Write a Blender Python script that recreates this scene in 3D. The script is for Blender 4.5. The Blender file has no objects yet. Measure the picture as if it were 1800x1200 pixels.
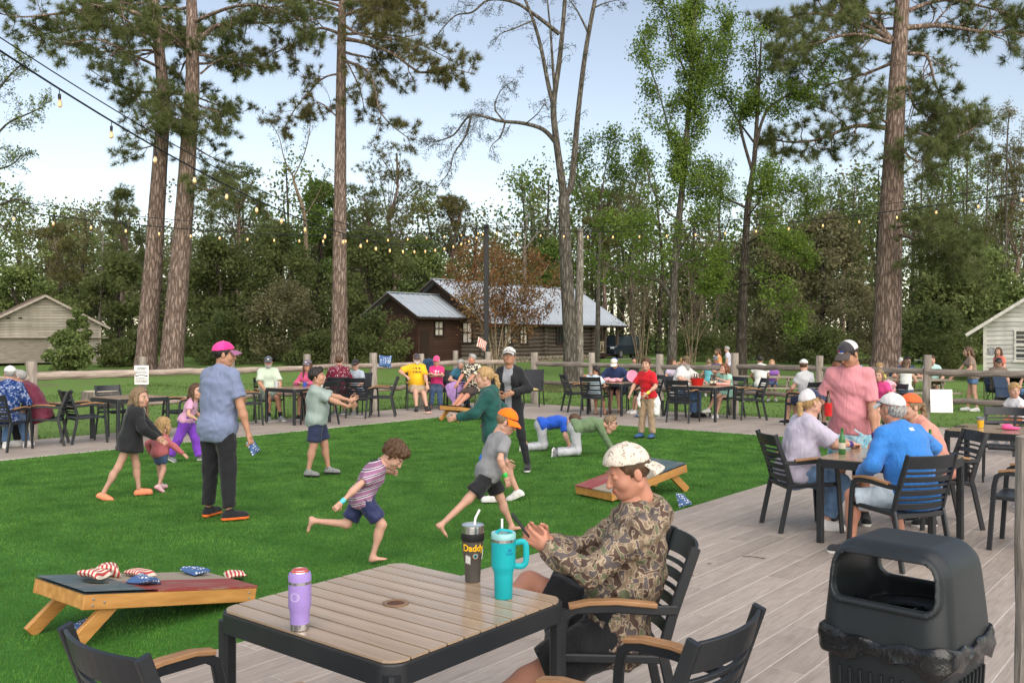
import bpy, math, random
import numpy as np
from mathutils import Matrix, Vector

# ------------------------------------------------------------------ camera, sky, sun, exposure
SC = bpy.context.scene
FPX, CAMZ, HORIZ = 1620.0, 1.8, 592.0            # focal length in photo pixels, eye height, horizon row
cam_d = bpy.data.cameras.new("camera"); cam = bpy.data.objects.new("camera", cam_d)
SC.collection.objects.link(cam); SC.camera = cam
cam.location = (0, 0, CAMZ); cam.rotation_euler = (math.radians(90), 0, 0)
cam_d.sensor_width = 36; cam_d.lens = 36 * FPX / 1800; cam_d.shift_y = -(600 - HORIZ) / 1800
cam_d.clip_start = 0.05; cam_d.clip_end = 3000

SUN_EL, SUN_AZ = 36.0, 158.0                      # degrees; azimuth measured from +Y towards +X
world = bpy.data.worlds.new("World"); SC.world = world; world.use_nodes = True
wn, wl = world.node_tree.nodes, world.node_tree.links
wn.clear()
sky = wn.new("ShaderNodeTexSky"); sky.sky_type = 'NISHITA'; sky.sun_disc = False
sky.sun_elevation = math.radians(SUN_EL); sky.sun_rotation = math.radians(SUN_AZ)
sky.altitude = 50; sky.air_density = 1.0; sky.dust_density = 0.6; sky.ozone_density = 1.6
bg = wn.new("ShaderNodeBackground"); bg.inputs["Strength"].default_value = 0.079
wo = wn.new("ShaderNodeOutputWorld")
hs = wn.new("ShaderNodeHueSaturation"); hs.inputs["Saturation"].default_value = 0.78
wbal = wn.new("ShaderNodeMix"); wbal.data_type = 'RGBA'; wbal.blend_type = 'MULTIPLY'; wbal.inputs[0].default_value = 1.0
wbal.inputs[7].default_value = (1.09, 1.0, 0.91, 1)   # white balance
wl.new(sky.outputs[0], hs.inputs["Color"]); wl.new(hs.outputs[0], wbal.inputs[6])
wl.new(wbal.outputs[2], bg.inputs[0]); wl.new(bg.outputs[0], wo.inputs[0])
sun_d = bpy.data.lights.new("sun", 'SUN'); sun = bpy.data.objects.new("sun", sun_d)
SC.collection.objects.link(sun)
sun_d.energy = 2.2; sun_d.angle = math.radians(110.0); sun_d.color = (1.0, 0.90, 0.77)
_a, _e = math.radians(SUN_AZ), math.radians(SUN_EL)
sun.rotation_euler = Vector((math.sin(_a) * math.cos(_e), math.cos(_a) * math.cos(_e), math.sin(_e))).to_track_quat('Z', 'Y').to_euler()
sun.location = (0, -20, 40)
SC.view_settings.view_transform = 'Standard'; SC.view_settings.look = 'None'
SC.view_settings.gamma = 1.0; SC.view_settings.use_curve_mapping = False
SC.view_settings.exposure = 1.32
SC.render.engine = 'CYCLES'
SC.cycles.max_bounces = 5; SC.cycles.diffuse_bounces = 3; SC.cycles.glossy_bounces = 2
SC.cycles.transmission_bounces = 4; SC.cycles.transparent_max_bounces = 6
SC.cycles.caustics_reflective = False; SC.cycles.caustics_refractive = False

random.seed(7)
RNG = np.random.default_rng(11)
COL = SC.collection

# ------------------------------------------------------------------ measuring helpers
def at(x, y, z=0.0):
    """point on the level z seen at photo pixel x, y"""
    d = (CAMZ - z) * FPX / (y - HORIZ)
    return ((x - 900) / FPX * d, d, z)
def dp(x, y, d):
    """point at distance d seen at photo pixel x, y"""
    return ((x - 900) / FPX * d, d, CAMZ + (HORIZ - y) / FPX * d)
UX, UY = 0.628, 0.778                            # the deck's own axes: u along the boards, v across
OX, OY = 1.52, 9.32
def uv(u, v, z=0.0):
    return (OX + UX * u - UY * v, OY + UY * u + UX * v, z)
DECK_RZ = math.atan2(UY, UX)
def smooth(a, b, t):
    t = np.clip((t - a) / (b - a), 0, 1); return t * t * (3 - 2 * t)
def gz(x, y):
    """height of the lawn"""
    y = np.asarray(y, float); x = np.asarray(x, float)
    return -0.05 - 0.15 * smooth(24, 32, y) + 0.3 * smooth(44, 60, y) + 0.02 * np.sin(x * .9 + y * .37) * smooth(13, 20, y)

# ------------------------------------------------------------------ materials
MATS = {}
def _nodes(name):
    m = bpy.data.materials.new(name); m.use_nodes = True
    nt = m.node_tree; b = nt.nodes["Principled BSDF"]
    return m, nt, nt.nodes, nt.links, b
def _coord(nt, stretch=(1, 1, 1), rot=(0, 0, 0), kind='Object'):
    tc = nt.nodes.new("ShaderNodeTexCoord"); mp = nt.nodes.new("ShaderNodeMapping")
    mp.inputs["Scale"].default_value = stretch; mp.inputs["Rotation"].default_value = rot
    nt.links.new(tc.outputs[kind], mp.inputs[0]); return mp.outputs[0]
def _noise(nt, co, scale, detail=4, rough=.55, dist=0.0):
    n = nt.nodes.new("ShaderNodeTexNoise"); n.inputs["Scale"].default_value = scale
    n.inputs["Detail"].default_value = detail; n.inputs["Roughness"].default_value = rough
    n.inputs["Distortion"].default_value = dist
    nt.links.new(co, n.inputs["Vector"]); return n.outputs["Fac"]
def _ramp(nt, fac, stops, const=False):
    r = nt.nodes.new("ShaderNodeValToRGB"); e = r.color_ramp.elements
    if const: r.color_ramp.interpolation = 'CONSTANT'
    while len(e) < len(stops): e.new(.5)
    for el, (p, c) in zip(e, stops):
        el.position = p; el.color = (*c[:3], 1)
    nt.links.new(fac, r.inputs[0]); return r.outputs[0]
def _mix(nt, fac, a, b, mode='MIX'):
    m = nt.nodes.new("ShaderNodeMix"); m.data_type = 'RGBA'; m.blend_type = mode; m.clamp_factor = True
    for s, v in ((m.inputs[0], fac), (m.inputs[6], a), (m.inputs[7], b)):
        if isinstance(v, bpy.types.NodeSocket): nt.links.new(v, s)
        elif isinstance(v, (int, float)): s.default_value = v
        else: s.default_value = (*v[:3], 1)
    return m.outputs[2]
def _bump(nt, b, h, strength=.3, dist=.01):
    n = nt.nodes.new("ShaderNodeBump"); n.inputs["Strength"].default_value = strength
    n.inputs["Distance"].default_value = dist
    nt.links.new(h, n.inputs["Height"]); nt.links.new(n.outputs[0], b.inputs["Normal"])
def _math(nt, op, a, b=0.0):
    n = nt.nodes.new("ShaderNodeMath"); n.operation = op
    for s, v in ((n.inputs[0], a), (n.inputs[1], b)):
        if isinstance(v, bpy.types.NodeSocket): nt.links.new(v, s)
        else: s.default_value = v
    return n.outputs[0]
def sc(c, k): return tuple(min(1, max(0, x * k)) for x in c[:3])
def srgb(r, g, b):
    return tuple(((v / 255) / 12.92 if v / 255 <= .04045 else ((v / 255 + .055) / 1.055) ** 2.4) for v in (r, g, b))

def M(name, col, rough=.7, var=.18, scale=6, bump=.15, bscale=60, bdist=.004, metal=0, spec=.3, col2=None,
      stretch=(1, 1, 1), orand=0.0, island=0.0, trans=0.0, coat=0.0, emit=None, kind='Object', sheen=0, folds=0.0):
    if name in MATS: return MATS[name]
    m, nt, N, L, b = _nodes(name)
    co = _coord(nt, stretch, kind=kind)
    f = _noise(nt, co, scale)
    c = _ramp(nt, f, [(.28, sc(col, 1 - var)), (.72, col2 if col2 else sc(col, 1 + var))])
    if orand:
        oi = N.new("ShaderNodeObjectInfo")
        c = _mix(nt, 1.0, c, _ramp(nt, oi.outputs["Random"], [(0, (1 - orand,) * 3), (1, (1, 1, 1))]), 'MULTIPLY')
    if island:
        g = N.new("ShaderNodeNewGeometry")
        c = _mix(nt, 1.0, c, _ramp(nt, g.outputs["Random Per Island"], [(0, (1 - island,) * 3), (1, (1, 1, 1))]), 'MULTIPLY')
    L.new(c, b.inputs["Base Color"])
    b.inputs["Roughness"].default_value = rough; b.inputs["Metallic"].default_value = metal
    b.inputs["Specular IOR Level"].default_value = spec
    if coat: b.inputs["Coat Weight"].default_value = coat; b.inputs["Coat Roughness"].default_value = .2
    if sheen: b.inputs["Sheen Weight"].default_value = sheen
    if folds:
        cf = _coord(nt, (1.5, 1.5, .55), (.25, .2, 0)); fo = _math(nt, 'ADD', _noise(nt, cf, 5.5, 1.5, .5, 2.0), _math(nt, 'MULTIPLY', _noise(nt, cf, 13, 1.5, .5, 1.2), .28))
        _bump(nt, b, fo, folds, .05)
    elif bump: _bump(nt, b, _noise(nt, co, bscale, 3), bump, bdist)
    if emit:
        b.inputs["Emission Color"].default_value = (*emit[:3], 1); b.inputs["Emission Strength"].default_value = emit[3]
    if trans:
        t = N.new("ShaderNodeBsdfTranslucent"); L.new(c, t.inputs[0])
        mx = N.new("ShaderNodeMixShader"); mx.inputs[0].default_value = trans
        L.new(b.outputs[0], mx.inputs[1]); L.new(t.outputs[0], mx.inputs[2])
        L.new(mx.outputs[0], N["Material Output"].inputs[0])
    MATS[name] = m; return m

# ------------------------------------------------------------------ objects
def make(name, V, F, mat, parent=None, smooth=False, mi=None):
    """one mesh object from vertices, faces (list, or an int array of equal-sided faces) and material(s)"""
    me = bpy.data.meshes.new(name)
    V = np.asarray(V, np.float32).reshape(-1, 3)
    if isinstance(F, np.ndarray):
        n = F.shape[1]
        me.vertices.add(len(V)); me.vertices.foreach_set("co", V.ravel())
        me.loops.add(F.size); me.loops.foreach_set("vertex_index", F.astype(np.int32).ravel())
        me.polygons.add(len(F)); me.polygons.foreach_set("loop_start", np.arange(0, F.size, n, dtype=np.int32))
        me.polygons.foreach_set("loop_total", np.full(len(F), n, np.int32))
        me.update(calc_edges=True)
    else:
        me.from_pydata(V.tolist(), [], F); me.update()
    for m in (mat if isinstance(mat, (list, tuple)) else [mat]): me.materials.append(m)
    if mi is not None: me.polygons.foreach_set("material_index", np.asarray(mi, np.int32))
    if smooth: me.polygons.foreach_set("use_smooth", np.ones(len(me.polygons), bool))
    o = bpy.data.objects.new(name, me); COL.objects.link(o)
    if parent is not None: o.parent = parent
    return o
def tag(o, label=None, cat=None, group=None, kind=None):
    if label: o["label"] = label
    if cat: o["category"] = cat
    if group: o["group"] = group
    if kind: o["kind"] = kind
    return o
def empty(name, loc=(0, 0, 0), rz=0.0, label=None, cat=None, group=None):
    o = bpy.data.objects.new(name, None); COL.objects.link(o); o.empty_display_size = .1
    o.location = loc; o.rotation_euler = (0, 0, rz)
    return tag(o, label, cat, group)
def copy_tree(o, parent=None):
    c = o.copy(); COL.objects.link(c)
    if parent is not None: c.parent = parent
    for ch in list(KIDS.get(o.name, [])) or list(o.children): copy_tree(ch, c)
    return c
KIDS = {}

def rotm(ax, deg):
    return np.array(Matrix.Rotation(math.radians(deg), 3, ax))
def frame(d, up=(0, 0, 1)):
    d = np.asarray(d, float); d = d / (np.linalg.norm(d) + 1e-9); u = np.asarray(up, float)
    r = np.cross(d, u)
    if np.linalg.norm(r) < 1e-4: r = np.cross(d, (1, 0, 0) if abs(d[0]) < .9 else (0, 1, 0))
    r /= np.linalg.norm(r); u = np.cross(r, d); return r, u, d

class MB:
    """collects shapes for one mesh"""
    def __init__(s): s.v, s.f, s.mi, s.cur = [], [], [], 0
    def add(s, V, F):
        n = len(s.v); s.v += [tuple(map(float, p)) for p in V]
        s.f += [tuple(int(i) + n for i in q) for q in F]; s.mi += [s.cur] * len(F); return s
    def box(s, c, z, R=None, ch=0.0):
        hx, hy, hz = z[0] / 2, z[1] / 2, z[2] / 2
        if ch <= 0:
            V = np.array([(x, y, w) for x in (-hx, hx) for y in (-hy, hy) for w in (-hz, hz)])
            F = [(0, 1, 3, 2), (4, 6, 7, 5), (0, 4, 5, 1), (2, 3, 7, 6), (0, 2, 6, 4), (1, 5, 7, 3)]
        else:
            V, idx = [], {}
            for sx in (-1, 1):
                for sy in (-1, 1):
                    for sz in (-1, 1):
                        for a in range(3):
                            p = [sx * (hx - ch), sy * (hy - ch), sz * (hz - ch)]
                            p[a] = (sx * hx, sy * hy, sz * hz)[a]
                            idx[(sx, sy, sz, a)] = len(V); V.append(p)
            F = []; sg = (-1, 1)
            for a in range(3):
                b, c2 = (a + 1) % 3, (a + 2) % 3
                for t in sg:
                    q = []
                    for (i, j) in ((-1, -1), (1, -1), (1, 1), (-1, 1)):
                        k = [0, 0, 0]; k[a], k[b], k[c2] = t, i, j; q.append(idx[(*k, a)])
                    F.append(q if t > 0 else q[::-1])
                for i in sg:
                    for j in sg:
                        k0 = [0, 0, 0]; k1 = [0, 0, 0]; k0[a], k1[a] = -1, 1; k0[b] = k1[b] = i; k0[c2] = k1[c2] = j
                        q = [idx[(*k0, b)], idx[(*k1, b)], idx[(*k1, c2)], idx[(*k0, c2)]]
                        F.append(q if i * j > 0 else q[::-1])
            for sx in sg:
                for sy in sg:
                    for sz in sg:
                        q = [idx[(sx, sy, sz, a)] for a in range(3)]
                        F.append(q if sx * sy * sz > 0 else q[::-1])
            V = np.array(V)
        if R is not None: V = V @ np.asarray(R).T
        return s.add(V + np.asarray(c, float), F)
    def loft(s, rings, cap=True, closed=True):
        n = len(rings[0]); V = np.concatenate([np.asarray(r, float) for r in rings]); F = []
        for i in range(len(rings) - 1):
            for j in range(n if closed else n - 1):
                k = (j + 1) % n
                F.append((i * n + j, i * n + k, (i + 1) * n + k, (i + 1) * n + j))
        if cap and closed:
            F.append(tuple(range(n))[::-1]); F.append(tuple((len(rings) - 1) * n + j for j in range(n)))
        return s.add(V, F)
    def tube(s, pts, r, n=8, prof=None, up=(0, 0, 1), cap=True, noise=0, rng=None):
        pts = np.asarray(pts, float); m = len(pts)
        rr = np.full(m, r, float) if np.isscalar(r) else np.asarray(r, float)
        if prof is None:
            a = np.arange(n) * 2 * math.pi / n; prof = np.stack([np.cos(a), np.sin(a)], 1)
        rings = []; pu = np.asarray(up, float)
        for i in range(m):
            d = pts[min(i + 1, m - 1)] - pts[max(i - 1, 0)]
            rx, u, d = frame(d, pu); pu = u
            q = prof * rr[i]
            if noise: q = q * (1 + noise * (rng.random((len(q), 1)) - .5))
            rings.append(pts[i] + q[:, :1] * rx + q[:, 1:] * u)
        return s.loft(rings, cap)
    def bar(s, pts, w, h, up=(0, 0, 1), ch=.2):
        c = min(w, h) * ch; a, b = w / 2, h / 2
        prof = np.array([(a, b - c), (a - c, b), (-a + c, b), (-a, b - c), (-a, -b + c), (-a + c, -b), (a - c, -b), (a, -b + c)])
        return s.tube(pts, 1.0, prof=prof, up=up)
    def lathe(s, prof, n=24, c=(0, 0, 0), R=None, sx=1, sy=1):
        a = np.arange(n) * 2 * math.pi / n; rings = []
        for r, z in prof:
            P = np.stack([np.cos(a) * r * sx, np.sin(a) * r * sy, np.full(n, z)], 1)
            if R is not None: P = P @ np.asarray(R).T
            rings.append(P + np.asarray(c, float))
        return s.loft(rings, True)
    def grid(s, P, thick=0.0, n=None):
        P = np.asarray(P, float); a, b = P.shape[:2]
        F = [(i * b + j, i * b + j + 1, (i + 1) * b + j + 1, (i + 1) * b + j) for i in range(a - 1) for j in range(b - 1)]
        s.add(P.reshape(-1, 3), F); return s
    def build(s, name, mat, parent=None, smooth=False):
        return make(name, s.v, s.f, mat, parent, smooth, s.mi if isinstance(mat, (list, tuple)) else None)
def auto_smooth(o, deg=35):
    me = o.data; me.polygons.foreach_set("use_smooth", np.ones(len(me.polygons), bool))
    me.set_sharp_from_angle(angle=math.radians(deg)); return o

# ------------------------------------------------------------------ implicit shapes (for bodies, cloth, soft things)
class Sh:
    def __init__(s): s.p = []
    def cone(s, a, b, ra, rb, k=.02, lat=None, ks=1.0, cut=(), sub=False):
        s.p.append(('c', np.asarray(a, float), np.asarray(b, float), ra, rb, k, None if lat is None else np.asarray(lat, float), ks, cut, sub)); return s
    def ell(s, c, r, R=None, k=.02, cut=(), sub=False):
        s.p.append(('e', np.asarray(c, float), np.asarray(r, float), R, k, cut, sub)); return s
    def chain(s, pts, rs, k=.01, **kw):
        for i in range(len(pts) - 1): s.cone(pts[i], pts[i + 1], rs[i], rs[i + 1], k, **kw)
        return s
    def mesh(s, h, amp=0.0, fr=20.0, seed=0, gcut=()):
        lo = np.full(3, 1e9); hi = -lo; bbs = []
        for p in s.p:
            if p[0] == 'c':
                r = max(p[3], p[4]) * max(1, p[7]); l = np.minimum(p[1], p[2]) - r; u = np.maximum(p[1], p[2]) + r
            else:
                r = p[2].max() if p[3] is not None else p[2]; l = p[1] - r; u = p[1] + r
            bbs.append((l, u))
            if not p[-1]: lo = np.minimum(lo, l); hi = np.maximum(hi, u)
        lo = lo - 3 * h - abs(amp); hi = hi + 3 * h + abs(amp)
        n = np.ceil((hi - lo) / h).astype(int) + 1
        ax = [lo[i] + h * np.arange(n[i]) for i in range(3)]
        D = np.full(n, 0.5)
        for p, (l, u) in zip(s.p, bbs):
            k = p[5] if p[0] == 'c' else p[4]; mg = k + 2.5 * h + abs(amp)
            i0 = np.maximum(np.floor((l - mg - lo) / h).astype(int), 0); i1 = np.minimum(np.ceil((u + mg - lo) / h).astype(int) + 1, n)
            if (i1 <= i0).any(): continue
            sl = tuple(slice(i0[i], i1[i]) for i in range(3))
            X = ax[0][sl[0]][:, None, None]; Y = ax[1][sl[1]][None, :, None]; Z = ax[2][sl[2]][None, None, :]
            if p[0] == 'c':
                a, b, ra, rb, k, lat, ks, cut, sub = p[1:]
                ab = b - a; L2 = ab @ ab + 1e-12
                qx, qy, qz = X - a[0], Y - a[1], Z - a[2]
                t = np.clip((qx * ab[0] + qy * ab[1] + qz * ab[2]) / L2, 0, 1)
                qx = qx - t * ab[0]; qy = qy - t * ab[1]; qz = qz - t * ab[2]
                r2 = qx * qx + qy * qy + qz * qz
                if lat is not None and ks != 1:
                    ql = qx * lat[0] + qy * lat[1] + qz * lat[2]; r2 = r2 - ql * ql * (1 - 1 / ks ** 2)
                d = np.sqrt(np.maximum(r2, 0)) - (ra + (rb - ra) * t)
            else:
                c, r, R, k, cut, sub = p[1:]
                qx, qy, qz = X - c[0], Y - c[1], Z - c[2]
                if R is not None:
                    qx, qy, qz = (R[0, 0] * qx + R[1, 0] * qy + R[2, 0] * qz, R[0, 1] * qx + R[1, 1] * qy + R[2, 1] * qz, R[0, 2] * qx + R[1, 2] * qy + R[2, 2] * qz)
                k0 = np.sqrt((qx / r[0]) ** 2 + (qy / r[1]) ** 2 + (qz / r[2]) ** 2)
                k1 = np.sqrt((qx / r[0] ** 2) ** 2 + (qy / r[1] ** 2) ** 2 + (qz / r[2] ** 2) ** 2) + 1e-9
                d = k0 * (k0 - 1) / k1
            for pt, nn in cut:
                d = np.maximum(d, (X - pt[0]) * nn[0] + (Y - pt[1]) * nn[1] + (Z - pt[2]) * nn[2])
            o = D[sl]
            if sub:
                hh = np.clip(.5 - .5 * (o + d) / k, 0, 1); D[sl] = o * (1 - hh) - d * hh + k * hh * (1 - hh)
            else:
                hh = np.clip(.5 + .5 * (d - o) / k, 0, 1); D[sl] = d * (1 - hh) + o * hh - k * hh * (1 - hh)
        X = ax[0][:, None, None]; Y = ax[1][None, :, None]; Z = ax[2][None, None, :]
        if amp:
            rg = np.random.default_rng(seed)
            for q in range(4):
                w = rg.normal(size=3); w /= np.linalg.norm(w); w *= fr * (1 + .5 * q); ph = rg.random() * 6.28
                sw_ = np.sin(X * w[0] + Y * w[1] + Z * w[2] + ph + 1.6 * np.sin(fr * .35 * (X - Z) + ph) + 1.2 * np.sin(fr * .3 * (Y + Z) + 2 * ph))
                D = D + amp / (1 + .3 * q) * (sw_ if q % 2 else 1.7 * np.abs(sw_) - 1)
        for pt, nn in gcut:
            D = np.maximum(D, (X - pt[0]) * nn[0] + (Y - pt[1]) * nn[1] + (Z - pt[2]) * nn[2])
        return snet(D, lo, h)
def snet(D, lo, h):
    s = D < 0; n = np.array(D.shape)
    def S(a): return tuple(slice(a[i], n[i] - 1 + a[i]) for i in range(3))
    cnt = np.zeros(n - 1, np.int8)
    for a in np.ndindex(2, 2, 2): cnt += s[S(a)]
    act = (cnt > 0) & (cnt < 8)
    I = np.argwhere(act)
    if len(I) == 0: return np.zeros((0, 3)), np.zeros((0, 4), int)
    acc = np.zeros((len(I), 3)); w = np.zeros(len(I))
    for axis in range(3):
        for a in np.ndindex(2, 2, 2):
            if a[axis]: continue
            b = list(a); b[axis] = 1
            da = D[tuple((I + a).T)]; db = D[tuple((I + b).T)]
            cr = (da < 0) != (db < 0)
            t = np.where(cr, da / np.where(cr, da - db, 1), 0)
            pos = np.tile(np.array(a, float), (len(I), 1)); pos[:, axis] = t
            acc += pos * cr[:, None]; w += cr
    V = (I + acc / w[:, None]) * h + lo
    ids = np.full(n - 1, -1); ids[tuple(I.T)] = np.arange(len(I))
    Q = []
    for axis in range(3):
        b, c = (axis + 1) % 3, (axis + 2) % 3
        sl = [slice(1, -1)] * 3; sl[axis] = slice(0, -1); s0 = s[tuple(sl)]
        sl2 = list(sl); sl2[axis] = slice(1, None); s1 = s[tuple(sl2)]
        E = np.argwhere(s0 != s1); off = np.array([1, 1, 1]); off[axis] = 0; E = E + off
        inside = s[tuple(E.T)]
        def cell(db, dc):
            q = E.copy(); q[:, b] -= db; q[:, c] -= dc; return ids[tuple(q.T)]
        q = np.stack([cell(0, 0), cell(1, 0), cell(1, 1), cell(0, 1)], 1)
        q[~inside] = q[~inside][:, ::-1]; Q.append(q)
    F = np.concatenate(Q); F = F[(F >= 0).all(1)]
    return V, F
# ------------------------------------------------------------------ ground, deck, turf, path
def lawn_material():
    m, nt, N, L, b = _nodes("lawn_grass")
    co = _coord(nt)
    big = _noise(nt, co, .22, 5, .6); fine = _noise(nt, co, 9, 5, .7); mid = _noise(nt, co, 1.4, 4, .65)
    g = _ramp(nt, fine, [(.25, (.075, .150, .030)), (.75, (.17, .27, .07))])
    dry = _ramp(nt, fine, [(.3, (.10, .085, .045)), (.7, (.20, .165, .10))])
    f = _ramp(nt, _math(nt, 'ADD', _math(nt, 'MULTIPLY', big, .5), _math(nt, 'MULTIPLY', mid, .5)), [(.54, (0, 0, 0)), (.66, (.75, .75, .75))])
    L.new(_mix(nt, f, g, dry), b.inputs["Base Color"]); b.inputs["Roughness"].default_value = .9
    b.inputs["Specular IOR Level"].default_value = .15
    _bump(nt, b, _noise(nt, co, 26, 4, .7), .8, .05); return m
ys = np.concatenate([np.arange(-80, 10, 6), np.arange(10, 40, .6), np.arange(40, 80, 1.5), np.arange(80, 700, 30)])
xs = np.concatenate([np.arange(-500, -40, 30), np.arange(-40, 40, 1.0), np.arange(40, 501, 30)])
P = np.array([[(x, y, float(gz(x, y)) - (0.10 if y < 30 and abs(x) < 14 else 0.0) * 0) for x in xs] for y in ys])
P[..., 2] = gz(P[..., 0], P[..., 1])
# under the deck the ground lies lower
du = (P[..., 0] - OX) * UX + (P[..., 1] - OY) * UY; dv = -(P[..., 0] - OX) * UY + (P[..., 1] - OY) * UX
P[..., 2] -= np.where((du < 11) & (dv < 11.4), .12, 0)
g = MB().grid(P[:, :, :]); ground = g.build("lawn", lawn_material(), None, True); tag(ground, kind="structure")

TILE_L, TILE_W, GAP = 1.2, .2, .007
def tile_material():
    m, nt, N, L, b = _nodes("wood_look_tile")
    oi = N.new("ShaderNodeObjectInfo")
    tc = N.new("ShaderNodeTexCoord"); mp = N.new("ShaderNodeMapping"); mp.inputs["Scale"].default_value = (1.2, 14, 1)
    ad = N.new("ShaderNodeVectorMath"); ad.operation = 'ADD'
    L.new(tc.outputs["Object"], ad.inputs[0])
    mu = N.new("ShaderNodeVectorMath"); mu.operation = 'SCALE'; mu.inputs[3].default_value = 37.0
    cb = N.new("ShaderNodeCombineXYZ"); L.new(oi.outputs["Random"], cb.inputs[0]); L.new(oi.outputs["Random"], cb.inputs[1])
    L.new(cb.outputs[0], mu.inputs[0]); L.new(mu.outputs[0], ad.inputs[1]); L.new(ad.outputs[0], mp.inputs[0])
    f = _noise(nt, mp.outputs[0], 3.0, 6, .62, .6)
    c = _ramp(nt, f, [(.25, (.30, .252, .212)), (.5, (.41, .35, .303)), (.78, (.505, .44, .388))])
    st = _noise(nt, mp.outputs[0], .55, 4, .6)
    c = _mix(nt, _ramp(nt, st, [(.5, (0, 0, 0)), (.75, (.5, .5, .5))]), c, (.22, .18, .15))
    gi = N.new("ShaderNodeNewGeometry")
    c = _mix(nt, 1., c, _ramp(nt, oi.outputs["Random"], [(0, (.84, .84, .84)), (1, (1, 1, 1))]), 'MULTIPLY')
    c = _mix(nt, 1., c, _ramp(nt, gi.outputs["Random Per Island"], [(0, (.86, .86, .87)), (1, (1, 1, 1))]), 'MULTIPLY')
    # scuffs and dirt trodden in
    wco = _coord(nt); dn = _noise(nt, gi.outputs["Position"], 1.7, 6, .7)
    c = _mix(nt, _ramp(nt, dn, [(.52, (0, 0, 0)), (.72, (.35, .35, .35))]), c, (.16, .135, .115))
    L.new(c, b.inputs["Base Color"]); b.inputs["Specular IOR Level"].default_value = .35
    rr = _ramp(nt, dn, [(.3, (.42,) * 3), (.7, (.62,) * 3)]); L.new(rr, b.inputs["Roughness"])
    _bump(nt, b, f, .25, .004); return m
deck = empty("deck", uv(0, 0)); deck.rotation_euler.z = DECK_RZ; tag(deck, kind="structure")
sl = MB()
for (u0, u1, v0, v1) in ((-13, 11.5, -10, 0), (7.9, 11.5, .0, 9.65), (-10, 11.5, 9.65, 12.0)):
    sl.box(((u0 + u1) / 2, (v0 + v1) / 2, -.0622), (u1 - u0, v1 - v0, .12))
sl.build("slab", M("grout", (.50, .475, .45), .9, .15, 20), deck)
TM = tile_material()
tm_me = MB().box((0, 0, -.006), (TILE_L - GAP, TILE_W - GAP, .012), ch=.0012)
tiles = []
def lay(u0, u1, v0, v1):
    r = 0; v = v0
    while v < v1 - .01:
        w = min(TILE_W, v1 - v); u = u0 - (0, .4, .8, .2, .6, 1.0)[r % 6] * TILE_L / 1.2
        while u < u1 - .01:
            a, b = max(u, u0), min(u + TILE_L, u1)
            if b - a > .03:
                X, Y, _ = uv((a + b) / 2, v + w / 2)
                if Y > 1.6 and abs(X) < .5556 * Y + 1.3: tiles.append((Y + .3 * abs(X), (a + b) / 2, v + w / 2, b - a, w))
            u += TILE_L
        r += 1; v += TILE_W
lay(-13, 11.5, -10, 0); lay(7.9, 11.5, 0, 9.65); lay(-10, 11.5, 9.65, 12.0)
tiles.sort(key=lambda t: t[0] if t[1] < 3 or t[2] < -1 else t[0] + 1)
far = MB(); first = None
for i, (_, u, v, l, w) in enumerate(tiles):
    if i < 300:
        if first is None:
            o = tm_me.build("tile", TM, deck); first = o
        else:
            o = first.copy(); COL.objects.link(o); o.parent = deck
        o.location = (u, v, random.uniform(-.0006, .0006)); o.scale = ((l - GAP) / (TILE_L - GAP), (w - GAP) / (TILE_W - GAP), 1)
    else:
        far.box((u, v, -.006), (l - GAP, w - GAP, .012))
fo = far.build("tile_field", TM, deck); tag(fo, kind="stuff")

# artificial turf: backing sheet and blades
turf = empty("turf", uv(0, 0)); turf.rotation_euler.z = DECK_RZ
tag(turf, "bright green artificial turf lawn set into the deck", "turf", kind="stuff")
TU0, TU1, TV0, TV1 = -9.0, 7.895, .005, 9.645
MB().box(((TU0 + TU1) / 2, (TV0 + TV1) / 2, -.05), (TU1 - TU0, TV1 - TV0, .07)).build("backing", M("turf_backing", (.030, .12, .010), .9, .3, 30), turf)
def turf_blades():
    n = 640000
    u = RNG.uniform(TU0, TU1, n); v = RNG.uniform(TV0, TV1, n)
    X = OX + UX * u - UY * v; Y = OY + UY * u + UX * v
    keep = (Y > 3) & (np.abs(X) < .5556 * Y + .3) & (RNG.random(n) < np.clip(9.5 / Y, .22, 1.0))
    u, v, Y = u[keep], v[keep], Y[keep]; n = len(u)
    a = RNG.uniform(0, 6.283, n); L = RNG.uniform(.010, .022, n); w = np.clip(.0009 * Y, .0045, .016) * RNG.uniform(.6, 1.2, n)
    la = RNG.normal(.9, .8, n); le = RNG.uniform(.3, 1.0, n) * L          # pile leans one way
    # mown / trodden patches
    ph = np.sin(u * 3.1 + 1.3 * np.sin(v * 2.3)) * np.sin(v * 2.7 + np.sin(u * 1.9)); L *= 1 + .22 * ph
    B = np.stack([u, v, np.full(n, -.0152)], 1)
    dx = np.stack([np.cos(a), np.sin(a), np.zeros(n)], 1) * w[:, None] / 2
    T = B + np.stack([np.cos(la) * le, np.sin(la) * le, L], 1)
    V = np.stack([B - dx, B + dx, T], 1).reshape(-1, 3); F = np.arange(3 * n).reshape(-1, 3)
    m = M("turf_blade", (.052, .18, .016), .6, .35, 2.4, bump=0, col2=(.14, .325, .048), island=.45, spec=.25, trans=.25)
    o = make("blades", V, F, m, turf); tag(o, kind="stuff")
turf_blades()
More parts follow.
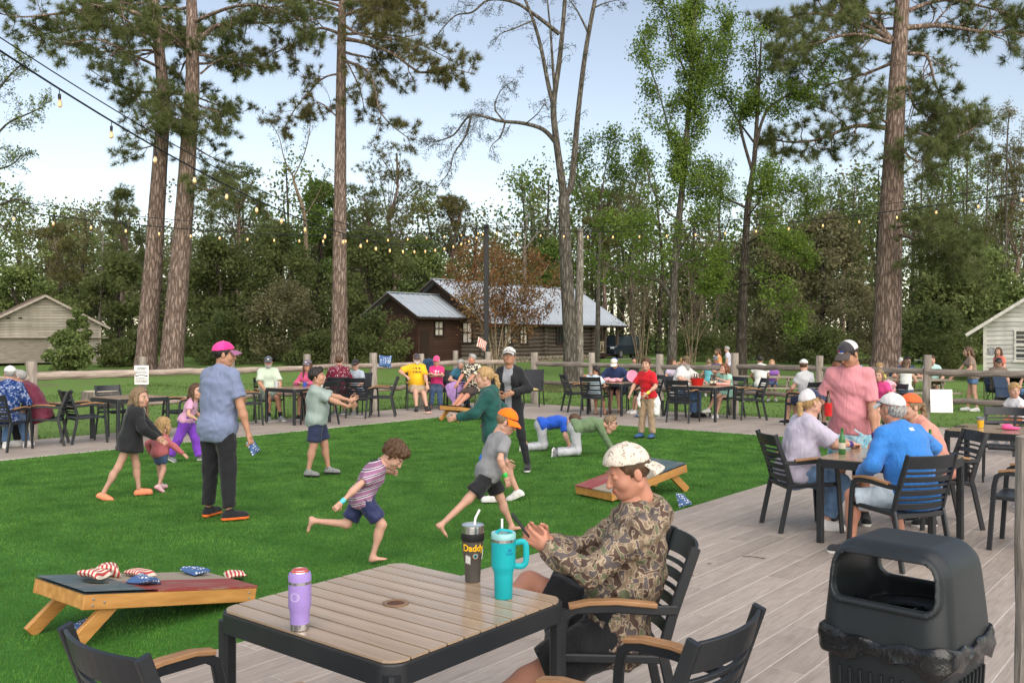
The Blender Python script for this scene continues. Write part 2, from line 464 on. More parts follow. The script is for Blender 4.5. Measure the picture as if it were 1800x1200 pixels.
def lawn_blades():
    n = 130000
    X = RNG.uniform(-16, 17, n); Y = RNG.uniform(11, 40, n)
    u = (X - OX) * UX + (Y - OY) * UY; v = -(X - OX) * UY + (Y - OY) * UX
    clump = np.sin(X * 2.1 + np.sin(Y * 1.3) * 2) * np.sin(Y * 1.9 + X * .4)
    edge = np.minimum(np.abs(u - 11.8), np.abs(v - 12.3))
    keep = ((u > 11.55) | (v > 12.06)) & (np.abs(X) < .5556 * Y + .5) & (RNG.random(n) < .45 + .4 * clump + .4 * (edge < .5))
    X, Y, edge = X[keep], Y[keep], edge[keep]; n = len(X)
    L = RNG.uniform(.03, .075, n) * np.where(edge < .35, 1.9, 1); w = .0011 * Y; a = RNG.uniform(0, 6.283, n)
    B = np.stack([X, Y, gz(X, Y) - .012], 1); dx = np.stack([np.cos(a), np.sin(a), 0 * a], 1) * w[:, None] / 2
    T = B + np.stack([RNG.normal(0, .5, n) * L, RNG.normal(0, .5, n) * L, L], 1)
    V = np.stack([B - dx, B + dx, T], 1).reshape(-1, 3)
    m = M("lawn_blade", (.10, .19, .04), .7, .3, .8, bump=0, col2=(.20, .29, .09), island=.5, trans=.2, spec=.15)
    tag(make("grass", V, np.arange(3 * n).reshape(-1, 3), m), "tufts of natural grass growing along the log fence", "grass", kind="stuff")
lawn_blades()
# pale gravel drive behind the lawn
pts = [(2, 71), (9, 72), (18, 70.5), (30, 66), (46, 60)]
V, F = [], []
for i, (x, y) in enumerate(pts):
    for s in (-1, 1):
        yy = y + s * 1.4; V.append((x, yy, float(gz(x, yy)) + .012))
    if i: F.append((2 * i - 2, 2 * i - 1, 2 * i + 1, 2 * i))
tag(make("gravel_path", V, F, M("gravel", (.50, .47, .43), .95, .2, 40, .6, 90, .02)), kind="structure")
# bare earth and pine-straw under the big trees
def litter(n, cx, cy, rx, ry, name, label):
    a = RNG.uniform(0, 6.283, n); r = np.sqrt(RNG.random(n)); X = cx + np.cos(a) * r * rx; Y = cy + np.sin(a) * r * ry
    b = RNG.uniform(0, 6.283, n); L = RNG.uniform(.08, .22, n); w = .018
    D = np.stack([np.cos(b), np.sin(b), 0 * b], 1); S = np.stack([-np.sin(b), np.cos(b), 0 * b], 1)
    B = np.stack([X, Y, gz(X, Y) + .015 + RNG.random(n) * .02], 1)
    V = np.stack([B - S * w, B + S * w, B + D * L[:, None]], 1).reshape(-1, 3)
    tag(make(name, V, np.arange(3 * n).reshape(-1, 3), M("pine_straw", (.17, .095, .05), .9, .4, 2, 0, col2=(.26, .17, .10), island=.4)), label, "leaf litter", kind="stuff")
litter(6000, -19.5, 50, 5.5, 5, "pine_straw", "brown pine straw strewn below the two leaning pines")
litter(5000, 20, 46, 6, 4, "pine_straw", "brown pine straw strewn below the big right-hand pine")
litter(2500, 2.4, 35, 2.4, 2.5, "pine_straw", "dry leaves strewn round the forked tree behind the fence")

# ------------------------------------------------------------------ log fence
def wood_mat(name, c1, c2, sx=(6, 6, .8), bump=.6):
    return M(name, c1, .85, .1, 3, bump, 9, .02, col2=c2, stretch=sx, orand=.25)
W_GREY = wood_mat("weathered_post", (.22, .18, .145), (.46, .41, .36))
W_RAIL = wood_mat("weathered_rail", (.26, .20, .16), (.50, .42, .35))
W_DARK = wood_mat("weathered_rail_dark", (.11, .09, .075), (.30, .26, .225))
def log(mb, a, b, r0, r1, n=10, seg=7, wob=.02, rng=RNG, noise=.12):
    a, b = np.asarray(a, float), np.asarray(b, float); t = np.linspace(0, 1, seg)
    pts = a + (b - a) * t[:, None] + rng.normal(0, wob, (seg, 3)) * np.sin(np.pi * t)[:, None]
    return mb.tube(pts, r0 + (r1 - r0) * t, n, noise=noise, rng=rng)
def fence(name, label, spots, railmat, rng):
    """spots: list of (x, y); a post at each and two rails between neighbours"""
    cx, cy = spots[len(spots) // 2]
    f = empty(name, (cx, cy, 0), 0, label, "fence")
    prev = None
    for i, (x, y) in enumerate(spots):
        z0 = float(gz(x, y)) - .2; h = 1.40 + rng.uniform(-.05, .06); r = rng.uniform(.078, .1)
        # rails are built lying along x so the grain follows them
        log(MB(), (0, 0, z0), (rng.normal(0, .015), rng.normal(0, .015), h), r * 1.05, r * .97, 11, 8, .006, rng).build("post", W_GREY, f, False).location = (x - cx, y - cy, 0)
        if i:
            px, py = prev; L = math.hypot(x - px, y - py); ang = math.atan2(y - py, x - px)
            for z in (1.08, .53):
                rr = rng.uniform(.058, .075)
                mb = MB(); log(mb, (0, 0, -L / 2 + .03), (0, 0, L / 2 - .03), rr * rng.uniform(.8, 1.1), rr, 10, 9, .009, rng)
                o = mb.build("rail", railmat, f, False)
                o.rotation_euler = (0, math.radians(90), ang)
                o.location = ((x + px) / 2 - cx, (y + py) / 2 - cy, z + rng.uniform(-.03, .03))
        prev = (x, y)
    return f
frng = np.random.default_rng(5)
LU = [-5, -2.9, -.8, 1.3, 3.3, 5.33, 7.38, 9.1, 11.75]
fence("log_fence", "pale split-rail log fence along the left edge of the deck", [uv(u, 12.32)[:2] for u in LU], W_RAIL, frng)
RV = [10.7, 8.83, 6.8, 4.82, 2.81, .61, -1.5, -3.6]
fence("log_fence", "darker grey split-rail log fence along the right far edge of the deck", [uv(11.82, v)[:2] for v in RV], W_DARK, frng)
# short closing bay between the two runs
fence("log_fence", "short corner bay of log fence beside the black light pole", [uv(11.0, 12.9)[:2], uv(11.9, 11.55)[:2]], W_RAIL, frng)
# weathered post at the right edge, close by
mb = MB(); log(mb, (0, 0, 0), (.01, 0, 1.475), .06, .055, 14, 14, .004, frng, .08)
o = mb.build("wooden_post", W_GREY); o.location = (1.692, 3.0, 0); tag(o, "tall grey weathered wooden post close by at right edge", "post")

# ------------------------------------------------------------------ string lights and pole
BLACK = M("black_steel", (.012, .013, .015), .45, .2, 12, .1)
pole_xy = (-.74, 26.5)
pt = empty("light_pole", (*pole_xy, 0), 0, "tall black square steel pole holding the string lights", "pole")
MB().box((0, 0, 2.42), (.14, .14, 5.1), ch=.01).build("shaft", BLACK, pt)
MB().box((0, 0, 5.0), (.16, .16, .05), ch=.01).build("pole_cap", BLACK, pt)
MB().box((0, -.09, 4.82), (.03, .05, .08)).build("hook_bracket", BLACK, pt)
GLASS = None
def glass_mat():
    m, nt, N, L, b = _nodes("bulb_glass")
    b.inputs["Base Color"].default_value = (1, .84, .6, 1); b.inputs["Roughness"].default_value = .05
    b.inputs["Transmission Weight"].default_value = .85; b.inputs["IOR"].default_value = 1.1
    b.inputs["Emission Color"].default_value = (1, .50, .18, 1); b.inputs["Emission Strength"].default_value = .05
    return m
BULB = glass_mat()
FIL = M("bulb_filament", (1, .6, .25), .5, 0, 5, 0, emit=(1, .40, .09, 3))
SOCK = M("bulb_socket", (.014, .014, .016), .5, .1, 10, 0)
def string_light(label, a, b, sag, n, skip=0.0, r=.010):
    a, b = np.asarray(a, float), np.asarray(b, float)
    t = np.linspace(0, 1, 64); base = a + (b - a) * t[:, None]
    P = base.copy(); P[:, 2] -= sag * 4 * t * (1 - t)
    root = empty("string_lights", tuple(a), 0, label, "string lights")
    MB().tube(P - a, r, 5).build("cable", BLACK, root, True)
    Q = base.copy(); Q[:, 2] += .05 - (sag - .12) * 4 * t * (1 - t)
    MB().tube(Q - a, .007, 4).build("guy_wire", BLACK, root, True)
    me = {}
    for i in range(n):
        tt = (i + .5) / n
        if tt < skip: continue
        p = a + (b - a) * tt; p[2] -= sag * 4 * tt * (1 - tt)
        if not me:
            s = MB().lathe([(.006, 0), (.006, -.075), (.021, -.08), (.024, -.10), (.022, -.155), (.019, -.16)], 10).build("socket", SOCK, root, True)
            gl = MB().lathe([(.017, -.158), (.024, -.185), (.034, -.22), (.036, -.24), (.030, -.265), (.014, -.283), (.002, -.286)], 12).build("bulb", BULB, s, True)
            fl = MB().lathe([(.004, -.185), (.012, -.20), (.013, -.24), (.004, -.25)], 6).build("filament", FIL, s, True)
            me = {'s': s, 'g': gl, 'f': fl}
        else:
            s = me['s'].copy(); COL.objects.link(s); s.parent = root
            for k in 'gf':
                c = me[k].copy(); COL.objects.link(c); c.parent = s
        s.scale = (.64, .64, .64); s.location = tuple(p - a); s.rotation_euler = (random.uniform(-.06, .06), random.uniform(-.06, .06), 0)
ptop = (pole_xy[0], pole_xy[1] - .1, 4.93)
string_light("string of warm bulbs sweeping from the pole to the upper left corner", ptop, (-5.2, 4.5, 5.12), 1.45, 28)
string_light("string of warm bulbs running level to the left above the fence", ptop, uv(-9, 12.6, 4.8), .85, 30)
string_light("string of warm bulbs running to the right above the far fence", ptop, uv(11.9, -7, 5.35), .75, 25)

# ------------------------------------------------------------------ rules sign, white panel, stump
sx, sy, _ = uv(1.3, 12.32)
sg = empty("notice_sign", (sx + .05, sy - .16, 0), math.radians(4), "small white printed notice screwed to the second fence post from left", "sign")
MB().box((0, 0, 1.06), (.27, .012, .37), ch=.004).build("panel", M("sign_white", (.78, .78, .75), .5, .06, 8, 0), sg)
INK = M("print_black", (.02, .02, .022), .6, .1, 5, 0)
mb = MB()
for row, z in enumerate((1.20, 1.17, 1.125, 1.105, 1.0, .975, .945, .92)):
    x = -.11 if row > 1 else -.08
    while x < (.10 if row > 1 else .07):
        w = random.uniform(.006, .03); mb.box((x + w / 2, -.008, z), (w, .003, .010 if row > 1 else .016)); x += w + .008
mb.build("printed_lines", INK, sg)
mb = MB()
for i in range(9):
    x = -.10 + i * .025; mb.box((x, -.008, 1.045 + .012 * math.sin(i / 8 * math.pi)), (.027, .003, .022 - .010 * math.sin(i / 8 * math.pi)))
mb.build("printed_banner", INK, sg)
px_, py_, _ = uv(11.5, .35)
wp = MB().box((0, 0, .52), (.42, .02, .46), rotm('X', -6)); o = wp.build("white_board", M("sign_white", (1, 1, 1)))
o.location = (px_ + .12, py_ - .05, 0); o.rotation_euler.z = math.radians(-8); tag(o, "blank white board leaning on the right-hand fence post", "board")
stx, sty = at(168, 704)[:2]
st = empty("tree_stump", (stx - .3, sty + 1.0, float(gz(stx, sty))), 0, "low sawn pale tree stump on the grass behind the left fence", "stump")
mb = MB(); mb.tube([(0, 0, -.1), (0, 0, .1), (0, 0, .3)], [.62, .52, .5], 18, noise=.12, rng=frng); mb.build("bark", W_DARK, st)
MB().tube([(0, 0, .302), (0, 0, .31)], [.47, .47], 18).build("cut_face", M("cut_wood", (.5, .42, .33), .8, .2, 6), st)

# ------------------------------------------------------------------ log cabin
CAB = math.atan2(.79, .61)
cab = empty("log_cabin", (-1.8, 59.6, .06), CAB, "dark log cabin with pale metal roof behind the lawn", "cabin")
LOGM = M("cabin_log", (.085, .065, .052), .85, .1, 3, .5, 10, .02, col2=(.17, .135, .11), stretch=(.7, 5, 5), orand=.3)
CHINK = M("cabin_chinking", (.36, .33, .29), .9, .12, 8)
SIDE = M("cabin_siding", (.050, .024, .016), .7, .1, 3, .3, 10, .01, col2=(.085, .044, .030), stretch=(.6, 6, 6), orand=.3)
DKW = M("cabin_dark_trim", (.030, .018, .013), .7, .2, 5, .2)
ROOF = M("metal_roof", (.44, .49, .55), .42, .1, 1.2, .05, metal=.25, spec=.5, orand=.06)
CURT = M("curtain", (.62, .58, .52), .9, .15, 12, stretch=(8, 8, .3))
STONE = M("foundation_stone", (.30, .25, .19), .9, .25, 5, .6, 12, .03, orand=.35)
WGL = M("window_glass", (.03, .035, .04), .08, .1, 2, 0, spec=.6)
def cbx(name, lo, hi, m, par, ch=0.0):
    lo, hi = np.array(lo, float), np.array(hi, float); c = (lo + hi) / 2
    o = MB().box((0, 0, 0), hi - lo, ch=ch).build(name, m, par); o.location = tuple(c); return o
def window(par, c, w, h, face, curtain=True, frame_m=None):
    """face: 'x' wall facing -x local, 'y' wall facing -y local; c centre on the wall plane"""
    fm = frame_m or DKW; e = empty("window", c); e.parent = par
    e.rotation_euler.z = math.radians(-90) if face == 'x' else 0
    t = .07
    for z in (-h / 2, 0, h / 2): cbx("rail", (-w / 2 - t, -.06, z - t / 2), (w / 2 + t, .05, z + t / 2), fm, e)
    for x in (-w / 2, w / 2): cbx("stile", (x - t / 2, -.055, -h / 2 + t / 2), (x + t / 2, .05, h / 2 - t / 2), fm, e)
    cbx("pane", (-w / 2 + t / 2, .02, -h / 2 + t / 2), (w / 2 - t / 2, .03, h / 2 - t / 2), CURT if curtain else WGL, e)
    cbx("muntin", (-.015, -.03, -h / 2 + t / 2), (.015, .015, h / 2 - t / 2), fm, e)
    cbx("sill", (-w / 2 - .12, -.12, -h / 2 - .09), (w / 2 + .12, .0, -h / 2 - .04), fm, e)
# cores behind the logs carry the chinking
cbx("wall_core", (.12, .12, .35), (12.7, 7.9, 2.8), CHINK, cab)
rows, R = 9, .14
lg_m = {}
def cab_log(a0, a1, z, b, alongx=True):
    L = a1 - a0; mb = MB(); log(mb, (0, 0, -L / 2), (0, 0, L / 2), R, R * .97, 9, 4, .01, frng, .06)
    V = np.array(mb.v)[:, [2, 0, 1]]
    o = make("log", V, mb.f, LOGM, cab, True)
    o.location = ((a0 + a1) / 2, b, z) if alongx else (b, (a0 + a1) / 2, z)
    if not alongx: o.rotation_euler.z = math.radians(90)
wins = [(2.0, 2.9), (3.75, 4.65), (8.05, 8.95)]
for i in range(rows):
    z = .45 + R + i * .268; segs = []; a = -.25
    for (w0, w1) in wins:
        if 1.25 < z < 2.62: segs.append((a, w0 - .06)); a = w1 + .06
    segs.append((a, 13.0))
    for (p, q) in segs: cab_log(p, q, z, .05)
    z2 = z + .03
    if 1.3 < z < 2.7: cab_log(-.25, .92, z2, .05, False); cab_log(1.9, 8.2, z2, .05, False)
    else: cab_log(-.25, 8.2, z2, .05, False)
    for aa in (6.57, 12.75):
        cab_log(-.3, .3, z2, aa, False)
for (w0, w1) in wins: window(cab, ((w0 + w1) / 2, -.02, 1.93), w1 - w0 - .1, 1.3, 'y', w0 < 8)
window(cab, (-.02, 1.4, 2.03), .8, 1.35, 'x', True)
k = 0
for a0 in np.arange(-.2, 12.9, .44):
    for j, (z0, z1) in enumerate(((-.1, .17), (.19, .42))):
        w = .40; s0 = a0 + (.2 if j else 0)
        o = cbx("stone", (s0, -.16 - .04 * random.random(), z0), (s0 + w + random.uniform(-.05, .02), .1, z1 + random.uniform(-.03, .02)), STONE, cab, .03)
for b0 in np.arange(.1, 1.9, .44):
    cbx("stone", (-.16, b0, -.1), (.1, b0 + .41, .40), STONE, cab, .03)
# gable triangle and addition
mb = MB(); mb.add([(-.02, 0, 2.78), (-.02, 8, 2.78), (-.02, 4, 5.45), (.1, 0, 2.78), (.1, 8, 2.78), (.1, 4, 5.45)], [(0, 2, 1), (3, 4, 5), (0, 1, 4, 3), (1, 2, 5, 4), (2, 0, 3, 5)])
mb.build("gable", DKW, cab)
cbx("annex_core", (-4.1, 2.0, -.05), (.0, 6.0, 3.1), DKW, cab)
for i in range(16):
    z0 = -.02 + i * .2
    parts = [(-4.2, .0)]
    if 1.75 < z0 + .1 < 2.8: parts = [(-4.2, -2.72), (-1.72, .0)]
    for (p, q) in parts: cbx("siding_board", (p, 1.90 + .012 * (i % 2), z0), (q, 1.99, z0 + .19), SIDE, cab)
    cbx("siding_board", (-4.24, 2.0, z0), (-4.12, 6.1, z0 + .19), SIDE, cab)
window(cab, (-2.22, 1.93, 2.28), .8, .9, 'y', True)
cbx("door", (-3.95, 1.86, .0), (-3.2, 1.92, 2.1), DKW, cab)
mb = MB(); mb.add([(-4.2, 1.95, 3.14), (-4.2, 6.05, 3.14), (-4.2, 4, 4.4), (-4.1, 1.95, 3.14), (-4.1, 6.05, 3.14), (-4.1, 4, 4.4)], [(0, 2, 1), (3, 4, 5), (0, 1, 4, 3), (1, 2, 5, 4), (2, 0, 3, 5)])
mb.build("gable", DKW, cab)
def roof(par, a0, a1, b_eave, z_eave, b_ridge, z_ridge, mat, pw=.9, both=True):
    n = max(1, round((a1 - a0) / pw)); pw = (a1 - a0) / n
    for side in ((1, -1) if both else (1,)):
        be = b_eave if side > 0 else 2 * b_ridge - b_eave
        L = math.hypot(b_ridge - be, z_ridge - z_eave); first = None
        prof = [(0, 0), (.03, .045), (.07, .045), (.10, 0), (pw / 2 - .05, 0), (pw / 2 - .02, .03), (pw / 2 + .02, .03), (pw / 2 + .05, 0), (pw - .004, 0)]
        for i in range(n):
            if first is None:
                mb = MB(); up = np.array([[(x, t * (b_ridge - be), t * (z_ridge - z_eave) + z) for t in (0, 1)] for x, z in prof])
                mb.grid(up); mb.grid(up[::-1] - np.array((0, 0, .02))); o = mb.build("roof_panel", mat, par); first = o
            else:
                o = first.copy(); COL.objects.link(o); o.parent = par
            o.location = (a0 + i * pw, be, z_eave)
    cbx("ridge_cap", (a0, b_ridge - .16, z_ridge + .005), (a1, b_ridge + .16, z_ridge + .06), mat, par)
    for be in (b_eave, 2 * b_ridge - b_eave):
        cbx("fascia", (a0 + .03, min(be, be) - .03, z_eave - .16), (a1 - .03, be + .03, z_eave - .025), DKW, par)
    for a in (a0 + .02, a1 - .06):
        for be in (b_eave, 2 * b_ridge - b_eave):
            MB().bar([(a, be, z_eave - .1), (a, b_ridge, z_ridge - .1)], .05, .16).build("barge_board", DKW, par)
roof(cab, -.6, 17.0, -.65, 2.62, 4, 5.6, ROOF)
roof(cab, -4.75, .0, 1.35, 3.0, 4, 4.55, ROOF)
# porch at the far end
cbx("porch_floor", (12.9, -.1, .2), (16.9, 7, .42), DKW, cab)
for a in (14.75, 16.6):
    for b in (.05,): cbx("porch_post", (a - .11, b - .11, -.1), (a + .11, b + .11, 2.6), LOGM, cab, .03)
RAILM = M("rustic_rail", (.45, .37, .25), .8, .2, 5)
mb = MB(); mb.bar([(13.0, .05, 1.35), (14.7, .05, 1.35)], .08, .08).bar([(13.0, .05, .55), (14.7, .05, .55)], .08, .08); mb.build("porch_rail", RAILM, cab)
for i in range(9):
    a = 13.1 + i * .185; d = .1 if i % 2 else -.08
    mb = MB(); mb.tube([(a, .05, .58), (a + d, .03, .95), (a - d * .3, .05, 1.33)], .035, 6); mb.build("baluster", RAILM, cab, True)

# parked car beyond the porch
def suv(x, y, rz, label):
    c = empty("parked_car", (x, y, float(gz(x, y))), rz, label, "car")
    PA = M("car_paint_dark", (.015, .022, .04), .25, .1, 3, 0, spec=.6, coat=.6); RB = M("tyre", (.02, .02, .02), .8, .1, 9)
    GL = M("car_glass", (.05, .07, .085), .05, .1, 2, 0, spec=.8); LM = M("headlamp", (.75, .78, .8), .15, .1, 2, 0, spec=.7)
    prof = [(-2.3, .45), (-2.32, .95), (-2.2, 1.05), (2.1, 1.05), (2.35, .9), (2.4, .6), (2.35, .35), (-2.25, .35)]
    rings = []
    for w, k in ((-.92, .94), (-.86, 1), (.86, 1), (.92, .94)): rings.append([(px * k, w, .7 + (pz - .7) * k) for px, pz in prof])
    MB().loft(rings).build("body", PA, c)
    cab_ = [(-2.15, 1.05), (-1.95, 1.72), (-1.6, 1.8), (.5, 1.78), (1.15, 1.05)]
    MB().loft([[(px, w, pz) for px, pz in cab_] for w in (-.76, .76)]).build("cabin_glass", GL, c)
    MB().box((-.6, 0, 1.79), (2.3, 1.46, .05), ch=.02).build("roof", PA, c)
    for xx in (-2.0, -.75, .3):
        for s in (-1, 1): MB().bar([(xx, .775 * s, 1.04), (xx + (.05 if xx < 0 else -.1), .765 * s, 1.78)], .08, .03).build("pillar", PA, c)
    for xx in (-1.4, 1.45):
        for s in (-1, 1):
            w = MB().lathe([(.20, -.1), (.36, -.11), (.38, -.06), (.38, .06), (.36, .11), (.2, .1)], 18, R=rotm('X', 90)).build("wheel", RB, c, True)
            w.location = (xx, .86 * s, .38)
            MB().lathe([(.02, -.02), (.21, -.02), (.21, .02), (.02, .03)], 14, (0, .105 * s, 0), rotm('X', 90)).build("rim", M("alloy", (.5, .5, .52), .3, .1, 4, 0, metal=.8), w)
    for s in (-1, 1): MB().box((2.33, .66 * s, .86), (.14, .36, .16), ch=.03).build("headlight", LM, c)
    MB().box((2.37, 0, .68), (.08, .95, .22), ch=.02).build("grille", M("grille", (.02, .02, .02), .4, .1, 8), c)
suv(8.6, 74, math.radians(-125), "dark parked car beside the cabin porch")

# ------------------------------------------------------------------ sheds
def siding(name, c1, c2): return M(name, c1, .85, .1, 2.5, .4, 9, .012, col2=c2, stretch=(.7, 3, 6), orand=.28)
def shed(name, label, loc, rz, hw, depth, eave, ridge, board, bm, roofm, trim, over=.5):
    s = empty(name, loc, rz, label, "shed")
    cbx("frame_core", (-hw + .06, .06, .15), (hw - .06, depth - .06, eave - .05), DKW, s)
    mb = MB(); mb.add([(-hw + .06, .06, eave - .05), (hw - .06, .06, eave - .05), (0, .06, ridge - .12), (-hw + .06, depth, eave - .05), (hw - .06, depth, eave - .05), (0, depth, ridge - .12)], [(0, 1, 2), (3, 5, 4), (0, 2, 5, 3), (1, 4, 5, 2), (0, 3, 4, 1)])
    mb.build("gable_core", DKW, s)
    z = .18; i = 0
    while z < ridge - .1:
        hb = board - .012
        def half(zz): return hw if zz <= eave else max(.02, hw * (ridge - zz) / (ridge - eave))
        a, b = half(z), half(z + hb)
        # each course is broken into boards
        cuts = [-1.0, random.uniform(-.4, .4), 1.0] if a > 1 else [-1.0, 1.0]
        for c0, c1 in zip(cuts[:-1], cuts[1:]):
            x0, x1 = c0 * a + .004, c1 * a - .004; y0, y1 = c0 * b + .004, c1 * b - .004
            tl = random.uniform(0, .012); zc = z + hb / 2; f0, f1 = -.03 - tl, -.005
            V = [(x0, f0, -hb / 2), (x1, f0, -hb / 2), (y1, f1 - .012, hb / 2), (y0, f1 - .012, hb / 2), (x0, .05, -hb / 2), (x1, .05, -hb / 2), (y1, .05, hb / 2), (y0, .05, hb / 2)]
            o = make("board", V, [(0, 1, 2, 3), (5, 4, 7, 6), (4, 0, 3, 7), (1, 5, 6, 2), (3, 2, 6, 7), (4, 5, 1, 0)], bm, s); o.location = (0, 0, zc)
        if z < eave:
            for sd in (-1, 1): cbx("board", (sd * hw - .03, .05, z), (sd * hw + .03, depth, z + hb), bm, s)
        z += board; i += 1
    for sd in (-1, 1):
        cbx("corner_board", (sd * hw - .07, -.06, .15), (sd * hw + .07, .0, eave), trim, s)
        L = hw + over; dz = (ridge - eave) / hw
        n = 5
        for q in range(n):
            y0 = -.45 + (depth + .8) * q / n; y1 = -.45 + (depth + .8) * (q + 1) / n - .01
            V = [(0, y0, ridge), (0, y1, ridge), (sd * L, y1, ridge - dz * L), (sd * L, y0, ridge - dz * L)]; W = [(x, y, zz + .05) for x, y, zz in V]
            make("roof_panel", V + W, [(0, 1, 2, 3), (7, 6, 5, 4), (0, 4, 5, 1), (1, 5, 6, 2), (2, 6, 7, 3), (3, 7, 4, 0)], roofm, s)
        MB().bar([(0, -.46, ridge - .05), (sd * L, -.46, ridge - dz * L - .05)], .04, .13).build("barge_board", trim, s)
        for q in range(6):
            y = -.3 + q * (depth + .5) / 5
            MB().bar([(sd * hw * .9, y, ridge - dz * hw * .9 - .09), (sd * L * .98, y, ridge - dz * L * .98 - .09)], .05, .09).build("rafter_tail", trim, s)
    for x in (-hw * .9, -hw * .3, hw * .3, hw * .9): cbx("pier", (x - .15, .0, -.4), (x + .15, .3, .15), STONE, s)
    return s
OLDW = siding("shed_board_cream", (.25, .222, .175), (.48, .445, .375))
RUST = M("rusty_roof", (.12, .06, .045), .75, .1, 1.2, .2, col2=(.26, .18, .15), orand=.3)
TRIMW = M("shed_trim", (.36, .32, .27), .85, .2, 6)
s1 = shed("wooden_shed", "weathered cream board shed with rusty roof at far left", (-28.9, 57.0, .02), math.radians(33), 3.15, 7, 2.65, 4.35, .17, OLDW, RUST, TRIMW, .55)
cbx("drip_board", (-3.6, -.34, 1.72), (3.6, -.045, 1.76), TRIMW, s1)
cbx("door_panel", (-3.0, -.06, .2), (.1, -.042, 1.7), siding("shed_board_grey", (.22, .19, .15), (.36, .32, .27)), s1)
for x in (-2.0, -1.35): cbx("louvre", (x - .1, -.12, 2.9), (x + .1, -.04, 2.98), DKW, s1)
WHW = siding("shed_board_white", (.40, .39, .37), (.66, .65, .62))
s2 = shed("wooden_shed", "white peeling board shed with sash window at far right", (23.3, 39.6, -.12), math.radians(-27), 2.65, 7, 2.55, 4.35, .2, WHW, M("shed_roof_grey", (.22, .20, .19), .7, .2, 2), M("shed_trim_white", (.50, .48, .45), .85, .2, 6), .75)
window(s2, (-1.05, -.05, 1.55), .85, 1.3, 'y', False, M("shed_trim_white", (1, 1, 1)))
MB().box((-2.4, -.07, 1.3), (.26, .01, .3)).build("poster", M("poster_grey", (.12, .12, .14), .6, .5, 14, 0, col2=(.4, .4, .42)), s2)
# ------------------------------------------------------------------ trees
def bark(name, c1, c2, ring=(5, 5, .9), bump=1.0):
    m, nt, N, L, b = _nodes(name)
    co = _coord(nt, ring); v = N.new("ShaderNodeTexVoronoi"); v.feature = 'DISTANCE_TO_EDGE'; v.inputs["Scale"].default_value = 1.6
    nz = _noise(nt, co, 1.6, 5, .65); mx = N.new("ShaderNodeVectorMath"); mx.operation = 'ADD'
    L.new(co, mx.inputs[0]); cb = N.new("ShaderNodeCombineXYZ"); L.new(nz, cb.inputs[0]); L.new(nz, cb.inputs[2]); L.new(cb.outputs[0], mx.inputs[1])
    L.new(mx.outputs[0], v.inputs["Vector"])
    h = _ramp(nt, v.outputs["Distance"], [(0, (0, 0, 0)), (.22, (1, 1, 1))])
    c = _mix(nt, h, sc(c1, .55), _ramp(nt, nz, [(.3, c1), (.7, c2)]))
    L.new(c, b.inputs["Base Color"]); b.inputs["Roughness"].default_value = .92; b.inputs["Specular IOR Level"].default_value = .12
    _bump(nt, b, _math(nt, 'ADD', _math(nt, 'MULTIPLY', h, .6), nz), bump, .06); return m
B_PINE = bark("pine_bark", (.19, .135, .11), (.38, .29, .25))
B_GREY = bark("grey_bark", (.085, .075, .062), (.20, .18, .155), (7, 7, 1.2), .7)
B_PALE = bark("pale_bark", (.19, .17, .14), (.36, .33, .29), (9, 9, 1.5), .5)
B_TAN = bark("tan_stem", (.22, .17, .115), (.38, .30, .21), (9, 9, 1.0), .3)
B_DARK = bark("dark_bark", (.055, .045, .037), (.13, .11, .092), (7, 7, 1.2), .6)
def leafm(name, c1, c2, isl=.55, tr=.3): return M(name, c1, .6, .2, .5, 0, col2=c2, island=isl, trans=tr, spec=.2)
L_PINE = leafm("pine_needles", (.12, .165, .055), (.25, .28, .11), .42, .45)
L_PINEW = leafm("pine_needles_warm", (.135, .145, .05), (.27, .25, .10), .42, .45)
L_SPRING = leafm("spring_leaf", (.145, .235, .032), (.245, .36, .07), .42, .5)
L_LIME = leafm("lime_leaf", (.12, .21, .035), (.20, .30, .075), .45, .4)
L_EVER = leafm("evergreen_leaf", (.125, .175, .058), (.26, .295, .11), .38, .5)
L_OLIVE = leafm("olive_leaf", (.17, .175, .085), (.31, .29, .155), .45, .4)
L_BLUE = leafm("tiny_grey_leaf", (.085, .115, .095), (.17, .20, .16), .5, .3)
L_RED = leafm("reddish_leaf", (.30, .105, .045), (.30, .20, .085), .5, .3)
L_MID = leafm("mid_leaf", (.135, .205, .058), (.27, .33, .11), .55, .25)
L_DRY = leafm("dry_twig_leaf", (.13, .115, .085), (.22, .19, .14), .5, .2)

class TW:
    """branch tubes gathered as arrays"""
    def __init__(s): s.V, s.F, s.n = [], [], 0
    def tube(s, pts, r, n=6, cap=False, noise=0, rng=None):
        pts = np.asarray(pts, float); m = len(pts); rr = np.full(m, r, float) if np.isscalar(r) else np.asarray(r, float)
        d = np.gradient(pts, axis=0); d /= np.linalg.norm(d, axis=1)[:, None] + 1e-9
        ref = np.eye(3)[np.argmin(np.abs(d.mean(0)))]
        x = np.cross(d, ref); x /= np.linalg.norm(x, axis=1)[:, None] + 1e-9; u = np.cross(x, d)
        a = np.arange(n) * 2 * math.pi / n; q = rr[:, None] * np.ones(n)
        if noise: q = q * (1 + noise * (rng.random((1, n)) - .5) + noise * .6 * (rng.random((m, n)) - .5))
        V = pts[:, None] + (q * np.cos(a))[..., None] * x[:, None] + (q * np.sin(a))[..., None] * u[:, None]
        i = np.arange(m - 1)[:, None] * n; j = np.arange(n)[None]; k = (j + 1) % n
        s.V.append(V.reshape(-1, 3)); s.F.append(np.stack([i + j, i + k, i + n + k, i + n + j], -1).reshape(-1, 4) + s.n); s.n += m * n
    @property
    def v(s): return np.concatenate(s.V) if s.V else np.zeros((0, 3))
    @property
    def f(s): return np.concatenate(s.F)
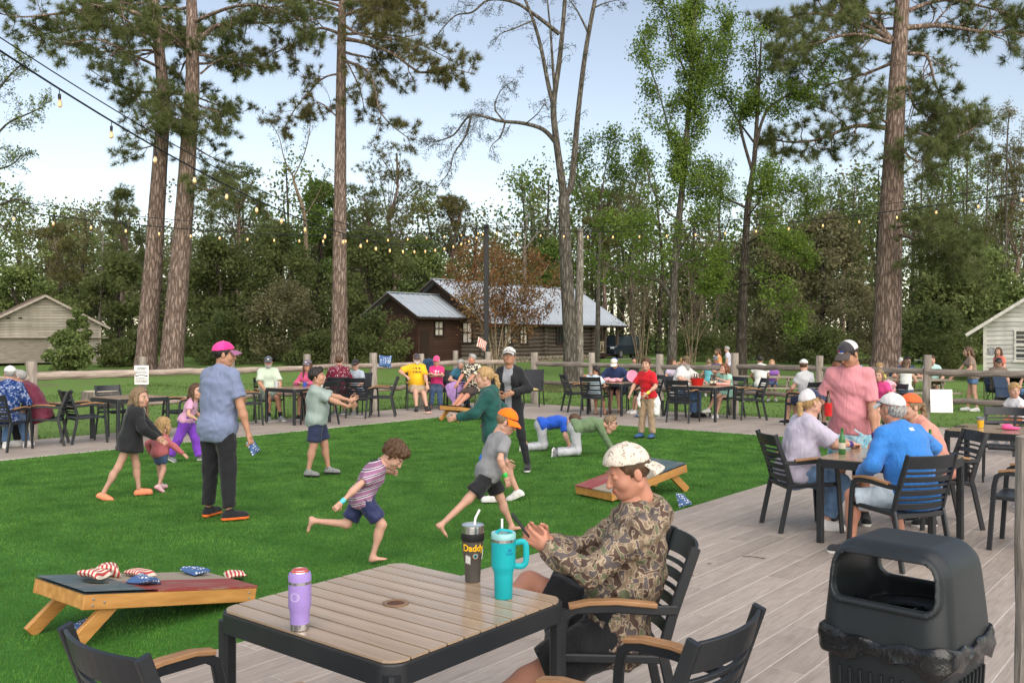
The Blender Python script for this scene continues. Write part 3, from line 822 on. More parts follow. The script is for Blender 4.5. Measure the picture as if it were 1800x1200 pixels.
class Tree:
    def __init__(s, seed): s.r = np.random.default_rng(seed); s.w = TW(); s.P, s.S = [], []; s.tri = []
    def limb(s, pts, r0, r1, n=6):
        pts = np.asarray(pts, float); t = np.linspace(0, 1, len(pts))
        s.w.tube(pts, r0 + (r1 - r0) * t ** .8, n, cap=False); return pts
    def curve(s, p, d, L, seg=5, wob=.18, up=0.0):
        d = np.asarray(d, float); d /= np.linalg.norm(d); P = [np.asarray(p, float)]
        for i in range(seg):
            d = d + s.r.normal(0, wob, 3) + np.array((0, 0, up / seg)); d /= np.linalg.norm(d); P.append(P[-1] + d * L / seg)
        return np.array(P)
    def kids(s, pts, r0, n, L, t0=.25, lev=2, ang=.9, up=.0, leaf=None, fall=.6, rmin=.006, sides=5, wob=.2):
        """side shoots along a limb; leaf(points) called on the last level"""
        m = len(pts) - 1
        for i in range(n):
            t = t0 + (1 - t0) * (i + s.r.random()) / n; x = t * m; k = min(int(x), m - 1); f = x - k
            p = pts[k] * (1 - f) + pts[k + 1] * f; d = pts[k + 1] - pts[k]; d = d / (np.linalg.norm(d) + 1e-9)
            q = s.r.normal(0, 1, 3); q -= d * (q @ d); q /= np.linalg.norm(q) + 1e-9
            l = L * (1 - .45 * t) * s.r.uniform(.55, 1.15)
            c = s.curve(p, d * math.cos(ang) + q * math.sin(ang), l, 4, wob, up)
            rr = max(rmin, r0 * (1 - .5 * t) * .45)
            s.limb(c, rr, rmin * .8, sides if rr > .03 else 3)
            if lev > 1: s.kids(c, rr, max(3, int(n * fall)), l * .55, .2, lev - 1, ang, up, leaf, fall, rmin, 3, wob)
            elif leaf: leaf(c)
    # --- foliage
    def leaves_on(s, size, n, spread):
        def f(c):
            t = s.r.uniform(.15, 1, n) * (len(c) - 1); k = np.minimum(t.astype(int), len(c) - 2); fr = (t - k)[:, None]
            s.P.append(c[k] * (1 - fr) + c[k + 1] * fr + s.r.normal(0, spread, (n, 3))); s.S.append(s.r.uniform(.6, 1.25, n) * size)
        return f
    def clump(s, c, rad, n, size, flat=1.0):
        q = s.r.normal(0, 1, (n, 3)); q /= np.linalg.norm(q, axis=1)[:, None]; q *= (s.r.random(n) ** .45)[:, None] * rad; q[:, 2] *= flat
        s.P.append(np.asarray(c) + q); s.S.append(s.r.uniform(.55, 1.3, n) * size)
    def tufts_on(s, L, n, k=10, w=.028):
        def f(c):
            m = len(c) - 1
            for i in range(n):
                t = s.r.uniform(.3, 1.0) * m if i else m * 1.0
                j = min(int(t), m - 1); p = c[j] + (c[j + 1] - c[j]) * (t - j); d = c[j + 1] - c[j]; d /= np.linalg.norm(d) + 1e-9
                s.tuft(p, d, L, k, w)
        return f
    def tuft(s, p, d, L, k, w):
        q = s.r.normal(0, 1, (k, 3)) * .75 + d * .8 + np.array((0, 0, .25)); q /= np.linalg.norm(q, axis=1)[:, None]
        l = s.r.uniform(.6, 1.15, (k, 1)) * L; sd = np.cross(q, s.r.normal(0, 1, (k, 3))); sd /= np.linalg.norm(sd, axis=1)[:, None] + 1e-9
        s.tri.append(np.stack([p - sd * w / 2 + q * l * .08, p + sd * w / 2 + q * l * .08, p + q * l], 1).reshape(-1, 3))
    def done(s, name, label, loc, wood, leaf, cat="tree", group=None, tname="trunk", cname="crown"):
        o = empty(name, tuple(map(float, loc)), 0, label, cat, group); loc = np.asarray(loc, float)
        if s.w.V: make(tname, s.w.v - loc, s.w.f, wood, o, True)
        if s.P:
            P = np.concatenate(s.P) - loc; S = np.concatenate(s.S)[:, None]; n = len(P)
            a = s.r.normal(0, 1, (n, 3)); a /= np.linalg.norm(a, axis=1)[:, None]
            b = np.cross(a, s.r.normal(0, 1, (n, 3))); b /= np.linalg.norm(b, axis=1)[:, None] + 1e-9
            V = np.stack([P - a * S * .5, P + b * S * .32, P + a * S * .5, P - b * S * .32], 1).reshape(-1, 3)
            make(cname, V, np.arange(4 * n).reshape(-1, 4), leaf, o)
        if s.tri:
            V = np.concatenate(s.tri) - loc; make("needles", V, np.arange(len(V)).reshape(-1, 3), leaf, o)
        return o
def PX(lst, d):
    return np.array([dp(p[0], p[1], d + (p[2] if len(p) > 2 else 0)) for p in lst])
def dense(P, k=4):
    """smooth polyline through the points"""
    P = np.asarray(P, float); out = []
    for i in range(len(P) - 1):
        p0, p1, p2, p3 = P[max(i - 1, 0)], P[i], P[i + 1], P[min(i + 2, len(P) - 1)]
        for t in np.linspace(0, 1, k, endpoint=False):
            out.append(.5 * ((2 * p1) + (-p0 + p2) * t + (2 * p0 - 5 * p1 + 4 * p2 - p3) * t * t + (-p0 + 3 * p1 - 3 * p2 + p3) * t ** 3))
    out.append(P[-1]); return np.array(out)

def hero_pine(name, label, base, trunk_px, d, r0, limbs, seed, leaf=L_PINE, extra=10, zmin=13, top=25):
    """limbs: (start px on trunk, [px points with depth offsets], radius, shoots)"""
    T = Tree(seed); tr = dense(PX(trunk_px, d), 5); tr[0, 2] = float(gz(tr[0, 0], tr[0, 1])) - .2
    last = tr[-1]; dirv = (tr[-1] - tr[-4]); dirv /= np.linalg.norm(dirv)
    tr = np.concatenate([tr, [last + dirv * q for q in np.arange(1.5, max(2, top - last[2]), 1.5)]])
    t = np.linspace(0, 1, len(tr)); rad = r0 * (1 - .62 * t); rad[0] *= 1.28; rad[1] *= 1.08
    T.w.tube(tr, rad, 16, cap=False, noise=.05, rng=T.r)
    tuf = T.tufts_on(.42, 4, 19, .024)
    for pts, r, n in limbs:
        c = dense(PX(pts, d), 4); T.limb(c, r, .02, 7)
        T.kids(c, r, int(n * 1.1), 2.1, .18, 2, .95, -.05, tuf, .42, .012, 4, .25)
        tuf(c)
    for i in range(extra):
        z = T.r.uniform(zmin, zmin + 5) if i % 2 else T.r.uniform(zmin, top); p = tr[np.argmin(abs(tr[:, 2] - z))]; a = T.r.uniform(-.35, 3.5); L = T.r.uniform(2.5, 5.5)
        c = T.curve(p, (math.cos(a), math.sin(a), .05), L, 6, .16, .2); T.limb(c, .09, .02, 6)
        T.kids(c, .08, 9, 1.5, .3, 2, .9, 0, tuf, .5, .012, 4, .25)
    return T.done(name, label, (*tr[0, :2], gz(*tr[0, :2])), B_PINE, leaf, cname="needles")

hero_pine("pine_tree", "tall pine at left, left one of a close leaning pair", None,
    [(256, 652), (262, 560), (270, 460), (277, 350), (283, 260), (288, 180), (280, 90), (270, 0)], 52, .60,
    [([(286, 60), (235, 55), (170, 45), (110, 55), (60, 62, -2)], .16, 15), ([(284, 100), (250, 60, -2), (200, 20, -3), (150, 5, -4)], .13, 14),
     ([(283, 70), (240, 30, 2), (180, -20, 2)], .12, 10), ([(288, 200), (255, 190, -1), (225, 168, -1)], .08, 11), ([(285, 250), (255, 260), (215, 265)], .06, 8), ([(280, 40), (200, 12, -1), (120, 22, -2), (40, 30, -2), (-20, 20, -2)], .14, 16), ([(283, 120), (230, 95, -3), (170, 70, -4), (100, 82, -4)], .1, 14),
     ([(283, 190), (300, 205, -2), (330, 215, -3)], .08, 12), ([(280, 225), (262, 215, -2), (240, 240, -3)], .07, 8), ([(280, 90), (240, 100, 1), (205, 120, 1)], .09, 9)], 21, L_PINE, 9, 15)
hero_pine("pine_tree", "tall pine at left, right one of a close leaning pair", None,
    [(300, 654), (306, 580), (315, 480), (324, 370), (331, 260), (338, 150), (338, 60), (336, -10)], 51, .64,
    [([(350, 72), (375, 48), (410, 40), (470, 40), (540, 35), (600, 30)], .15, 15), ([(336, 180), (360, 190, -2), (390, 200, -2)], .08, 11),
     ([(352, 130), (385, 105), (430, 90)], .07, 3), ([(337, 40), (420, 10, -2), (500, 20, -2), (560, 60, -2)], .12, 15), ([(336, 215), (320, 190, -3), (300, 180, -4)], .08, 12), ([(332, 330), (370, 335), (420, 352), (470, 360)], .09, 13),
     ([(332, 320), (355, 325, -2), (390, 330, -3)], .08, 10), ([(338, 100), (300, 60, -3), (255, 40, -4)], .10, 12), ([(336, 190), (372, 210, 1), (400, 235, 1)], .07, 9),
     ([(330, 250), (360, 270, 2), (400, 290, 2)], .07, 9)], 22, L_PINE, 8, 15.5)
hero_pine("pine_tree", "single straight pine rising left of the cabin", None,
    [(596, 640), (597, 560), (597, 460), (598, 330), (599, 200), (600, 90), (602, 0)], 53, .50,
    [([(600, 68), (640, 75), (690, 95), (740, 128), (775, 118), (830, 130)], .14, 18), ([(600, 30), (640, 15), (700, 5), (740, 30)], .12, 14),
     ([(600, 105), (650, 130, -2), (670, 200, -2), (720, 245, -1)], .10, 13), ([(600, 60), (660, 60, 2), (720, 70, 3), (800, 110, 3)], .10, 14),
     ([(598, 60), (560, 50), (520, 75), (470, 100)], .11, 14), ([(598, 20), (550, 5), (480, 15), (440, 45)], .11, 13), ([(600, 10), (650, -20, -2), (720, -10, -3)], .1, 12),
     ([(597, 210), (560, 180), (535, 200)], .06, 9), ([(597, 130), (565, 140), (520, 190), (500, 225)], .07, 11), ([(600, 90), (630, 150, -1), (640, 190, -1)], .06, 9),
     ([(600, 40), (630, 60, -3), (680, 70, -4), (740, 60, -4)], .1, 13)], 23, L_PINEW, 8, 17)
hero_pine("pine_tree", "very thick pine trunk at right behind the fence", None,
    [(1557, 652), (1560, 560), (1563, 450), (1568, 330), (1573, 220), (1580, 100), (1587, -10)], 47, .74,
    [([(1570, 72), (1530, 30), (1480, -10)], .15, 12), ([(1566, 70), (1510, 40), (1450, 25), (1390, 30), (1350, 60)], .15, 19), ([(1565, 75, -1), (1500, 60, -2), (1420, 80, -3), (1370, 95, -3)], .12, 18),
     ([(1555, 225), (1500, 222), (1440, 245), (1385, 250), (1350, 240)], .14, 18), ([(1558, 215), (1530, 200, -2), (1490, 190, -2)], .07, 10),
     ([(1590, 50), (1650, 45), (1720, 55), (1790, 60), (1830, 85)], .16, 17), ([(1595, 20), (1660, 0), (1740, 15), (1820, 40)], .14, 16),
     ([(1598, 95), (1630, 100), (1645, 150), (1670, 190), (1710, 220)], .10, 18), ([(1595, 150), (1610, 190), (1640, 210), (1680, 240)], .09, 16), ([(1580, 240), (1620, 235, -1), (1660, 250, -2), (1730, 215, -2)], .09, 17),
     ([(1575, 410), (1620, 425, -2), (1660, 440, -2), (1710, 460, -2)], .09, 17), ([(1575, 400), (1610, 395, -3), (1660, 410, -4), (1700, 440, -4)], .08, 15),
     ([(1580, 180), (1560, 170, -3), (1540, 180, -4)], .07, 9), ([(1585, 260), (1605, 280, -3), (1640, 290, -4)], .07, 10), ([(1570, 110), (1520, 130, 1), (1440, 150, 1), (1400, 120, 1)], .1, 16)], 24, L_PINE, 8, 16)

# forked bare tree with fine drooping twigs
T = Tree(31); D = 36
fin = T.leaves_on(.055, 6, .05)
for pts, r0, r1, n, L in (
    ([(1003, 682), (1002, 600), (997, 500), (993, 420), (991, 345)], .30, .22, 0, 0),
    ([(991, 345), (985, 300), (977, 240), (973, 185), (983, 110), (990, 40), (995, -30)], .17, .07, 9, 1.3),
    ([(974, 190), (964, 150), (950, 80), (935, 30), (915, -20)], .10, .05, 8, 1.4),
    ([(976, 170), (972, 120), (968, 60), (962, 0)], .07, .03, 7, 1.2),
    ([(991, 345), (1003, 330), (1010, 270), (1016, 200), (1028, 100), (1042, 20), (1052, -30)], .15, .07, 7, 1.2),
    ([(978, 252), (955, 228), (920, 217), (880, 213), (850, 205), (825, 204), (800, 235), (780, 245), (765, 250)], .10, .02, 22, 1.6),
    ([(828, 205), (818, 240), (798, 270), (790, 300), (768, 330)], .05, .012, 12, 1.3),
    ([(888, 215), (880, 240), (865, 255, -1), (860, 268, -1)], .04, .01, 8, .9),
    ([(886, 213, 1), (870, 190, 1), (880, 160, 1), (905, 140, 1)], .04, .01, 12, 1.1),
    ([(925, 217, -1), (945, 200, -2), (955, 185, -2)], .03, .01, 8, .9),
    ([(983, 60), (945, 30), (905, 5), (860, 0), (830, 22), (800, 28), (770, 60)], .09, .02, 15, 1.3),
    ([(940, 35), (905, 50, -1), (880, 60, -1), (870, 75, -1)], .04, .01, 7, .9),
    ([(1043, 15), (1065, 5), (1090, 0)], .04, .01, 8, .9), ([(1035, 60), (1015, 20), (1000, 0)], .05, .02, 6, 1.0)):
    c = dense(PX(pts, D), 4)
    if pts[0][1] == 682: c[0, 2] -= .1
    T.limb(c, r0, r1, 10 if r0 > .1 else 6)
    if n: T.kids(c, max(r1, .02), n, L, .3, 2, .85, -.35 if L > 1 else -.2, fin, .75, .006, 4, .28)
T.done("forked_tree", "tall forked grey tree with fine twigs right of the light pole", (*dp(1003, 682, D)[:2], -.2), B_GREY, L_BLUE)
T = Tree(32); c = dense(PX([(1018, 680), (1017, 560), (1019, 480), (1020, 402)], 36.6), 4); T.w.tube(c, np.linspace(.2, .12, len(c)), 9, noise=.1, rng=T.r)
T.limb(PX([(1020, 520), (1030, 512)], 36.6), .06, .04)
T.done("dead_tree_trunk", "bare broken dead trunk right beside the forked tree", (*dp(1018, 680, 36.6)[:2], -.2), B_PALE, L_BLUE)

def leafy(name, label, d, limbs, seed, wood, leaf, size=.17, n_leaf=9, spread=.12, up=.15, lev=2, rm=.008):
    T = Tree(seed); fin = T.leaves_on(size, n_leaf, spread)
    for pts, r0, r1, n, L in limbs:
        c = dense(PX(pts, d), 4)
        if pts[0][1] > 630: c[0, 2] = float(gz(c[0, 0], c[0, 1])) - .15
        T.limb(c, r0, r1, 10 if r0 > .1 else 6)
        if n: T.kids(c, max(r1, .02), n, L, .2, lev, .85, up, fin, .7, rm, 4, .22)
    x, y, _ = dp(limbs[0][0][0][0], 640, d); return T.done(name, label, (x, y, gz(x, y)), wood, leaf)
leafy("sweetgum_tree", "slim spring-green tree with a low crooked limb right of the cabin", 45, [
    ([(1180, 655), (1182, 600), (1184, 540), (1186, 470), (1194, 380), (1203, 290), (1213, 160), (1222, 20), (1226, -40)], .27, .08, 0, 0),
    ([(1190, 400), (1200, 320), (1213, 160), (1224, 0)], .06, .05, 34, 1.7),
    ([(1182, 527), (1165, 500), (1148, 490), (1110, 483), (1075, 470), (1045, 450)], .13, .03, 11, 1.5),
    ([(1186, 478), (1205, 460), (1235, 452), (1255, 440)], .07, .02, 9, 1.3),
    ([(1195, 385), (1175, 375), (1150, 340), (1135, 290), (1120, 240)], .06, .02, 11, 1.4), ([(1203, 290), (1180, 240), (1160, 170), (1140, 110), (1130, 60)], .06, .02, 16, 1.5),
    ([(1210, 200), (1235, 150), (1255, 90), (1280, 30)], .06, .02, 16, 1.5), ([(1213, 150), (1190, 90), (1170, 20), (1160, -20)], .06, .02, 16, 1.5),
    ([(1187, 470), (1150, 430, -2), (1110, 400, -2), (1060, 395, -2)], .06, .015, 13, 1.5), ([(1188, 450), (1220, 400, -1), (1240, 370, -1)], .05, .015, 10, 1.3)], 41, B_GREY, L_SPRING, .135, 19, .22)
leafy("sweetgum_tree", "dark-trunked spring-green tree left of the thick right-hand pine", 46, [
    ([(1302, 658), (1304, 600), (1306, 520), (1310, 440), (1315, 360), (1325, 290), (1330, 220), (1334, 150), (1338, 70)], .33, .04, 0, 0),
    ([(1322, 300), (1305, 240), (1302, 205), (1325, 190), (1330, 130), (1325, 60)], .09, .03, 18, 1.5),
    ([(1325, 270), (1345, 200), (1380, 170), (1420, 150), (1460, 90)], .09, .03, 18, 1.6), ([(1312, 365), (1280, 350), (1255, 330), (1240, 300)], .07, .02, 13, 1.5),
    ([(1310, 430), (1350, 410, -2), (1385, 420, -2), (1410, 455, -2)], .06, .015, 15, 1.5), ([(1308, 480), (1280, 460, -2), (1255, 470, -2), (1245, 500, -2)], .05, .015, 13, 1.4),
    ([(1318, 340), (1350, 330), (1400, 340), (1425, 355)], .06, .015, 14, 1.5), ([(1315, 380), (1335, 350, -3), (1345, 300, -3)], .05, .015, 13, 1.4),
    ([(1308, 500), (1340, 500, -3), (1390, 540, -3), (1410, 570, -3)], .045, .012, 12, 1.3), ([(1325, 250), (1290, 200, 2), (1270, 150, 2), (1275, 90, 2)], .06, .02, 15, 1.5)], 42, B_DARK, L_SPRING, .135, 19, .22)
leafy("leafy_tree", "pale green tree with open crown between forked tree and sweetgum", 62, [
    ([(1050, 640), (1052, 500), (1055, 420), (1058, 330)], .2, .06, 0, 0), ([(1055, 420), (1030, 360), (1015, 300), (1020, 250)], .07, .02, 14, 1.8),
    ([(1057, 350), (1065, 290), (1075, 240)], .06, .02, 14, 1.8), ([(1056, 390), (1085, 340), (1110, 300), (1120, 280)], .06, .02, 14, 1.8), ([(1055, 430), (1090, 400), (1120, 390)], .06, .02, 12, 1.7)], 43, B_GREY, L_LIME, .19, 12, .25)
leafy("leafy_tree", "sparse leafy tree reaching in from the left edge", 38, [
    ([(-90, 655), (-85, 500), (-80, 350), (-70, 200), (-60, 60)], .25, .1, 0, 0), ([(-78, 330), (-30, 270), (10, 220), (50, 200), (75, 190)], .08, .02, 15, 1.4),
    ([(-75, 250), (-20, 180), (20, 130), (45, 110)], .08, .02, 15, 1.3), ([(-80, 400), (-20, 370), (30, 350), (60, 370)], .07, .02, 13, 1.3),
    ([(-85, 470), (-20, 410), (0, 395), (40, 430), (75, 455)], .06, .02, 12, 1.1), ([(-78, 300), (-20, 300), (20, 290), (40, 270)], .07, .02, 12, 1.2)], 44, B_DARK, L_MID, .10, 6, .08)
leafy("bare_tree", "gold-barked crooked bare tree left of the single pine", 64, [
    ([(535, 640), (538, 480), (535, 380), (520, 330), (515, 310)], .2, .08, 0, 0), ([(516, 312), (500, 280), (490, 240), (468, 205)], .06, .015, 10, 1.4),
    ([(516, 312), (535, 270), (545, 220), (540, 170)], .06, .015, 10, 1.4), ([(536, 380), (560, 340), (572, 300)], .05, .015, 10, 1.4)], 45, B_TAN, L_LIME, .13, 3, .1)
leafy("bare_tree", "thin bare pale tree beside the left shed", 66, [
    ([(172, 640), (176, 540), (180, 470), (181, 405)], .13, .03, 22, 1.5)], 46, B_PALE, L_DRY, .06, 2, .05)
leafy("bare_tree", "wide bare tree crown above the cabin roof", 78, [
    ([(925, 640), (924, 520), (922, 440)], .3, .15, 0, 0), ([(922, 440), (900, 410), (880, 390)], .1, .03, 13, 2.0), ([(922, 440), (925, 400), (928, 375)], .1, .03, 14, 2.0), ([(922, 440), (945, 410), (968, 398)], .1, .03, 13, 2.0)], 47, B_PALE, L_DRY, .07, 2, .05)
# multi-stem shrubs
def multistem(name, label, d, bx, stems, seed, wood, leaf, size, nl, spread, r=.05, n=8, L=1.1, lev=2):
    T = Tree(seed); fin = T.leaves_on(size, nl, spread); x0, y0, _ = dp(bx, 640, d); z0 = float(gz(x0, y0)) - .1
    for (tx, ty, dz) in stems:
        e = np.array(dp(tx, ty, d + dz)); b = np.array((x0, y0, z0)) + T.r.normal(0, .16, 3) * (1, 1, 0); m = b * .5 + e * .5; m[:2] = b[:2] * .68 + e[:2] * .32
        c = dense([b, m + T.r.normal(0, .12, 3), e], 5); T.limb(c, r, r * .3, 6); T.kids(c, r * .5, n, L, .42, lev, .7, .1, fin, .6, .007, 3, .25)
    return T.done(name, label, (x0, y0, z0 + .1), wood, leaf, "shrub")
multistem("crape_myrtle", "many-stemmed reddish-leaved small tree in front of the cabin", 47, 872,
    [(800, 450, 0), (830, 440, 1), (860, 455, -1), (890, 470, 1), (915, 450, 0), (945, 450, -1), (975, 490, 0), (820, 520, -1), (950, 535, 1), (880, 430, 2), (795, 480, 1), (965, 465, 2)], 51, B_TAN, L_RED, .13, 8, .16, .055, 14, 1.6)
multistem("crape_myrtle", "bare tan multi-stem shrub right of the cabin porch", 54, 1128,
    [(1085, 480, 0), (1105, 465, 1), (1130, 455, 0), (1150, 470, -1), (1100, 510, -1), (1160, 500, 1), (1075, 520, 1), (1120, 490, -2), (1140, 500, 2)], 52, B_TAN, L_DRY, .07, 3, .08, .05, 12, 1.5)
multistem("crape_myrtle", "bare tan multi-stem shrub behind the slim spring-green tree", 56, 1215,
    [(1185, 490, 0), (1210, 475, 1), (1235, 470, 0), (1255, 490, -1), (1265, 530, 1), (1180, 530, -1), (1225, 500, -2), (1245, 515, 2)], 53, B_TAN, L_DRY, .07, 3, .08, .045, 12, 1.5)

# background trees told apart by crown and place
def crown_tree(kind, label, px, d, top_px, wid_px, seed, leaf, wood=B_DARK, low_px=600, nclump=46, per=150, size=.3, name=None, cat="tree"):
    T = Tree(seed); k = FPX / d; x, y, zt = dp(px, top_px, d); zl = CAMZ + (HORIZ - low_px) / k; R = wid_px / k / 2; z0 = float(gz(x, y)) - .1
    tr = np.array([(x + T.r.normal(0, .08) * q, y, z0 + (zt - .8 - z0) * q / 6) for q in range(7)])
    if cat == "tree": T.w.tube(tr, np.linspace(.26, .07, 7), 8, cap=False)
    H = zt - zl
    for i in range(nclump):
        f = T.r.random() ** .8; z = zl + H * f
        if kind == 'pine': rr = R * math.sqrt(max(.05, 1 - (2 * (f - .38) / 1.3) ** 2))
        elif kind == 'cone': rr = R * (1.05 - f) ** .7
        else: rr = R * math.sqrt(max(.06, 1 - (1.9 * f - .85) ** 2))
        a = T.r.uniform(0, 6.283); q = math.sqrt(T.r.random()) * rr; c = np.array((x + math.cos(a) * q, y + math.sin(a) * q * .8, z))
        cr = T.r.uniform(.5, 1.0) * min(1.25, R * .42)
        if kind == 'pine':
            b = tr[min(6, int(6 * max(0, (z - z0) / (zt - z0)) * .9))]
            T.limb(np.array([b, (b + c) / 2 + (0, 0, .25), c]), .05, .015, 4)
            for j in range(per // 8):
                o = T.r.normal(0, 1, 3); o *= cr * T.r.random() ** .4 / np.linalg.norm(o); o[2] *= .5
                T.tuft(c + o, o / (np.linalg.norm(o) + 1e-6), .42, 12, .042)
        else:
            if cat == "tree" and i % 3 == 0:
                b = tr[min(6, int(6 * max(0, (z - z0) / (zt - z0)) * .75))]; T.limb(np.array([b, (b + c) / 2 + (0, 0, .2), c]), .045, .012, 4)
            T.clump(c, cr, per, size, .75)
    return T.done(name or ("pine_tree" if kind == 'pine' else "evergreen_tree" if cat == "tree" else "evergreen_shrub"), label, (x, y, z0 + .1), wood, leaf, cat)
for i, a in enumerate((
    ('pine', "background pine with sunlit top right of the single straight pine", 690, 74, 252, 150, L_PINEW, B_PINE, 470),
    ('pine', "small rounded background pine above the left end of the cabin roof", 797, 80, 350, 100, L_PINEW, B_PINE, 440),
    ('pine', "background pine standing right behind the left shed", 95, 78, 398, 110, L_PINEW, B_PINE, 500),
    ('pine', "dark background pine between the leaning pair and the left shed", 215, 72, 330, 90, L_PINE, B_PINE, 500),
    ('pine', "dense background pine right of the leaning pair", 420, 70, 300, 150, L_PINE, B_PINE, 470),
    ('pine', "dark background pine behind the single straight pine", 640, 70, 330, 130, L_PINE, B_PINE, 480),
    ('pine', "background pine with flat top right of the forked tree", 1062, 80, 335, 80, L_PINEW, B_PINE, 430),
    ('pine', "background pine over the white shed at right edge", 1780, 66, 260, 120, L_PINEW, B_PINE, 430),
    ('pine', "background pine just right of the thick right-hand pine", 1680, 64, 370, 120, L_PINE, B_PINE, 470),
    ('pine', "background pine left of the thick right-hand pine", 1480, 80, 385, 90, L_PINEW, B_PINE, 470),
    )):
    crown_tree(*a[:6], 100 + i, a[6], a[7], a[8], 34, 200)
for i, a in enumerate((
    ("dark evergreen thicket tree just right of the leaning pair", 380, 62, 420, 150, L_EVER), ("broad dark evergreen tree left of the single straight pine", 480, 64, 400, 190, L_EVER),
    ("dark evergreen tree right behind the single straight pine", 655, 63, 410, 170, L_EVER), ("dark evergreen tree overhanging the cabin annex", 735, 66, 425, 150, L_MID),
    ("dark evergreen tree at far left behind the shed", 30, 72, 470, 190, L_MID), ("evergreen tree between left shed and the leaning pair", 205, 66, 455, 130, L_EVER),
    ("bright green young tree left of the forked tree", 968, 76, 420, 90, L_LIME), ("dark evergreen tree right of the thick right-hand pine", 1660, 58, 470, 170, L_EVER),
    ("dark evergreen tree beside the white shed", 1735, 60, 440, 150, L_MID), ("olive budding tree left of the thick right-hand pine", 1450, 66, 385, 190, L_OLIVE),
    ("olive budding tree behind the dark-trunked sweetgum", 1350, 68, 400, 180, L_OLIVE), ("spring-green tree behind the single straight pine", 560, 70, 320, 120, L_LIME))):
    crown_tree('round', *a[:5], 200 + i, a[5], B_DARK, 640, 60, 190, .26)
for i, a in enumerate((
    ("big dark evergreen bush at the left end of the cabin", 660, 55, 555, 130, L_EVER, 652), ("dark evergreen bush at the foot of the single straight pine", 560, 57, 590, 110, L_EVER, 652),
    ("olive twiggy bush left of the single straight pine", 500, 58, 500, 150, L_OLIVE, 652), ("dark bush in the shade right of the leaning pair", 400, 58, 560, 140, L_EVER, 652),
    ("leafy bush hiding the corner of the left shed", 118, 50, 588, 80, L_MID, 652), ("thin bush against the left shed wall", 135, 54, 545, 45, L_MID, 640),
    ("dark bush behind the right-hand picnic tables", 1640, 50, 540, 130, L_EVER, 655), ("dark bush between the dark-trunked sweetgum and thick pine", 1440, 58, 580, 130, L_EVER, 652),
    ("olive brush thicket left of the thick pine", 1500, 60, 500, 140, L_OLIVE, 652), ("olive brush thicket right of the dark-trunked sweetgum", 1380, 60, 520, 150, L_OLIVE, 652),
    ("dark brush behind the bare tan shrubs", 1240, 64, 570, 130, L_EVER, 648), ("low bush between the shed and leaning pair", 210, 55, 600, 80, L_EVER, 652))):
    crown_tree('round', *a[:5], 300 + i, a[5], B_DARK, a[6], 44, 170, .17, cat="shrub")
for i, (px, top, d) in enumerate(((1620, 270, 72), (1655, 300, 66), (1700, 240, 70), (1735, 280, 75), (1770, 200, 64), (1440, 300, 76), (1415, 330, 70), (1265, 300, 74), (1115, 290, 76), (1500, 310, 70))):
    lab = ["first", "second", "third", "fourth", "fifth"][i] + " slender bare tree from the thick right-hand pine towards the right edge" if i < 5 else ["slender bare tree midway between sweetgum and thick pine", "slender bare tree just right of the dark-trunked sweetgum", "slender green tree between the two sweetgums", "slender green tree just left of the slim sweetgum", "slender green tree close left of the thick right-hand pine"][i - 5]
    leafy("bare_tree", lab, d, [([(px - 6, 645), (px - 3, 520), (px, top + 70), (px + 4, top)], .14, .03, 20, 2.0), ([(px - 2, 450), (px - 22, 390), (px - 26, top + 10)], .05, .015, 12, 1.6), ([(px - 1, 430), (px + 18, 380), (px + 26, top + 20)], .05, .015, 12, 1.6)], 60 + i, B_GREY, L_LIME if i % 2 else L_OLIVE, .13, 8, .16)
# the woods: one mass of far trunks and foliage
def woods(name, label, n, xr, yr, hr, seed, per=420, under=True, size=.31):
    r = np.random.default_rng(seed); w = TW(); groups = {0: [], 1: [], 2: [], 3: []}
    for i in range(n):
        x = r.uniform(*xr); y = r.uniform(*yr); h = r.uniform(*hr) * (1 + .14 * math.sin(x * .21) + .08 * math.sin(x * .63) + .16 * smooth(5, 40, x)); z0 = 0.0
        w.tube([(x, y, z0), (x + r.normal(0, .3), y, h * .5), (x + r.normal(0, .5), y, h * .95)], [.24, .16, .05], 5, cap=False)
        m = int(per * r.uniform(.7, 1.3)); nc = 16; cen = np.stack([r.normal(x, 2.0, nc), r.normal(y, 1.4, nc), r.uniform(h * .3, h, nc)], 1)
        cen[:, :2] = np.array((x, y)) + (cen[:, :2] - (x, y)) * (1.25 - .75 * (cen[:, 2:] / h))
        P = cen[r.integers(0, nc, m)] + r.normal(0, .62, (m, 3)); groups[int(r.choice([0, 1, 1, 2, 2, 3]))].append(P)
    if under:
        m = int((xr[1] - xr[0]) * 520); P = np.stack([r.uniform(*xr, m), r.uniform(yr[0] - 2, yr[1], m), np.abs(r.normal(0, 2.6, m))], 1)
        P[:, 2] *= 1 + .5 * np.sin(P[:, 0] * .5); groups[0].append(P)
    o = empty(name, ((xr[0] + xr[1]) / 2, yr[0], 0), 0, label, "woods"); tag(o, kind="stuff"); loc = np.array(o.location)
    tag(make("trunks", w.v - loc, w.f, B_DARK, o, True), kind="stuff")
    for g, lm in ((0, L_EVER), (1, L_MID), (2, L_OLIVE), (3, L_LIME)):
        P = np.concatenate(groups[g]) - loc; k = len(P); S = r.uniform(.6, 1.3, (k, 1)) * size
        a = r.normal(0, 1, (k, 3)); a /= np.linalg.norm(a, axis=1)[:, None]; b = np.cross(a, r.normal(0, 1, (k, 3))); b /= np.linalg.norm(b, axis=1)[:, None]
        V = np.stack([P - a * S * .5, P + b * S * .4, P + a * S * .5, P - b * S * .4], 1).reshape(-1, 3)
        tag(make("foliage", V, np.arange(4 * k).reshape(-1, 4), lm, o), kind="stuff")
woods("woodland", "dense mixed woodland closing the view behind the lawn", 250, (-68, 68), (80, 114), (10.5, 16.0), 71, 900, True, .31)
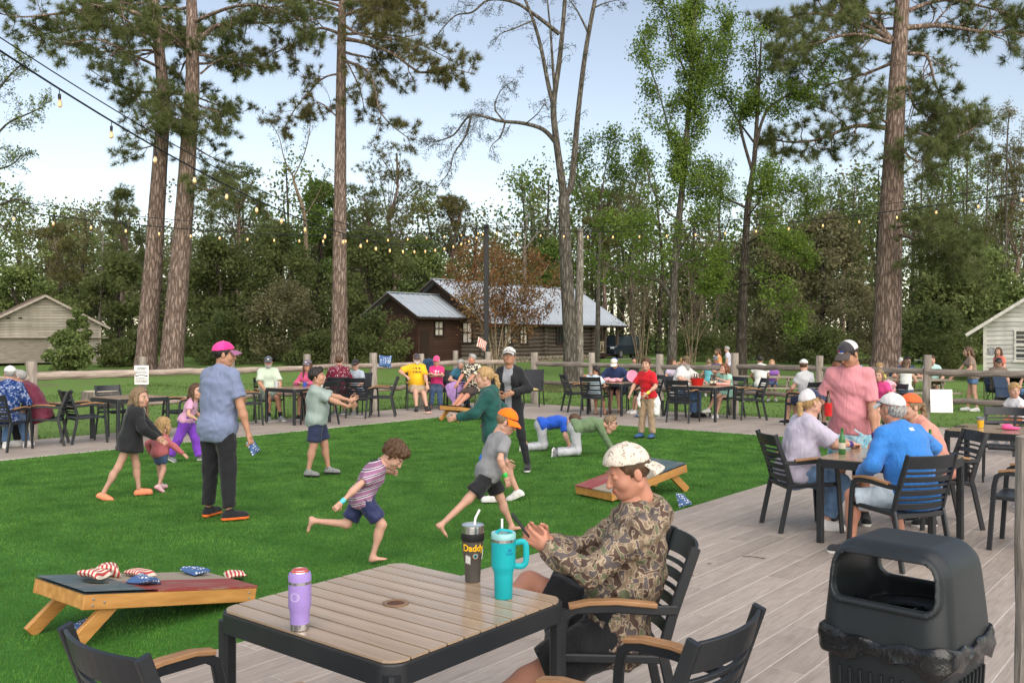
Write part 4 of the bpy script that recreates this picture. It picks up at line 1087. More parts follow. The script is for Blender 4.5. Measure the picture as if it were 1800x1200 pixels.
# ------------------------------------------------------------------ furniture
class Proto:
    """a built thing that can be set out many times, each copy with its own copies of every part"""
    def __init__(s, root):
        s.root, s.used, s.list = root, False, []
        def walk(o, pi):
            for ch in o.children:
                s.list.append((ch, pi)); walk(ch, len(s.list) - 1)
        walk(root, -1)
    def put(s, loc, heading, label, group=None, cat=None):
        if not s.used: r = s.root; s.used = True
        else:
            r = s.root.copy(); COL.objects.link(r); made = []
            for ch, pi in s.list:
                c = ch.copy(); COL.objects.link(c); c.parent = r if pi < 0 else made[pi]; made.append(c)
        r.location = loc; r.rotation_euler = (0, 0, -math.radians(heading)); tag(r, label, cat, group); return r
DARK = M("chair_metal", (.013, .0155, .0195), .42, .15, 9, .06, 200, .001, spec=.45)
ARMW = M("teak_arm", (.22, .115, .05), .5, .2, 5, .15, 30, .002, stretch=(6, 1, 6), col2=(.36, .20, .10))
def build_chair():
    c = empty("patio_chair"); tag(c, cat="chair")
    for s in (-1, 1):
        MB().bar([(.245 * s, -.30, 0), (.24 * s, -.215, .40), (.238 * s, -.20, .46), (.235 * s, -.245, .62), (.23 * s, -.345, .90)], .026, .045, (0, 1, .3)).build("leg", DARK, c)
        MB().bar([(.275 * s, .27, 0), (.268 * s, .232, .55), (.266 * s, .215, .625), (.264 * s, .17, .655), (.262 * s, .0, .658), (.256 * s, -.15, .645), (.242 * s, -.262, .64)], .026, .04, (0, 1, .3)).build("leg", DARK, c)
        P = [(.265 * s, .20, .668), (.265 * s, .12, .684), (.264 * s, .0, .686), (.26 * s, -.13, .672), (.258 * s, -.17, .667)]
        MB().bar(P, .05, .02).build("armrest", ARMW, c)
    def slat(z, h, name="slat", sag=.045, hw=.226):
        pts = []
        for t in np.linspace(-1, 1, 11):
            pts.append((hw * t, -.205 - max(0, z - .46) * .33 - sag * (1 - t * t), z))
        MB().bar(pts, .014, h, (0, -.3, 1), .15).build(name, DARK, c)
    slat(.845, .105, "top_rail"); z = .845 - .0525
    for h in (.020, .044, .020, .046, .020, .05):
        z -= .021 + h / 2; slat(z, h); z -= h / 2
    for s in (-1, 1): MB().bar([(.235 * s, .25, .445), (.235 * s, -.2, .43)], .03, .035).build("side_rail", DARK, c)
    prof = [(-.205, .432), (-.1, .428), (.05, .43), (.18, .444), (.25, .448), (.272, .43)]
    for i in range(6):
        x0 = -.222 + i * .0745; x1 = x0 + .069
        for k in range(1):
            P = np.array([[(x, y, z + .006 * ((i - 2.5) / 2.5) ** 2) for x in (x0, x1)] for y, z in prof])
            m = MB(); m.loft([[tuple(P[j, 0]), tuple(P[j, 1]), tuple(P[j, 1] - (0, 0, .018)), tuple(P[j, 0] - (0, 0, .018))] for j in range(len(prof))])
        m.build("seat_slat", DARK, c)
    MB().bar([(-.22, .252, .425), (.22, .252, .425)], .03, .035).build("front_rail", DARK, c)
    MB().bar([(-.22, -.212, .415), (.22, -.212, .415)], .03, .04).build("rear_rail", DARK, c)
    return Proto(c)
def build_sling():
    c = empty("sling_chair"); tag(c, cat="chair"); SL = M("black_mesh_sling", (.03, .032, .038), .8, .2, 60, .3, 300, .002)
    for s in (-1, 1):
        MB().tube([(.27 * s, -.33, .0), (.265 * s, -.22, .38), (.26 * s, -.25, .55), (.25 * s, -.36, .95)], .014, 8).build("leg", DARK, c, True)
        MB().tube([(.28 * s, .28, .0), (.275 * s, .23, .4), (.275 * s, .2, .62), (.275 * s, .0, .65), (.265 * s, -.27, .64)], .014, 8).build("leg", DARK, c, True)
    P = np.array([[(x, y, z + .01 * abs(x) / .25) for x in np.linspace(-.25, .25, 7)] for y, z in ((.26, .40), (.2, .425), (0, .40), (-.18, .385))])
    m = MB(); m.grid(P); m.grid(P[::-1] - (0, 0, .006)); m.build("seat", SL, c, True)
    P = np.array([[(x, y - .03 * (1 - (x / .25) ** 2), z) for x in np.linspace(-.25, .25, 7)] for y, z in ((-.19, .40), (-.22, .5), (-.27, .7), (-.355, .94))])
    m = MB(); m.grid(P); m.grid(P[::-1] - (0, .006, 0)); m.build("backrest", SL, c, True)
    return Proto(c)
PLANK = M("table_plank", (.36, .26, .178), .2, .1, 2.2, .06, 30, .001, col2=(.47, .355, .25), stretch=(.6, 8, 8), orand=.12, spec=.5, coat=.25)
TH = .494
def build_table(nplank=11):
    t = empty("patio_table"); tag(t, cat="table"); r = .075; hf = TH
    def lim(q, h_):  # half-extent of the rounded square at offset q
        e = abs(q) - (h_ - r); return h_ if e <= 0 else h_ - r + math.sqrt(max(0, r * r - e * e))
    # frame: ring with rounded corners
    def ringpts(h_, rr):
        P = []
        for cx, cy, a0 in ((1, 1, 0), (-1, 1, 90), (-1, -1, 180), (1, -1, 270)):
            for k in range(7):
                a = math.radians(a0 + k * 15); P.append((cx * (h_ - rr) + rr * math.cos(a), cy * (h_ - rr) + rr * math.sin(a)))
        return P
    o1, i1 = ringpts(hf, r), ringpts(hf - .022, r - .02)
    rings = [[(x, y, .728) for x, y in o1], [(x * .998, y * .998, .733) for x, y in o1], [(x, y, .733) for x, y in i1], [(x, y, .66) for x, y in i1], [(x, y, .66) for x, y in o1]]
    m = MB(); m.loft(rings + [rings[0]], cap=False); auto_smooth(m.build("apron", DARK, t), 40)
    W = 2 * (hf - .010) / nplank
    for i in range(nplank):
        a = -hf + .010 + i * W + .005; b = a + W - .010; hh = hf - .010
        xs = np.linspace(a, b, 7 if i in (0, nplank - 1) else 2); top = [(x, lim(x, hh)) for x in xs]
        poly = top + [(x, -y) for x, y in top[::-1]]; n = len(poly)
        V = [(x, y, .7345) for x, y in poly] + [(x, y, .743) for x, y in poly]
        F = [tuple(range(n))[::-1] if False else tuple(range(n)), tuple(range(2 * n - 1, n - 1, -1))] + [(j, j + n, (j + 1) % n + n, (j + 1) % n) for j in range(n)]
        # grain runs along the plank: built lying along x
        V = [(y, -x + (a + b) / 2, z) for x, y, z in V]
        o = make("plank", V, F, PLANK, t); o.rotation_euler.z = math.radians(90); o.location = ((a + b) / 2, 0, 0)
    m = MB(); m.box((0, 0, .7205), (2 * hf - .06, 2 * hf - .06, .012)); m.build("gap_shade_sheet", M("gap_dark", (.02, .016, .013), .9, .1, 5, 0), t)  # added dark sheet, its colour gives the plank gaps their shade
    for sx in (-1, 1):
        for sy in (-1, 1):
            MB().bar([(sx * (hf - .034), sy * (hf - .034), 0), (sx * (hf - .034), sy * (hf - .034), .70)], .058, .058, (0, 1, 0), .22).build("leg", DARK, t)
    MB().bar([(0, -hf + .03, .69), (0, hf - .03, .69)], .05, .04).build("brace", DARK, t)
    h = MB().lathe([(.034, .7432), (.050, .7432), (.053, .7465), (.046, .7485), (.038, .747), (.034, .7440)], 24).build("umbrella_ring", M("umbrella_ring", (.21, .13, .08), .4, .2, 9, 0), t, True)
    MB().lathe([(.002, .7445), (.0365, .7448)], 20).build("hole_shade_disc", M("hole_shade_disc", (.09, .04, .022), .6, .2, 9, 0), t)  # dark disc, shade of the umbrella hole put into its colour
    return Proto(t)
CHAIR, SLING, TABLE = build_chair(), build_sling(), build_table()
THD = 90 - math.degrees(DECK_RZ)     # heading that lines a table up with the deck
TABLES = [((-.462, 3.66), "square slatted patio table in the foreground with tumblers on it"), ((3.35, 8.15), "square patio table with four people around it at right"),
    ((5.62, 10.6), "square patio table at right edge with yellow drink and pink clog"), ((4.22, 20.1), "patio table with the red bucket of bottles on it"),
    ((2.42, 21.6), "patio table with the pink basket in front of the forked tree"), ((-4.5, 19.4), "patio table where the man in pale green shirt sits"),
    ((-6.8, 16.4), "empty patio table below the notice sign")]
for (x, y), lb in TABLES: TABLE.put((x, y, 0), THD + 90, lb, "square patio tables")
CH = [(-1.0, 3.0, 39, "patio chair at lower left with back to the camera"), (.415, 3.12, -51, "empty patio chair at bottom centre-right beside the trash bin"),
    (.43, 4.15, -92, "patio chair under the man in camouflage hoodie"), (2.74, 8.72, 85, "patio chair under the woman in lavender shirt"),
    (3.10, 7.38, -20, "patio chair under the man in blue long-sleeve shirt"), (4.10, 8.85, -88, "patio chair under the woman in orange cap"),
    (4.42, 7.85, -52, "empty patio chair cut by the right-edge post"), (6.2, 11.55, 205, "empty patio chair behind the table with yellow drink"),
    (7.15, 17.6, -125, "patio chair draped with a pink towel"), (5.95, 18.75, -30, "patio chair under the man in white-blue cap by the right fence"),
    (6.42, 18.15, -22, "patio chair under the long-haired woman in white top"), (5.2, 20.15, -92, "empty patio chair right of the table with red bucket"),
    (3.62, 19.55, 32, "empty patio chair left of the table with red bucket"), (3.85, 20.95, 130, "patio chair under the bearded man"),
    (4.85, 20.75, -120, "patio chair under the girl in mint shirt"), (1.55, 22.3, 75, "empty patio chair nearest the forked tree"),
    (1.9, 21.1, 25, "patio chair under the dark-haired girl at the basket table"), (2.55, 22.4, 195, "patio chair under the man in navy shirt"),
    (3.2, 21.75, -100, "patio chair under the girl in beige shirt"), (-5.3, 20.05, 150, "patio chair under the man in pale green shirt"),
    (-4.45, 20.35, 190, "patio chair under the woman in pink shirt and grey cap"), (-3.95, 18.95, -60, "empty patio chair right behind the boy in sage shirt"),
    (-5.45, 18.9, 60, "empty patio chair left of the man in pale green shirt"), (-3.95, 21.0, -10, "patio chair under the man in maroon dotted shirt"),
    (-3.35, 20.6, 20, "empty patio chair just right of the man in maroon dotted shirt"), (-2.95, 20.95, -95, "empty patio chair facing left by the tall fence post"),
    (-7.30, 15.75, 45, "empty patio chair left of the table below the notice sign"), (-7.30, 17.0, 130, "empty patio chair behind the table below the notice sign"),
    (-6.05, 16.95, -141, "empty patio chair right of the table below the notice sign"), (-8.05, 14.65, 8, "patio chair under the person in navy striped jacket"),
    (-7.75, 15.35, -108, "patio chair under the person in maroon coat"), (-2.35, 22.85, 165, "patio chair under the man in yellow shirt")]
for x, y, h, lb in CH: CHAIR.put((x, y, 0), h, lb, "dark slatted patio chairs")
SL = [(-1.92, 23.45, 175, "mesh chair under the woman in pink cap"), (-1.42, 23.6, 165, "mesh chair under the woman with lavender blanket"), (-1.02, 22.85, -150, "mesh chair under the man in floral shirt"),
      (.50, 24.0, 195, "empty black mesh chair by the fence right of the woman in black jacket")]
for x, y, h, lb in SL: SLING.put((x, y, 0), h, lb, "black mesh chairs at the back")

# picnic tables on the grass
PICW = M("picnic_wood", (.24, .20, .155), .85, .15, 3, .3, 14, .01, col2=(.40, .35, .28), stretch=(.6, 7, 7), orand=.25)
def build_picnic():
    t = empty("picnic_table"); tag(t, cat="picnic table")
    for i in range(5): MB().box((0, -.31 + i * .155, .74), (1.8, .145, .04), ch=.006).build("tabletop_board", PICW, t)
    for s in (-1, 1):
        for k in (0, 1): MB().box((0, s * (.62 + .15 * k), .44), (1.8, .14, .04), ch=.006).build("bench_board", PICW, t)
        MB().box((s * .65, 0, .67), (.045, .72, .09)).build("top_cleat", PICW, t)
        MB().box((s * .65, 0, .37), (.045, 1.5, .09)).build("cross_beam", PICW, t)
        for q in (-1, 1): MB().bar([(s * .60, q * .62, -.02), (s * .60, q * .26, .71)], .045, .1).build("leg", PICW, t)
    return Proto(t)
PICNIC = build_picnic()
def gput(pr, x, y, h, lb, g, dz=0): return pr.put((x, y, float(gz(x, y)) + dz), h, lb, g)
gput(PICNIC, 10.45, 24.0, 2, "picnic table on grass with the standing brown-shirted girl", "picnic tables on the grass")
gput(PICNIC, 7.6, 27.5, 20, "picnic table on grass behind the mint-shirted girl", "picnic tables on the grass")
gput(PICNIC, 6.3, 31.5, -10, "picnic table on grass far behind the bearded man", "picnic tables on the grass")
gput(PICNIC, 9.9, 25.6, 15, "picnic table on grass left of the white board", "picnic tables on the grass")
def build_camp():
    c = empty("camp_chair"); tag(c, cat="folding chair"); F_ = M("camp_fabric", (.02, .035, .07), .8, .2, 20)
    P = np.array([[(x, y, z - .03 * (1 - (x / .26) ** 2)) for x in np.linspace(-.26, .26, 7)] for y, z in ((.25, .42), (0, .38), (-.22, .36))])
    m = MB(); m.grid(P); m.grid(P[::-1] - (0, 0, .008)); m.build("seat", F_, c, True)
    P = np.array([[(x, y - .04 * (1 - (x / .27) ** 2), z) for x in np.linspace(-.27, .27, 7)] for y, z in ((-.22, .36), (-.26, .6), (-.32, .88))])
    m = MB(); m.grid(P); m.grid(P[::-1] - (0, .008, 0)); m.build("backrest", F_, c, True)
    for s in (-1, 1):
        MB().tube([(.28 * s, .28, 0), (.26 * s, -.25, .37)], .011, 6).build("leg", DARK, c)
        MB().tube([(.28 * s, -.32, 0), (.27 * s, .25, .43)], .011, 6).build("leg", DARK, c)
        MB().tube([(.28 * s, -.30, 0), (.27 * s, -.33, .9)], .011, 6).build("back_pole", DARK, c)
        MB().box((.285 * s, -.02, .6), (.06, .5, .02), ch=.006).build("armrest", F_, c)
        MB().tube([(.28 * s, .24, .42), (.285 * s, .22, .6)], .010, 6).build("arm_post", DARK, c)
    return Proto(c)
CAMP = build_camp()
gput(CAMP, 11.0, 26.0, 190, "folding camp chair under the woman in orange-red shirt", "camp chairs on the grass")
gput(CAMP, 13.0, 24.6, 190, "folding camp chair under the person in brimmed hat by the white shed", "camp chairs on the grass")
gput(CAMP, 12.15, 22.4, 150, "empty folding camp chair right of the standing brown-shirted girl", "camp chairs on the grass")
gput(CAMP, 13.1, 23.2, -120, "folding camp chair under the blonde person in black shirt", "camp chairs on the grass")

# ------------------------------------------------------------------ cornhole boards and bean bags
def flag_paint(name):
    m, nt, N, L, b = _nodes(name)
    tc = N.new("ShaderNodeTexCoord"); sp = N.new("ShaderNodeSeparateXYZ"); L.new(tc.outputs["Object"], sp.inputs[0])
    blue = _math(nt, 'GREATER_THAN', sp.outputs[1], .22); red = _math(nt, 'LESS_THAN', sp.outputs[0], 0.0)
    co = _coord(nt, (7, 1, 4)); nz = _noise(nt, co, 4, 6, .7)
    c = _mix(nt, red, (.30, .265, .20), (.25, .040, .036)); c = _mix(nt, blue, c, (.050, .095, .110))
    worn = _ramp(nt, nz, [(.47, (0, 0, 0)), (.68, (.8, .8, .8))]); c = _mix(nt, worn, c, (.26, .205, .15))
    L.new(c, b.inputs["Base Color"]); b.inputs["Roughness"].default_value = .5; _bump(nt, b, nz, .2, .004); return m
FLAG = flag_paint("flag_paint"); PINEW = M("varnished_pine", (.42, .19, .045), .4, .15, 3, .15, 20, .003, col2=(.56, .29, .09), stretch=(7, 1, 7), spec=.45)
def build_board():
    b = empty("cornhole_board"); tag(b, cat="game board"); tilt = math.atan2(.22, 1.2)
    T = empty("deck_frame", (0, 0, .205)); T.parent = b; T.rotation_euler.x = tilt
    # top with a round hole: ring of quads between the hole and the outline
    def topmesh():
        V, F = [], []; n = 32; hy = .38; hr = .076; hw, hl = .305, .61
        ang = sorted([2 * math.pi * k / 28 + .03 for k in range(28)] + [math.atan2(yy, xx) % (2 * math.pi) for xx in (-hw, hw) for yy in (-.24, hl - hy)])
        for z in (0.0, .016):
            for k in range(n):
                a = ang[k]; dx, dy = math.cos(a), math.sin(a); V.append((hr * dx, hy + hr * dy, z))
            for k in range(n):
                a = ang[k]; dx, dy = math.cos(a), math.sin(a)
                t = min(hw / max(abs(dx), 1e-6), (hl - hy) / dy if dy > 1e-6 else 1e9, .24 / -dy if dy < -1e-6 else 1e9)
                V.append((dx * t, hy + dy * t, z))
        for k in range(n):
            j = (k + 1) % n
            F += [(2 * n + k, 3 * n + k, 3 * n + j, 2 * n + j), (k, j, n + j, n + k), (k, 2 * n + k, 2 * n + j, j)]
        return V, F
    V, F = topmesh(); m = MB(); m.add(V, F); m.box((0, (-.61 + .14) / 2, .008), (.61, .75, .016))
    m.build("top", FLAG, T)
    for s in (-1, 1):
        MB().box((s * .285, 0, -.046), (.038, 1.215, .088), ch=.003).build("side_rail", PINEW, T)
        MB().box((0, s * .585, -.046), (.528, .038, .086), ch=.003).build("end_rail", PINEW, T)
        for q, (yy, zz) in enumerate(((.55, -.03), (.55, -.065), (.48, -.05), (-.55, -.03), (-.55, -.065))):
            MB().lathe([(.008, 0), (.006, .004), (.001, .005)], 8, (s * .304, yy, zz), rotm('Y', 90 * s)).build("screw", M("steel_screw", (.35, .35, .36), .4, .1, 5, 0, metal=.8), T)
    for s in (-1, 1): MB().bar([(s * .245, .40, .21), (s * .245, .66, .0)], .038, .088, (0, 1, 0), .1).build("leg", PINEW, b)
    return Proto(b)
BOARD = build_board()
# local +y points to the raised end
bA = BOARD.put((-2.34, 5.98, .0), math.degrees(math.atan2(-.61, -.79)), "worn red, white and blue cornhole board at lower left with bean bags on it", "cornhole boards")
bB = BOARD.put((1.38, 10.65, .0), math.degrees(math.atan2(.80, .60)), "worn cornhole board on turf behind the man in camouflage", "cornhole boards")
bC = BOARD.put((-.95, 20.3, .0), math.degrees(math.atan2(-.63, -.78)), "small-looking far cornhole board at the turf's back corner", "cornhole boards")
bpy.context.view_layer.update()
def bag_mat(name, stripe):
    m, nt, N, L, b = _nodes(name); tc = N.new("ShaderNodeTexCoord"); sp = N.new("ShaderNodeSeparateXYZ"); L.new(tc.outputs["Object"], sp.inputs[0])
    if stripe:
        w = _math(nt, 'GREATER_THAN', _math(nt, 'FRACT', _math(nt, 'MULTIPLY', sp.outputs[0], 38.0)), .5)
        c = _mix(nt, w, (.62, .55, .46), (.42, .05, .05))
    else:
        v = N.new("ShaderNodeTexVoronoi"); v.inputs["Scale"].default_value = 38; v.inputs["Randomness"].default_value = .3; L.new(tc.outputs["Object"], v.inputs["Vector"])
        c = _mix(nt, _math(nt, 'LESS_THAN', v.outputs["Distance"], .33), (.045, .10, .24), (.55, .58, .62))
    L.new(c, b.inputs["Base Color"]); b.inputs["Roughness"].default_value = .85; _bump(nt, b, _noise(nt, tc.outputs["Object"], 220, 2), .3, .001); return m
BST, BBL = bag_mat("bag_striped", True), bag_mat("bag_starred", False)
def bean_bag(loc, rot, mat, label, seed, flat=1.0, on=None):
    r = np.random.default_rng(seed); n = 17; t = np.linspace(-1, 1, n); X, Y = np.meshgrid(t, t, indexing='ij')
    e = (1 - X ** 4) * (1 - Y ** 4); bulge = .026 * np.sqrt(np.maximum(e, 0)) * flat
    bump = .008 * np.sin(3 * X + r.random() * 6) * np.sin(3 * Y + r.random() * 6) * e + r.normal(0, .003) * X * Y
    pin = 1 - .06 * (1 - X ** 2) * 0; px = .078 * X * (1 - .10 * (1 - np.abs(Y)) * np.abs(X)); py = .078 * Y * (1 - .10 * (1 - np.abs(X)) * np.abs(Y))
    drape = .012 * r.normal() * (X ** 2 - Y ** 2) + .010 * r.normal() * X * Y
    top = np.stack([px, py, bulge + bump * .7 + drape], -1); bot = np.stack([px, py, -bulge * .55 + drape], -1)
    m = MB(); m.grid(top[::-1]); m.grid(bot); o = m.build("bean_bag", mat, None, True)
    o.location = loc; o.rotation_euler = rot; tag(o, label, "bean bag", "cornhole bean bags"); return o
def on_board(B, x, y, h=.022):
    tilt = math.atan2(.22, 1.2); p = B.matrix_world @ Matrix.Translation((0, 0, .205)) @ Matrix.Rotation(tilt, 4, 'X') @ Vector((x, y, .016 + h)); return p
def board_rot(B, rz): return (Matrix.Rotation(B.rotation_euler.z, 4, 'Z') @ Matrix.Rotation(math.atan2(.22, 1.2), 4, 'X') @ Matrix.Rotation(rz, 4, 'Z')).to_euler()
bean_bag(on_board(bA, .06, .37, .035), board_rot(bA, .5), BST, "red-striped bean bag over the hole of the near cornhole board", 1, 1.2)
bean_bag(on_board(bA, .20, .20, .03), board_rot(bA, 1.2), BST, "crumpled red-striped bean bag near the far edge of the near board", 2, 1.7)
bean_bag(on_board(bA, .15, .00), board_rot(bA, .15), BST, "flat red-striped bean bag midway along the near board", 3, 1.1)
bean_bag(on_board(bA, -.12, .13), board_rot(bA, .4), BBL, "blue starred bean bag beside the hole of the near board", 4, 1.2)
bean_bag(on_board(bA, .18, -.44), board_rot(bA, .2), BBL, "blue starred bean bag near the low end of the near board", 5, 1.2)
bean_bag((-2.62, 5.66, .03), (0, 0, 1), BBL, "blue bean bag on turf under the near board", 6)
bean_bag((-2.06, 6.86, .03), (0, 0, .4), BST, "red-striped bean bag on turf just past the low end of near board", 7)
bean_bag((*at(1200, 888)[:2], .06), (.9, 0, .6), BBL, "blue starred bean bag standing on the turf edge", 8)
bean_bag(dp(677, 635, 11.0), (1.2, .1, .2), BBL, "blue bean bag in mid-air beside the tall fence post", 9)
bean_bag((*at(752, 727)[:2], .028), (0, 0, .9), BST, "striped bean bag lying on the deck before the woman in pink cap", 10)
bean_bag(dp(847, 605, 12.2), (1.15, .5, .6), BST, "striped bean bag in mid-air left of the white cap", 11)
bean_bag((*at(1122, 733)[:2], .028), (0, 0, .5), BBL, "dark bean bag on deck under the basket table", 12)

# ------------------------------------------------------------------ trash bin
def trash_bin(x, y, rz):
    t = empty("trash_bin", (x, y, 0), rz, "black plastic trash bin with hooded lid and bag rim", "trash bin"); t.scale = (.845, .845, .975)
    PL = M("bin_plastic", (.013, .017, .021), .45, .25, 2.5, .25, 350, .0012, spec=.4, col2=(.024, .029, .034))
    def rsq(h, r, n=10, tw=0):
        P = []
        for cx, cy, a0 in ((1, 1, 0), (-1, 1, 90), (-1, -1, 180), (1, -1, 270)):
            for k in range(n):
                a = math.radians(a0 + k * 90 / (n - 1)); P.append((cx * (h - r) + r * math.cos(a), cy * (h - r) + r * math.sin(a)))
        return P
    rings = [[(px, py, z) for px, py in rsq(h, .07)] for h, z in ((.22, 0), (.225, .01), (.262, .70), (.27, .705), (.27, .74))]
    auto_smooth(MB().loft(rings).build("body", PL, t), 40)
    for s in range(9):
        xx = -.18 + s * .045
        MB().bar([(xx, -.225, .08), (xx, -.262, .62)], .012, .012).build("rib", PL, t)
        MB().bar([(.225, xx, .08), (.262, xx, .62)], .012, .012).build("rib", PL, t)
    # hood: shell carved out of a rounded block
    h = .0075; lo = np.array((-.33, -.33, .66)); n = np.array((89, 89, 64)); ax = [lo[i] + h * np.arange(n[i]) for i in range(3)]
    X, Y, Z = ax[0][:, None, None], ax[1][None, :, None], ax[2][None, None, :]
    def rbox(hx, hy, z0, z1, r, tx, ty):
        k = (Z - z0) / (z1 - z0); ex = hx - tx * np.clip(k, 0, 1) ** 1.6; ey = hy - ty * np.clip(k, 0, 1) ** 1.6
        zc, hz = (z0 + z1) / 2, (z1 - z0) / 2
        qx, qy, qz = np.abs(X) - ex + r, np.abs(Y) - ey + r, np.abs(Z - zc) - hz + r
        return np.sqrt(np.maximum(qx, 0) ** 2 + np.maximum(qy, 0) ** 2 + np.maximum(qz, 0) ** 2) + np.minimum(np.maximum(np.maximum(qx, qy), qz), 0) - r
    dome = .03 * (1 - (X / .27) ** 2)
    outer = rbox(.288, .288, .55, 1.085, .10, .045, .05); outer = np.maximum(outer, .70 - Z)
    inner = np.maximum(rbox(.268, .268, .50, 1.063, .08, .045, .05), -1)
    zb = .835 + .035 * (X / .2) ** 2 * 0; qx, qz = np.abs(X) - .228 + .06 + .10 * (Z - .9), np.abs(Z - .958) - .074 + .045
    hole = np.sqrt(np.maximum(qx, 0) ** 2 + np.maximum(qz, 0) ** 2) + np.minimum(np.maximum(qx, qz), 0) - .050
    hole = hole + 0 * Y
    lip = np.abs(hole - .012) - .010; lip = np.maximum(lip, np.abs(outer) - .014)
    D = np.maximum(outer, -inner); D = np.minimum(D, lip + .0); D = np.maximum(D, -hole)
    # sloping tray inside the opening
    tray = np.maximum(np.abs(Z - (.775 + .03 * np.cos(X * 7))) - .008, outer + .008); tray = np.maximum(tray, .10 - np.abs(Y)); D = np.minimum(D, tray)
    V, F = snet(D, lo, h); make("hood", V, F, PL, t, True)
    BAG = M("bag_plastic", (.010, .011, .013), .2, .2, 6, .45, 55, .008, spec=.6)
    r = np.random.default_rng(3); base = []
    cr = rsq(.285, .08, 9)
    for (ax_, ay_), (bx_, by_) in zip(cr, cr[1:] + cr[:1]):
        q_ = max(1, int(math.hypot(bx_ - ax_, by_ - ay_) / .013))
        base += [(ax_ + (bx_ - ax_) * k / q_, ay_ + (by_ - ay_) * k / q_) for k in range(q_) ]
    rings = []
    for j, (dz, off) in enumerate(((.742, -.010), (.752, .000), (.746, .008), (.730, .011), (.716, .009), (.700, .012), (.684, .010), (.672, .002))):
        ring = []
        for k, (px, py) in enumerate(base):
            w = .0045 * math.sin(j * 2.3 + k * .16 + 2 * math.sin(k * .07)) + .0022 * math.sin(k * .9 + j * 1.2) + .002 * math.sin(k * .37 - j); l = math.hypot(px, py)
            o = off + w * (.5 + .08 * j); zz = dz + .006 * math.sin(k * .53 + j * .7) + (.010 * math.sin(k * .17) if j < 3 else (.016 * math.sin(k * .19 + 1) + .010 * math.sin(k * .47)) * (j - 2) / 5)
            ring.append((px * (1 + o / l), py * (1 + o / l), zz))
        rings.append(ring)
    auto_smooth(MB().loft(rings, cap=False).build("bag", BAG, t), 75)
    P = np.array([[(xx, yy, .765 + .03 * math.sin(xx * 23 + yy * 9) + .02 * math.sin(yy * 31) + r.normal(0, .008)) for xx in np.linspace(-.24, .24, 22)] for yy in np.linspace(-.24, .24, 22)])
    auto_smooth(MB().grid(P).build("bag_inside", BAG, t), 25)
trash_bin(1.462, 3.42, math.radians(-45))

# ------------------------------------------------------------------ drinkware and small things
ZT = .7435
def steel(): return M("brushed_steel", (.55, .55, .56), .25, .1, 30, 0, metal=1.0)
def lathe_part(name, prof, m, par, n=28, smooth=True, c=(0, 0, 0)):
    return auto_smooth(MB().lathe(prof, n, c).build(name, m, par), 40)
# purple can cooler
x, y, _ = at(527, 1105, ZT)
t = empty("can_cooler", (x, y, ZT), .3, "lavender metal can cooler with a can in it on the near table", "drink cooler")
PUR = M("lavender_coat", (.30, .21, .52), .5, .05, 30, .1, 900, .0004)
lathe_part("base", [(.030, 0), (.0335, .002), (.0345, .022), (.0345, .024)], steel(), t)
lathe_part("sleeve", [(.0346, .024), (.035, .06), (.037, .072), (.0405, .085), (.041, .165), (.041, .166)], PUR, t)
lathe_part("steel_band", [(.0406, .1661), (.0406, .176)], steel(), t)
lathe_part("collar", [(.041, .176), (.0412, .195), (.038, .205), (.033, .207), (.033, .200)], PUR, t)
lathe_part("can", [(.0325, .19), (.0325, .208), (.029, .2165), (.027, .2165), (.0265, .213), (.002, .2125)], M("can_aluminium", (.6, .58, .58), .2, .2, 40, 0, metal=.9), t)
lathe_part("can_stripe", [(.0326, .2075), (.0296, .2155)], M("can_red", (.5, .04, .04), .3, .1, 20, 0), t)
m = MB()
for a in np.linspace(0, 6.283, 9)[:-1]: m.box((.0415 * math.sin(.9 + .25 * math.cos(a)) * -1, -.0, 0), (0, 0, 0)) if False else None
lg = MB()
for k in range(20):   # engraved round badge
    a0, a1 = 2 * math.pi * k / 20, 2 * math.pi * (k + 1) / 20
    q = []
    for a, rr in ((a0, .016), (a1, .016), (a1, .0125), (a0, .0125)):
        th = -math.pi / 2 - .55 + rr * math.cos(a) / .0412 * 1.2; q.append((.0414 * math.cos(th), .0414 * math.sin(th), .125 + rr * math.sin(a)))
    lg.add(q, [(0, 1, 2, 3)])
for k in range(3):
    q = []
    for dx, dz in ((-.010, .003), (.010, .003), (.010, -.002), (-.010, -.002)):
        th = -math.pi / 2 - .55 + dx / .0412 * 1.2; q.append((.0414 * math.cos(th), .0414 * math.sin(th), .117 + k * .007 + dz))
    lg.add(q, [(0, 1, 2, 3)])
lg.build("engraved_badge", M("engraving", (.48, .40, .66), .4, .1, 9, 0), t)
def wrap_text(txt, size, rad, z, th0, mat, par, name="lettering", squash=1.0, taper=0.0):
    cu = bpy.data.curves.new("t", 'FONT'); cu.body = txt; cu.size = size; cu.align_x = 'CENTER'; cu.offset = size * .028
    o = bpy.data.objects.new("t", cu); COL.objects.link(o); dg = bpy.context.evaluated_depsgraph_get(); me = bpy.data.meshes.new_from_object(o.evaluated_get(dg))
    V = np.array([v.co[:] for v in me.vertices]); F = [tuple(p.vertices) for p in me.polygons]
    bpy.data.objects.remove(o); bpy.data.curves.remove(cu); bpy.data.meshes.remove(me)
    th = th0 + V[:, 0] * squash / rad; R_ = rad + taper * V[:, 1]
    return make(name, np.stack([R_ * np.cos(th), R_ * np.sin(th), z + V[:, 1]], 1), F, mat, par)
